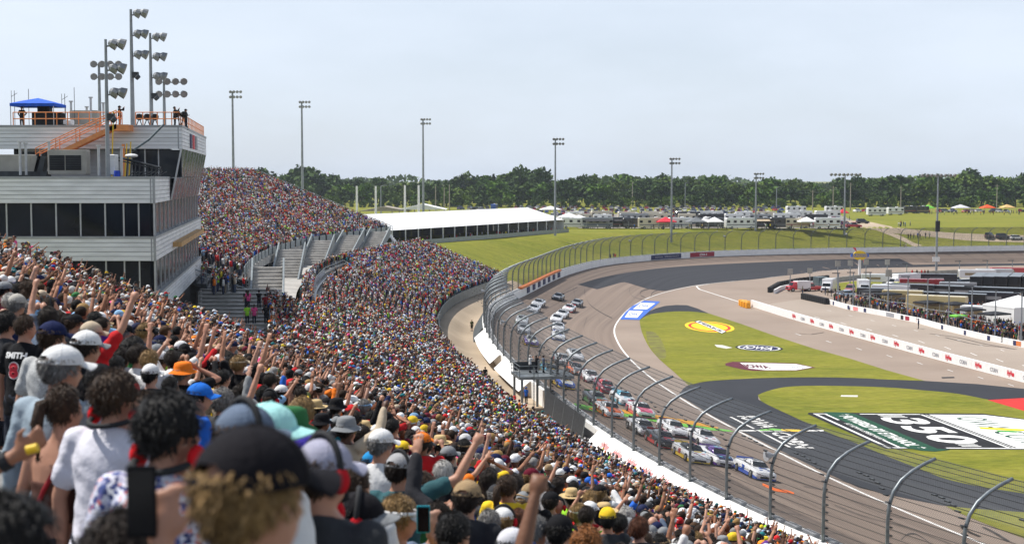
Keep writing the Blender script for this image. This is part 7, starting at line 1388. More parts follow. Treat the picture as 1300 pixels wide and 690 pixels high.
        loft(m, secs, capa=False)
    elif kind == 'visor_band': mt = M_CAPM; m = MB(); m.tube([(.096 * math.cos(a), -.004 + .115 * math.sin(a), 1.705) for a in np.linspace(0, 6.283, 28)], .014, 6)
    elif kind == 'headset_band': mt = M_DARK; m = MB(); m.tube([(.102 * math.cos(a), -.015, 1.655 + .155 * math.sin(a)) for a in np.linspace(0, math.pi, 15)], .013, 7)
    elif kind == 'ear_cup': mt = M_CAPM; m = MB(); m.ball((0, 0, 0), (.026, .040, .048), 14, 9)
    elif kind == 'neck_band': mt = M_DARK; m = MB(); m.tube([(.100 * math.cos(a), -.015 + .120 * math.sin(a), 1.565 + .035 * math.sin(a)) for a in np.linspace(math.pi * .92, math.pi * 2.08, 15)], .013, 7)
    if kind.startswith('hair'):        # loose locks over the shell
        rr = np.random.default_rng(len(kind) * 7); V = np.array(m.v); c0 = np.array([0, -.012, 1.66]); Ln = {'hair_curly': .030, 'hair_long': .055, 'hair_under_long': .05, 'hair_thick': .036}.get(kind, .024)
        for i in rr.integers(0, len(V), 1500):
            p = V[i] + rr.normal(0, .006, 3); n_ = p - c0; n_ /= np.linalg.norm(n_) + 1e-6; d = np.array([0, -.25, -1.0]) + rr.normal(0, .45 if kind != 'hair_curly' else 1.2, 3); d = d - n_ * (d @ n_) * .75; d /= np.linalg.norm(d); s_ = np.cross(n_, d) * .0032; L_ = Ln * rr.uniform(.5, 1.2); p = p - n_ * .002
            m.add([p - s_, p + s_, p + d * L_ * .6 + s_ * .7 + n_ * .006, p + d * L_ + n_ * (.004 + .006 * rr.random())], [(0, 1, 2), (0, 2, 3)])
    o = m.build(kind, mt, None, True); HEADM[kind] = o.data; bpy.data.objects.remove(o)
    return HEADM[kind]
def child(name, me, parent, col=None, rz=0.0, loc=None, mat_=None):
    o = bpy.data.objects.new(name, me); COL.objects.link(o); o.parent = parent
    if col is not None: o.color = (*col, 1)
    if rz: o.rotation_euler = (0, 0, rz)
    if loc is not None: o.location = loc
    if mat_ is not None: o.material_slots[0].link = 'OBJECT'; o.material_slots[0].material = mat_
    return o
PCOL = {'black': (.010, .010, .012), 'white': (.74, .74, .74), 'grey': (.24, .25, .26), 'charcoal': (.045, .047, .052), 'red': (.55, .018, .022), 'dark red': (.19, .008, .015), 'navy': (.012, .018, .065), 'blue': (.022, .12, .52), 'light blue': (.26, .46, .70), 'teal': (.02, .20, .22), 'green': (.035, .16, .05), 'lime': (.35, .75, .05), 'orange': (.85, .20, .02), 'yellow': (.82, .55, .03), 'pink': (.80, .09, .27), 'purple': (.12, .03, .26), 'beige': (.50, .41, .30), 'tan': (.36, .25, .14), 'olive': (.10, .12, .04), 'maroon': (.12, .008, .022), 'brown': (.075, .04, .02), 'pale aqua': (.40, .74, .72), 'slate': (.13, .17, .24), 'denim': (.20, .27, .34), 'lavender grey': (.36, .36, .46)}
SKINS = [(.46, .235, .155), (.40, .195, .12), (.33, .155, .092), (.50, .28, .20), (.43, .21, .14), (.19, .088, .05), (.10, .045, .027)]
HAIRC = {'dark brown': (.022, .012, .007), 'brown': (.055, .028, .013), 'black': (.008, .007, .007), 'blond': (.33, .20, .075), 'grey': (.26, .25, .24), 'auburn': (.12, .035, .012), 'orange': (.36, .13, .03), 'white': (.60, .58, .55)}
PGROUP = "spectators standing in the near rows"; NPERSON = 0; FIRSTP = {}
def person(loc, rz, pose, shirt, shirt_kind, head, headcol, hair, skin, label, scale=1.0, wid=1.0, trousers=('long', (.03, .035, .05)), headset=None, bill=None, back=False, vox=.0155, group=PGROUP, cloth=None, shoes=False):
    global NPERSON
    NPERSON += 1; o = bpy.data.objects.new("person", body_mesh(pose, vox)); COL.objects.link(o); o.location = loc; o.rotation_euler = (0, 0, rz); o.scale = (scale * wid, scale * wid, scale); o.color = (*skin, 1); tag(o, label, "person", group); turn = POSES[pose][4]
    if shirt_kind != 'bare': child("shirt", shirt_mesh(pose, shirt_kind), o, shirt, 0, None, cloth)
    child("shorts" if trousers[0] == 'short' else "trousers", trousers_mesh(trousers[0]), o, trousers[1])
    if shoes:
        for s in (-1, 1): child("shoe", shoe_mesh(), o, (.03, .03, .035), 0, (s * .103, 0, 0))
    ht = turn
    if head in ('cap', 'cap_open'):
        child("hair", headwear('hair_under_long' if label.find('long hair') >= 0 else 'hair_under'), o, hair, ht); c = child("cap", headwear(head), o, headcol, ht + (math.pi if back else 0)); child("bill", headwear('bill'), c, bill or headcol, 0)
    elif head in ('bucket', 'straw'): child("hair", headwear('hair_under'), o, hair, ht); child("hat", headwear(head), o, headcol, ht)
    elif head == 'visor': child("hair", headwear('hair_thick'), o, hair, ht); c = child("visor", headwear('visor_band'), o, headcol, ht); child("bill", headwear('bill'), c, headcol)
    elif head and head != 'bald': child("hair", headwear(head), o, hair, ht)
    if headset:
        if headset == 'neck':
            child("headset_band", headwear('neck_band'), o, None, 0)
            for s in (-1, 1): child("ear_cup", headwear('ear_cup'), o, (.60, .015, .02), 0, (s * .104, -.012, 1.575))
        else:
            b = child("headset_band", headwear('headset_band'), o, None, ht)
            for s in (-1, 1): child("ear_cup", headwear('ear_cup'), b, headset, 0, (s * .098, -.012, 1.648))
    return o
def face_to(x, y, tx=34, ty=112): return math.atan2(-(tx - x), ty - y)
# ---- the people closest to the camera, one by one: head position and head width in the photograph
FG = []
def fg(px, py, wpx, pose, shirt, kind, head, hc, hair, label, turn=0.0, skin=0, face=0.0, **k):
    """px, py: middle of the head in the photograph; wpx: its width there, which gives the distance"""
    wd = .188 if head in ('cap', 'cap_open', 'bucket', 'straw') else .172 if head in ('hair_short', 'bald', 'hair_tail', 'visor') else .20 if head in ('hair_thick', 'hair_long') else .23
    dep = FP * wd / wpx; P = at_depth(px, py, dep); rz = face_to(P[0], P[1]) + face; hz = 1.69
    LN = .11 if dep > 4.5 else .05; fw = (-math.sin(rz) * hz * math.sin(LN), math.cos(rz) * hz * math.sin(LN)); o = person((P[0] - fw[0], P[1] - fw[1], P[2] - hz * math.cos(LN)), rz, pose, PCOL.get(shirt, shirt) if isinstance(shirt, str) else shirt, kind, head, PCOL.get(hc) if isinstance(hc, str) else hc, HAIRC[hair], SKINS[skin], label, **k); o.rotation_euler = (-LN, 0, rz); FG.append((P[0], P[1], px, py, wpx)); return o
jersey = fg(33, 412, 22.5, 'down', 'black', 'short', 'hair_short', None, 'brown', "man in a black race jersey reading SMITH with a red number on the back")
fg(9, 408, 25, 'down', 'charcoal', 'short', 'hair_thick', None, 'black', "black-haired man in a dark jersey at the left of the SMITH jersey", face=.1); fg(67, 424, 31, 'down', (.55, .56, .56), 'short', 'cap_open', 'navy', 'brown', "man with a navy cap and a pale speckled polo shirt", cloth=M_HEATHER)
fg(79, 462, 45, 'down', (.30, .37, .43), 'long', 'cap_open', 'white', 'grey', "grey-haired man in a white cap with open back and a faded denim shirt", wid=1.06); fg(110, 437, 33, 'down', 'black', 'short', 'cap_open', 'white', 'dark brown', "man in a white trucker cap with grey bill and black top", bill=PCOL['grey'])
fg(84, 437, 26, 'down', 'charcoal', 'short', 'cap', 'charcoal', 'brown', "person in a dark grey cap squeezed between navy cap and white trucker cap"); fg(116, 421, 25, 'fist_r', 'red', 'short', 'cap', 'beige', 'grey', "person in a beige cap and red shirt raising a fist beyond the trucker cap"); fg(22, 384, 21, 'phone2', 'navy', 'short', 'cap', (.42, .40, .36), 'grey', "person in a pale grey cap filming above the SMITH jersey")
fg(128, 480, 34, 'down', 'black', 'short', 'cap', 'black', 'black', "person in a black cap and black shirt behind the brown-haired man"); fg(62, 402, 24, 'fist_l', 'slate', 'short', 'hair_thick', None, 'dark brown', "dark-haired person raising a left fist before the beige cap")
fg(83, 512, 43, 'down', (.10, .05, .035), 'bare', 'hair_tail', None, 'brown', "woman with brown ponytail and bare shoulders", wid=.9); fg(149, 497, 52, 'down', (.70, .69, .76), 'short', 'hair_thick', None, 'brown', "brown-haired man in a white t-shirt with a headset round the neck", headset='neck', wid=1.1)
fg(187, 524, 50, 'down', (.055, .058, .068), 'hood', 'hair_thick', None, 'brown', "man in a dark grey hooded top between white t-shirt and floral shirt", headset='neck'); fg(217, 536, 74, 'down', (.5, .5, .6), 'short', 'hair_thick', None, 'black', "black-haired man in a blue, red and white floral shirt with red ear cups", headset='neck', cloth=M_FLORAL, wid=1.08)
fg(322, 612, 134, 'down', 'black', 'short', 'cap_open', (.010, .009, .012), 'blond', "blond person in a big open-backed black cap, closest to the camera"); fg(312, 549, 68, 'down', 'white', 'short', 'cap', 'slate', 'brown', "person in a faded blue cap wearing a headset with red cups", headset=(.45, .012, .02)); fg(343, 542, 58, 'down', 'navy', 'short', 'cap', 'pale aqua', 'brown', "person in a pale aqua cap behind the faded blue cap", face=-.9)
fg(368, 540, 42, 'down', 'black', 'short', 'bucket', (.035, .15, .055), 'dark brown', "person in a green bucket hat"); fg(412, 592, 66, 'down', 'charcoal', 'short', 'cap', 'lavender grey', 'brown', "person in a lavender-grey cap with a black headset band", headset=(.50, .012, .02)); fg(386, 574, 48, 'down', 'navy', 'short', 'cap', (.06, .04, .34), 'black', "person in a deep blue cap behind the lavender-grey cap"); fg(410, 634, 58, 'down', 'black', 'short', 'cap', 'black', 'black', "person in a black cap with white bill and red ear cup below the lavender-grey cap", bill=PCOL['white'], headset=(.55, .012, .02), back=True)
fg(457, 652, 52, 'down', 'charcoal', 'short', 'cap_open', (.014, .013, .016), 'black', "person in a black cap with grey bill beside the woman with the white visor", bill=PCOL['grey'], face=-.8, headset=(.50, .012, .02)); fg(507, 652, 38, 'down', 'black', 'short', 'visor', 'white', 'blond', "woman with a white sun visor and long loose hair", face=-.7); fg(474, 585, 25, 'down', (.10, .27, .62), 'short', 'cap', (.02, .25, .55), 'dark brown', "man in a bright blue cap and mid-blue shirt", face=-.2)
fg(508, 592, 33, 'reach', (.035, .10, .115), 'short', 'cap_open', (.36, .36, .37), 'dark brown', "man in a grey cap and dark teal shirt punching a fist high", headset=(.02, .02, .02), vox=.0115); fg(593, 628, 36, 'wave_l', (.03, .03, .035), 'hood', 'cap_open', 'tan', 'dark brown', "man in a tan cap with an open back raising an open left hand", vox=.0115); fg(578, 672, 40, 'down', 'yellow', 'short', 'hair_short', None, 'black', "person in a yellow shirt just below the tan cap"); fg(556, 655, 33, 'down', 'slate', 'short', 'hair_short', None, 'dark brown', "dark-haired person between teal shirt and tan cap")
fg(566, 722, 52, 'fist_r', 'maroon', 'short', 'hair_short', None, 'black', "brown-skinned person at the bottom edge punching a fist into the view", skin=5, vox=.0115); fg(680, 670, 30, 'down', 'black', 'short', 'hair_short', None, 'grey', "grey-haired man in black right of the raised brown arm"); fg(711, 670, 33, 'down', 'black', 'short', 'cap', 'black', 'black', "person in a black cap with a yellow badge on its front", face=.2); fg(745, 688, 38, 'down', 'orange', 'short', 'hair_curly', None, 'orange', "person with curly ginger hair at the bottom edge"); fg(651, 690, 38, 'down', 'blue', 'short', 'cap', (.60, .60, .64), 'black', "person in a white cap with navy panels at the bottom edge", bill=PCOL['navy'])
fg(12, 690, 120, 'down', 'black', 'short', 'hair_thick', None, 'black', "black-haired head cut off by the bottom left corner"); fg(450, 612, 40, 'down', 'white', 'short', 'hair_short', None, 'brown', "brown-haired man looking down between lavender-grey cap and bright blue cap"); fg(385, 520, 30, 'down', 'black', 'short', 'hair_curly', None, 'blond', "grey-blond curly head beyond the green bucket hat"); fg(254, 500, 27, 'down', 'blue', 'short', 'cap', (.02, .16, .62), 'black', "person in a bright blue cap beyond the black-haired floral shirt man", face=-.7); fg(283, 507, 27, 'fist_r', 'charcoal', 'short', 'hair_curly', None, 'grey', "grey-haired person with a raised thumb past the bright blue cap"); fg(484, 560, 30, 'down', 'white', 'short', 'cap', 'white', 'grey', "person in a white cap behind the bright blue cap")
fg(230, 655, 60, 'down', (.45, .45, .47), 'short', 'hair_short', None, 'dark brown', "person in a pale grey shirt between the phone hand and the big black cap"); fg(160, 700, 95, 'down', 'charcoal', 'short', 'hair_short', None, 'dark brown', "dark-haired person below the phone at the bottom edge"); fg(60, 560, 52, 'down', (.30, .36, .42), 'long', 'bald', None, 'grey', "man in pale grey-blue behind the woman with the ponytail") if False else None
# lettering on the jersey
def back_text(p, s, zc, h, wd, m, dy=0.0):
    uv, fs, _ = text_uv(s, bold=.05); V = []
    for u, v in uv: x = (u - .5) * wd; z = zc + (v - .5) * h; rx = np.interp(z, [t[0] for t in TORSO], [t[1] for t in TORSO]) + .017; ry = np.interp(z, [t[0] for t in TORSO], [t[2] for t in TORSO]) + .017; V.append((x, -ry * math.sqrt(max(.05, 1 - (x / rx) ** 2)) - .012 - dy, z))
    return mesh_obj("jersey_lettering", V, fs, m, p)
back_text(jersey, "SMITH", 1.395, .062, .25, M_WHITE); back_text(jersey, "8", 1.25, .17, .13, M_WHITE); back_text(jersey, "8", 1.25, .15, .11, M_RED, .004)
# strap and top of the woman with the ponytail
for p_ in [o for o in COL.objects if o.get("label", "").startswith("woman with brown ponytail")]:
    m = MB(); ring_loft(m, [(1.10, .156, .112), (1.2, .162, .113), (1.30, .174, .118)], 18, .012); child("top", remesh(m, .012, 2, "top", M_CLOTH, .002), p_, (.09, .04, .03)); m = MB(); m.tube([(.10, -.085, 1.475), (.05, -.125, 1.38), (-.02, -.132, 1.26), (-.08, -.13, 1.14)], .014, 6); child("strap", m.build("strap", M_CLOTH, None, True).data, p_, (.35, .03, .04)); bpy.data.objects.remove([o for o in COL.objects if o.name.startswith("strap") and o.parent is None][0])
# phones held up in front, and lone arms entering from beyond the frame belong to people whose bodies stand outside it
def phone(px0, py0, px1, py1, dep, label, col, tilt=0.0):
    c = at_depth((px0 + px1) / 2, (py0 + py1) / 2, dep); s = dep / FP; m = MB(); m.box((0, 0, 0), ((px1 - px0) * s, .010, (py1 - py0) * s), bev=.008); t = empty("phone", c, tilt); tag(t, label, "phone", "phones held up"); o = m.build("case", M_CAPM, t); o.color = (*col, 1)
    m = MB(); m.box((0, -.0055, 0), ((px1 - px0) * s * .86, .003, (py1 - py0) * s * .90)); m.build("screen", mat("dark_phone_screen", (.006, .006, .008), .12, spec=.5), t); return c
def hand_of(px, py, dep, body_px, body_py, side, skin, sleeve, label, shape='grip', dirv=(0, .15, 1)):
    """a person at the edge of the frame: one continuous arm, hand and upper body, standing below the frame"""
    H = Vector(at_depth(px, py, dep)); B = Vector(at_depth(body_px, body_py, dep * 1.0)); S_ = B + Vector((0, 0, 0)); m = MB(); d = (H - S_); L = d.length
    if L > .60: S_ = H - d.normalized() * .56
    E, W_ = ik(S_, H, (side * .7, 0, -.7)); capsule(m, [S_, E], [.055, .042]); capsule(m, [E, E + (W_ - E) * .4, W_], [.042, .041, .028])
    dd = Vector(dirv).normalized(); nrm = Vector((0, 1, 0)); a = dd.cross(nrm).normalized(); rot = Matrix((a, nrm, dd)).transposed(); m.ball(W_ + dd * .05, (.042, .02, .055), 12, 8, None, rot)
    for off, L_ in ((-.030, .062), (-.010, .072), (.010, .070), (.030, .054)):
        b = W_ + dd * .088 + a * off; p1 = b + (dd + a * (-side) * .25).normalized() * L_ * .5; p2 = p1 + (dd * .4 - a * side * .9 + nrm * .35).normalized() * L_ * .5; m.tube([b - dd * .02, p1, p2], [.0105, .010, .008], 7)
    t0 = W_ + dd * .03 - a * side * .034; t1 = t0 + (dd * .8 - a * side * .7).normalized() * .045; t2 = t1 + (dd * .9 - a * side * .1 - nrm * .2).normalized() * .034; m.tube([t0, t1, t2], [.013, .012, .009], 7)
    base = Vector((S_.x - side * .18, S_.y - .02, S_.z - SHY)); ring = [(z + base.z, rx, ry) for z, rx, ry in TORSO]; mm = MB(); secs = [[(base.x + rx * math.cos(2 * math.pi * j / 14), base.y + ry * math.sin(2 * math.pi * j / 14), z) for j in range(14)] for z, rx, ry in ring]; loft(m, secs); loft(mm, [[(base.x + (rx + .016) * math.cos(2 * math.pi * j / 14), base.y + (ry + .016) * math.sin(2 * math.pi * j / 14), z) for j in range(14)] for z, rx, ry in ring[:8]])
    m.ball((base.x, base.y, base.z + 1.67), (.077, .097, .11), 14, 10); m.tube([(base.x, base.y, base.z + 1.48), (base.x, base.y, base.z + 1.6)], .056, 10)
    for s in (-1, 1): capsule(m, [(base.x + s * .09, base.y, base.z + .9), (base.x + s * .095, base.y, base.z + .5), (base.x + s * .1, base.y, base.z + .06)], [.085, .055, .04]); capsule(mm, [(base.x + s * .09, base.y, base.z + .9), (base.x + s * .095, base.y, base.z + .5), (base.x + s * .1, base.y, base.z + .08)], [.1, .07, .06])
    mm.tube([S_, S_ + (E - S_) * .6], [.075, .066], 12); mm.ball(S_, .078, 10, 7)
    me = remesh(m, .0115, 3, "person", M_SKIN); o = bpy.data.objects.new("person", me); COL.objects.link(o); o.color = (*skin, 1); tag(o, label, "person", PGROUP); child("shirt", remesh(mm, .016, 2, "shirt", M_CLOTH, .003), o, sleeve); return W_, E
phone(161, 590, 199, 682, 3.1, "black phone held upright before the floral shirt", (.010, .010, .012)); hand_of(203, 690, 3.12, 300, 1000, 1, SKINS[0], PCOL['black'], "person below the frame whose hand holds up the black phone")
phone(529, 641, 546, 676, 8.0, "phone in a teal case held up beside the teal shirt", (.03, .33, .42)); hand_of(546, 676, 8.02, 590, 795, 1, SKINS[3], PCOL['slate'], "person below the frame whose hand holds the teal-cased phone")
W1, E1 = hand_of(30, 575, 5.2, -165, 640, -1, SKINS[2], (.03, .10, .40), "person beyond the left edge reaching in a tanned arm with a black watch", dirv=(.8, .2, .5))
m = MB(); q = E1 + (W1 - E1) * .80; m.tube([q, q + (W1 - E1).normalized() * .035], .036, 12); tag(m.build("wristwatch", M_DARK), "black watch on the tanned arm reaching in from the left edge", "watch"); c = at_depth(48, 571, 5.15); m = MB(); m.tube([c - [.04, 0, .0], c + [.0, 0, .010]], .017, 10); tag(m.build("drink_can", M_YEL), "yellow can held in the tanned hand near the left edge", "can")
# ---------------------------------------------------------------- spectators placed row by row
SHIRTN = ['black'] * 9 + ['white'] * 8 + ['grey'] * 2 + ['charcoal'] * 4 + ['red'] * 6 + ['dark red', 'maroon'] + ['navy'] * 3 + ['blue'] * 3 + ['light blue', 'teal', 'green', 'lime', 'orange', 'yellow', 'pink', 'purple', 'beige', 'beige', 'tan', 'olive', 'slate', 'denim']
CAPN = ['black'] * 7 + ['white'] * 9 + ['grey'] * 3 + ['navy'] * 3 + ['red'] * 2 + ['tan', 'beige', 'blue', 'light blue', 'orange', 'green', 'charcoal', 'teal', 'maroon', 'yellow']
HAIRN = ['dark brown'] * 7 + ['brown'] * 3 + ['black'] * 6 + ['blond'] * 2 + ['grey'] * 2 + ['auburn', 'white']
SEATS = []
def seats(i0, i1, r0, r1, fill, tag_):
    n = seq(i0, i1)
    for r in range(r0, r1):
        o = row_o(r) + .42; idx = np.arange(i0, i0 + n) % NW; P = WP[idx] + WN[idx] * o; d = np.r_[0, np.cumsum(np.linalg.norm(np.diff(P, axis=0), axis=1))]; s = np.arange(.25 + .25 * (r % 2), d[-1], .50); s = s + rng.normal(0, .11, len(s)); keep = rng.random(len(s)) < fill; s = s[keep]
        x = np.interp(s, d, P[:, 0]); y = np.interp(s, d, P[:, 1]); z = np.full(len(s), row_z(r)); x = x + rng.normal(0, .10, len(s)); SEATS.append(np.stack([x, y + rng.normal(0, .10, len(s)), z + np.abs(rng.normal(0, .06, len(s))), np.full(len(s), o), np.full(len(s), tag_)], 1))
seats(iBack, jL1 - 1, 0, 22, .965, 0); seats(iBack, j122, -2, 0, .97, 0); seats(iBack, j95 - 1, 22, 62, .965, 1); seats(j95 - 1, j145, 22, 33, .97, 1); seats(jF0 + 1, jF1 - 1, R0F, R1F, .93, 2)
SE = np.vstack(SEATS)
for r in range(8):
    pass
bal = [(*surf(j, 30.7 + r * 1.0, 13.6 + r * .42), 30, 3) for r in range(8) for j in np.arange(jb0 + .5, jb1 - 1.5, .62).astype(int)]; SE = np.vstack([SE, np.array(bal)])
X, Y, Dp = proj(SE[:, :3] + [0, 0, 1.6]); X2, Y2, _ = proj(SE[:, :3] + [0, 0, 2.1])
vis = (Dp > np.where(X < 330, 12.5, 9.5)) & (X > -25) & (X < 1330) & (Y2 < 700) & (Y > 150)
def inpoly(px, py, poly):
    inside = np.zeros(len(px), bool); n = len(poly); j = n - 1
    for i in range(n):
        xi, yi = poly[i]; xj, yj = poly[j]; c = ((yi > py) != (yj > py)) & (px < (xj - xi) * (py - yi) / (yj - yi + 1e-9) + xi); inside ^= c; j = i
    return inside
vis &= ~inpoly(X, Y, [(236, 352), (337, 352), (343, 400), (340, 426), (322, 422), (296, 408), (262, 392), (236, 384)])      # the bare bleachers
vis &= ~(inpoly(X, Y, [(700, 603), (742, 626), (738, 642), (698, 620)]) & (rng.random(len(X)) < .8)); vis &= ~(inpoly(X, Y, [(568, 578), (602, 580), (600, 596), (570, 598)]) & (SE[:, 4] == 0)); vis &= ~inpoly(X, Y, [(399, 345), (412, 332), (436, 323), (450, 330), (416, 348), (404, 376), (394, 380)])
SE = SE[vis]; X, Y, Dp = X[vis], Y[vis], Dp[vis]
F = np.array([(a, b) for a, b, *_ in FG]); dn = np.min(np.hypot(SE[:, 0:1] - F[None, :, 0], SE[:, 1:2] - F[None, :, 1]), 1)
fpx = np.array([(c, d, e) for _, _, c, d, e in FG]); cl = np.min(np.hypot(X[:, None] - fpx[None, :, 0], Y[:, None] - fpx[None, :, 1]) / (fpx[None, :, 2] * .5 + 900 * .19 / Dp[:, None]), 1)
ok = (dn > .52) & ~((cl < .8) & (Dp < 20)); SE, X, Y, Dp = SE[ok], X[ok], Y[ok], Dp[ok]
order = np.argsort(Dp); SE, X, Y, Dp = SE[order], X[order], Y[order], Dp[order]
RZ = np.where(SE[:, 1] < 85, np.arctan2(-(34 - SE[:, 0]), 112 - SE[:, 1]), np.arctan2(-(14 - SE[:, 0]), (SE[:, 1] * .55 + 62) - SE[:, 1])) + rng.normal(0, .22, len(SE))
POSEP = ['down'] * 24 + ['fist_r'] * 3 + ['fist_l'] * 1 + ['both'] * 1 + ['phone2'] * 5 + ['clap'] * 4 + ['point'] * 3 + ['phone1'] * 2 + ['wave'] * 1 + ['wave_l'] + ['shade', 'shade', 'hips', 'hips', 'cross', 'cross', 'cross']
# the nearest of them as people of their own
NEAR = 236; used = set(); SK = {'short': "t-shirt", 'long': "long-sleeved shirt", 'hood': "hooded top"}
for k in range(min(NEAR, len(SE))):
    for _ in range(60):
        pose = random.choice(POSEP)
        if X[k] > 430 and pose in ('fist_r', 'fist_l', 'both', 'point', 'phone1', 'wave', 'wave_l') and random.random() < .6: pose = random.choice(['down', 'cross', 'clap'])
        sn = random.choice(SHIRTN); kind = random.choice(['short'] * 6 + ['long', 'hood']); hd = random.choice(['cap'] * 6 + ['cap_open'] * 2 + ['hair_short'] * 4 + ['hair_thick'] * 2 + ['hair_long'] * 2 + ['hair_tail', 'hair_curly', 'bald', 'bucket', 'straw', 'visor']); cn = random.choice(CAPN); hn = random.choice(HAIRN); back = hd == 'cap_open' and random.random() < .3
        if kind in ('long', 'hood') and pose in ('shade', 'wave', 'hips'): kind = 'short'
        w_ = {'cap': f"a {cn} cap", 'cap_open': f"a {'backward' if back else 'open-backed'} {cn} cap", 'bucket': f"a {cn} bucket hat", 'straw': "a straw hat", 'visor': f"a {cn} sun visor", 'bald': "a bald head", 'hair_short': f"short {hn} hair", 'hair_thick': f"thick {hn} hair", 'hair_long': f"long {hn} hair", 'hair_tail': f"a {hn} ponytail", 'hair_curly': f"curly {hn} hair"}[hd]
        lb = f"spectator with {w_} and {sn} {SK[kind]} {POSES[pose][5]}"
        if lb not in used: used.add(lb); break
    if hd == 'hair_tail': hd = 'hair_tail'
    x, y, z = SE[k, :3]; sc_ = random.uniform(.93, 1.06)
    person((x, y, z), RZ[k], pose, PCOL[sn], kind, hd, (.55, .40, .20) if hd == 'straw' else PCOL[cn], HAIRC[hn], random.choice(SKINS[:5] * 2 + SKINS), lb, sc_, random.uniform(.92, 1.12), random.choice([('long', (.03, .04, .07)), ('short', (.20, .17, .12)), ('short', (.03, .03, .035)), ('long', (.015, .015, .018))]), headset=random.choice([None] * 7 + [(.45, .012, .02), (.015, .015, .015)]) if hd in ('cap', 'hair_short', 'bald', 'cap_open') else None, back=back)
# people standing apart
def lone(px, py, h_px, zfloor, pose, shirt, kind, head, hc, hair, label, face, tr=('long', (.02, .02, .03)), by_y=None):
    """px, py: feet"""
    p = on_z(px, py, zfloor) if by_y is None else at_y(px, py, by_y); zfloor = float(out_z(nearest(p[0], p[1])[1])[0]) + .03 if zfloor == 2.55 else zfloor; person((p[0], p[1], zfloor), face, pose, PCOL[shirt], kind, head, PCOL.get(hc), HAIRC[hair], SKINS[0], label, trousers=tr, group="people standing apart", shoes=True)
lone(28, 161, 25, 30.07, 'hips', 'black', 'long', 'cap', 'black', 'black', "man in black leaning at the rail under the blue canopy", 3.0, by_y=117.0); lone(152, 158, 25, 30.07, 'phone2', 'black', 'long', 'cap', 'black', 'black', "man in black at the top of the orange stair", -1.6, by_y=115.6)
lone(222, 158, 20, 30.07, 'phone2', 'black', 'long', 'hair_short', None, 'black', "crouched-looking camera operator in black at the terrace corner", -1.2, by_y=117); lone(236, 158, 20, 30.07, 'cross', 'charcoal', 'short', 'cap', 'black', 'black', "second camera operator in black at the terrace corner", -1.0, by_y=121)
for px, lb, c, ps_, hd in [(673, "person in white shirt on the photographers' tower", 'white', 'phone2', 'cap'), (681, "person in black on the photographers' tower", 'black', 'phone2', 'hair_short'), (690, "person in blue on the photographers' tower", 'slate', 'cross', 'cap'), (708, "photographer with raised camera at the track end of the tower", 'charcoal', 'phone1', 'cap')]:
    q = at_y(px, 465, 143.4 if px < 700 else 142.4); lone(px, 465, 24, TZ, ps_, c, 'short', hd, 'white' if c == 'white' else 'black', 'black', lb, -1.2, by_y=q[1])
lone(599, 420, 16, 2.55, 'down', 'olive', 'short', 'cap', 'tan', 'brown', "person in olive walking alone on the dirt service road", .4, ('short', (.02, .02, .02))); lone(578, 398, 16, 2.55, 'down', 'white', 'short', 'cap', 'white', 'brown', "person in white at the foot of the far railing", .4); lone(616, 492, 16, 2.55, 'down', 'black', 'short', 'cap', 'black', 'brown', "person in black at the near edge of the service road", .4)
lone(668, 512, 20, 2.55, 'down', 'blue', 'short', 'cap', 'blue', 'brown', "person in bright blue at the foot of the photographers' tower", -.6); lone(690, 507, 20, 2.55, 'cross', 'black', 'short', 'cap', 'black', 'brown', "person in black beside the mesh gate", -.6)
for px, py, c, ps_, hd, lb in [(315, 391, 'pink', 'down', 'hair_long', "person in pink on the empty bleachers"), (313, 395, 'charcoal', 'down', 'cap', "person in dark clothes beside the one in pink on the bleachers"), (329, 394, 'black', 'cross', 'cap', "steward in black on the empty bleachers"), (314, 413, 'lime', 'down', 'cap', "steward in a lime vest on the empty bleachers"), (323, 415, 'pink', 'down', 'hair_tail', "person in bright pink below the lime vest"), (337, 396, 'dark red', 'down', 'cap', "person in dark red at the edge of the bleachers"), (338, 415, 'black', 'hips', 'cap', "person in black at the lower edge of the bleachers")]:
    k_ = min(range(NSTEP), key=lambda k: abs(step_at(k)[0] - py - 2)); zz_ = step_at(k_)[2]; p = at_y(px, py, step_at(k_)[1] + 1.2); person((p[0], p[1], zz_), .4, ps_, PCOL[c], 'short', hd, PCOL['black'], HAIRC['brown'], SKINS[0], lb, group="people on the empty bleachers", shoes=True)
lone(1166, 417, 15, 0.01, 'point', 'navy', 'long', 'cap', 'navy', 'black', "pit crew member in navy running along pit road", 1.2); lone(1272, 434, 16, 0.97, 'cross', 'olive', 'long', 'cap', 'tan', 'black', "crew member in olive standing on the pit stall wall", 1.2)
for k, (px, c) in enumerate([(1158, 'red'), (1164, 'black'), (1170, 'red'), (1174, 'dark red'), (1178, 'black')]): lone(px, 350.5, 9, 0.02, 'down', c, 'short', 'cap', c, 'black', f"{'red' if k == 0 else 'second red' if k == 2 else 'first black' if k == 1 else 'dark red' if k == 3 else 'second black'} clad marshal in the group by the inner wall", 2.2)
for k, (px, py, lb) in enumerate([(697, 353, "marshal in dark clothes behind the orange wall cap"), (702, 352, "marshal in orange at the end of the orange wall cap")]): q = at_y(px, py, 322 - 3 * (1 - k)); person((q[0] - 3.5, q[1], 2.5), -1.4, 'down', PCOL['navy' if k == 0 else 'orange'], 'short', 'cap', PCOL['black'], HAIRC['black'], SKINS[0], lb, group="people standing apart", shoes=True)
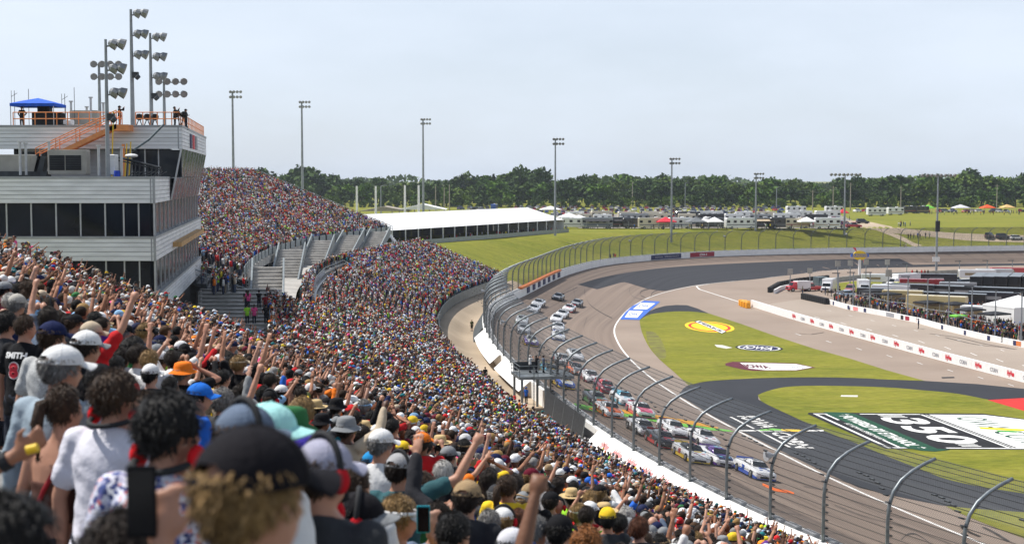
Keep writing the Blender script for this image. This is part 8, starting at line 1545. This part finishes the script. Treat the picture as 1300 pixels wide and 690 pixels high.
# ---- everyone else, as one crowd
def figure(pose, head, tier):
    m = MB(); p = POSES[pose]; nt, na, hu, hv = ((9, 5, 8, 6), (6, 3, 6, 4), (4, 3, 4, 3))[tier]
    rings = TORSO[:8] if tier == 0 else ([TORSO[0], TORSO[3], TORSO[5], TORSO[7]] if tier == 1 else [TORSO[0], TORSO[5], TORSO[7]]); ring_loft(m, rings, nt, .02, 1)
    if tier == 0: capsule2 = lambda pts, rs, k: m.tube(pts, list(rs), na, k)
    else: capsule2 = lambda pts, rs, k: m.tube(pts, list(rs), na, k, cap=tier < 1)
    for s, (S_, E, H) in zip((1, -1), arms_of(pose)):
        if tier == 2 and H.z < 1.0: continue
        if tier == 2: m.tube([S_, E], [.075, .06], na, 1, cap=False); m.tube([E, H], [.055, .04], na, 0, cap=False); m.ball(H + (H - E).normalized() * .04, .055, 3, 2, 0)
        else:
            k_ = S_ + (E - S_) * .7; capsule2([S_, k_], (.078, .066), 1); capsule2([k_, E, H], (.048, .042, .030), 0); d = (H - E).normalized(); m.ball(H + d * .06, (.046, .03, .06) if tier == 0 else .052, 6 if tier == 0 else 4, 4 if tier == 0 else 2, 0, d.to_track_quat('Z', 'Y').to_matrix())
            if tier == 0: a = d.cross(Vector((0, 1, 0.01))).normalized(); m.tube([H + d * .09 + a * .02, H + d * .15 + a * .025], [.014, .008], 4, 0); m.tube([H + d * .09 - a * .02, H + d * .15 - a * .025], [.014, .008], 4, 0)
    t = p[4]; R3 = Matrix.Rotation(t, 3, 'Z'); hc = rotz((0, 0, 0), t)
    m.ball((0, .0, 1.645), (.078, .096, .115), hu, hv, 0, R3); 
    if tier < 2: m.tube([(0, -.015, 1.47), (0, -.005, 1.58)], .056, 6, 0, cap=False)
    if tier == 0: q = rotz((0, .108, 0), t); m.ball((q.x, q.y, 1.635), .016, 4, 3, 0)
    def half(c, r, z0, k):
        b = MB(); b.ball(c, r, hu, hv + (1 if tier < 2 else 0), k, R3); V = np.array(b.v); fs = [f_ for f_ in b.f if V[list(f_)].mean(0)[2] > z0(*(R3.transposed() @ Vector(V[list(f_)].mean(0) - np.array([0, 0, 0]))))]; u = sorted({i for f_ in fs for i in f_}); mp_ = {i: j for j, i in enumerate(u)}; m.add([V[i] for i in u], [tuple(mp_[i] for i in f_) for f_ in fs], k)
    if head == 'cap':
        half((0, -.002, 1.69), (.098, .118, .10), lambda x, y, z: 1.685, 2); br = [rotz(v, t) for v in ((-.075, .09, 1.70), (.075, .09, 1.70), (.055, .185, 1.685), (-.055, .185, 1.685))]; m.add(br, [(0, 1, 2, 3)], 4)
        if tier < 2: half((0, -.012, 1.665), (.086, .106, .10), lambda x, y, z: 1.63 if y < -.01 else 9, 5)
    elif head == 'short': half((0, -.012, 1.682), (.092, .110, .108), lambda x, y, z: 1.70 if y > .02 else 1.625, 5)
    else:
        half((0, -.015, 1.68), (.10, .118, .112), lambda x, y, z: 1.70 if y > .02 else 1.59, 5)
        if tier < 2: q = rotz((0, -.085, 0), t); m.ball((q.x, q.y, 1.52), (.10, .05, .15), hu, hv, 5, R3)
    if tier == 0:
        for s in (-1, 1): m.tube([(s * .095, 0, .88), (s * .1, .01, .5), (s * .105, 0, .05)], [.105, .078, .06], 6, 3)
    else: m.tube([(0, 0, .9), (0, .0, .02)], [.17, .12], 3 if tier == 2 else 4, 3, cap=False)
    return m
def pack(m): V = np.array(m.v, np.float32); ln = np.array([len(f_) for f_ in m.f], np.int32); lp = np.array([i for f_ in m.f for i in f_], np.int32); return V, ln, lp, np.array(m.mi, np.int32)
def crowd_mesh(name, groups, m_):
    """groups: (x, y, z, rz, tier, shirt bias) arrays -> one mesh, coloured face by face"""
    VV, LN, LP, CC, base = [], [], [], [], 0; sh = np.array([PCOL[s] for s in SHIRTN]); cp_ = np.array([PCOL[s] for s in CAPN]); hr = np.array([HAIRC[s] for s in HAIRN]); sk = np.array(SKINS[:5] * 2 + SKINS) * .82; tr = np.array([(.03, .04, .08), (.02, .02, .024), (.22, .19, .14), (.06, .08, .13), (.25, .25, .25)])
    for P, rz, tier, shp in groups:
        poses = POSEP if tier < 1 else POSEP + ['down'] * 40 if tier < 2 else ['down'] * 22 + ['fist_r', 'phone2', 'phone2', 'clap', 'clap', 'point']; heads = ['cap'] * 5 + ['short'] * 4 + ['long'] * 2; combos = {}
        pi = rng.integers(0, len(poses), len(P)); hi_ = rng.integers(0, len(heads), len(P)); pi = np.where((P[:, 0] / P[:, 1] > -.12) & (rng.random(len(P)) < .55), 0, pi); key = np.array([hash((poses[a], heads[b])) for a, b in zip(pi, hi_)])
        for kk in sorted({(poses[a], heads[b]) for a, b in zip(pi, hi_)}):
            sel = np.array([poses[a] == kk[0] and heads[b] == kk[1] for a, b in zip(pi, hi_)]); n = int(sel.sum()); V, ln, lp, mi = pack(figure(kk[0], kk[1], tier)); Q = P[sel]; a = rz[sel]; s = rng.uniform(.92, 1.06, n); wd = s * rng.uniform(.9, 1.15, n)
            c, si = np.cos(a)[:, None], np.sin(a)[:, None]; x = V[None, :, 0] * wd[:, None]; y = V[None, :, 1] * wd[:, None]; W3 = np.stack([x * c - y * si + Q[:, 0:1], x * si + y * c + Q[:, 1:2], V[None, :, 2] * s[:, None] + Q[:, 2:3]], -1)
            jit = lambda A: np.clip(A * rng.uniform(.75, 1.2, (len(A), 1)), 0, .82); shirt = jit((sh if shp is None else shp)[rng.integers(0, len(sh if shp is None else shp), n)]); cap = jit(cp_[rng.integers(0, len(cp_), n)]); hair = hr[rng.integers(0, len(hr), n)]; skin = jit(sk[rng.integers(0, len(sk), n)]); trs = tr[rng.integers(0, len(tr), n)]; brim = np.where(rng.random((n, 1)) < .7, cap, cp_[rng.integers(0, len(cp_), n)])
            pal = np.stack([skin, shirt, cap, trs, brim, hair], 1); CC.append(pal[:, mi, :].reshape(-1, 3)); VV.append(W3.reshape(-1, 3)); LN.append(np.tile(ln, n)); LP.append((lp[None] + (np.arange(n) * len(V))[:, None]).reshape(-1) + base); base += n * len(V)
    V = np.concatenate(VV).astype(np.float32); LN = np.concatenate(LN); LP = np.concatenate(LP).astype(np.int32); C = np.concatenate(CC); me = bpy.data.meshes.new(name); me.vertices.add(len(V)); me.vertices.foreach_set("co", V.ravel()); me.loops.add(len(LP)); me.loops.foreach_set("vertex_index", LP); me.polygons.add(len(LN)); me.polygons.foreach_set("loop_start", np.r_[0, np.cumsum(LN)[:-1]].astype(np.int32))
    me.update(calc_edges=True); at = me.attributes.new("tint", 'FLOAT_COLOR', 'FACE'); at.data.foreach_set("color", np.c_[C, np.ones(len(C))].astype(np.float32).ravel()); me.polygons.foreach_set("use_smooth", np.ones(len(LN), dtype=bool)); me.materials.append(m_)
    print("CROWD", name, len(V), "verts", int((LN - 2).sum()), "tris"); o = link(bpy.data.objects.new(name, me)); o["kind"] = "stuff"; return o
def _cm(t, b):
    a = N(t, "Attribute"); a.attribute_name = "tint"; f_ = noise(t, N(t, "TexCoord").outputs['Object'], 9.0, 3, .6); t.links.new(mixc(t, .45, a.outputs['Color'], mixc(t, 1.0, a.outputs['Color'], ramp(t, f_, [(.35, (.35, .35, .35)), (.65, (1.5, 1.5, 1.5))]), 'MULTIPLY')), b.inputs['Base Color']); b.inputs['Roughness'].default_value = .8; b.inputs['Specular IOR Level'].default_value = .2
M_CROWD = uvmat("crowd_people", _cm)
rest = np.arange(len(SE)) >= NEAR; g = []
for a, b_, tr_ in ((0, 46, 0), (46, 92, 1), (92, 1e9, 2)):
    s = rest & (Dp >= a) & (Dp < b_); g.append((SE[s, :3], RZ[s], tr_, None)); print("TIER", tr_, int(s.sum()))
def scatter(poly, n, z=0.0):
    px = rng.uniform(min(p[0] for p in poly), max(p[0] for p in poly), n * 4); py = rng.uniform(min(p[1] for p in poly), max(p[1] for p in poly), n * 4); k = inpoly(px, py, poly); P = on_z(px[k][:n], py[k][:n], z); return P
darks = np.array([PCOL[c] for c in ['black'] * 6 + ['charcoal'] * 3 + ['navy'] * 3 + ['red', 'orange', 'blue', 'white', 'olive', 'olive', 'green', 'beige', 'purple', 'charcoal', 'black', 'black']])
P = np.vstack([scatter([(1085, 385), (1150, 399), (1190, 407), (1245, 419), (1300, 430), (1310, 440), (1290, 437), (1245, 428), (1190, 414), (1150, 404), (1085, 391)], 420), scatter([(1095, 380), (1150, 390), (1220, 405), (1300, 420), (1300, 432), (1150, 402), (1085, 388)], 330), scatter([(1060, 378), (1100, 385), (1095, 391), (1055, 384)], 26), scatter([(1100, 374), (1180, 384), (1300, 400), (1300, 408), (1200, 398), (1095, 380)], 160), scatter([(1005, 366), (1060, 366), (1075, 378), (1020, 377)], 10)]); g.append((P, rng.uniform(0, 6.28, len(P)), 1, darks))
P = np.vstack([scatter([(722, 288), (1080, 288), (1080, 291), (722, 291)], 150, PLATEAU), scatter([(700, 281), (1080, 279), (1080, 283), (700, 284)], 60, PLATEAU), scatter([(1140, 286), (1160, 285), (1160, 288), (1140, 289)], 8, PLATEAU), scatter([(1180, 270), (1300, 270), (1300, 273), (1180, 273)], 40, PLATEAU)]); g.append((P, rng.uniform(0, 6.28, len(P)), 2, None))
P = np.array([(*(ma + md * s - mn * rng.uniform(-6, 1)), PLATEAU) for s in rng.uniform(0, ML, 60)]); g.append((P, rng.uniform(0, 6.28, len(P)), 2, None))
P = np.array([out_hit(px, py, 0) for px, py in [(1153, 303), (1156, 303), (1165, 302), (1168, 303), (1175, 302), (1180, 302), (1160, 302), (1148, 318), (1150, 317), (775, 330), (779, 329), (781, 330)]]); g.append((P, rng.uniform(2.5, 3.6, len(P)), 1, darks))
crowd_mesh("crowd", g, M_CROWD); print("PERSONS", NPERSON)
# ---------------------------------------------------------------- summer haze
def haze(density):
    m = bpy.data.materials.new("summer_haze"); m.use_nodes = True; t = m.node_tree; t.nodes.clear(); o = t.nodes.new("ShaderNodeOutputMaterial"); v = t.nodes.new("ShaderNodeVolumePrincipled"); v.inputs['Color'].default_value = (.80, .88, 1.0, 1); v.inputs['Density'].default_value = density; v.inputs['Anisotropy'].default_value = .3; t.links.new(v.outputs[0], o.inputs['Volume'])
    b = MB(); b.box((200, 2400, 27.5), (4600, 5200, 61)); h = b.build("haze", m); h["kind"] = "stuff"
haze(.00009)
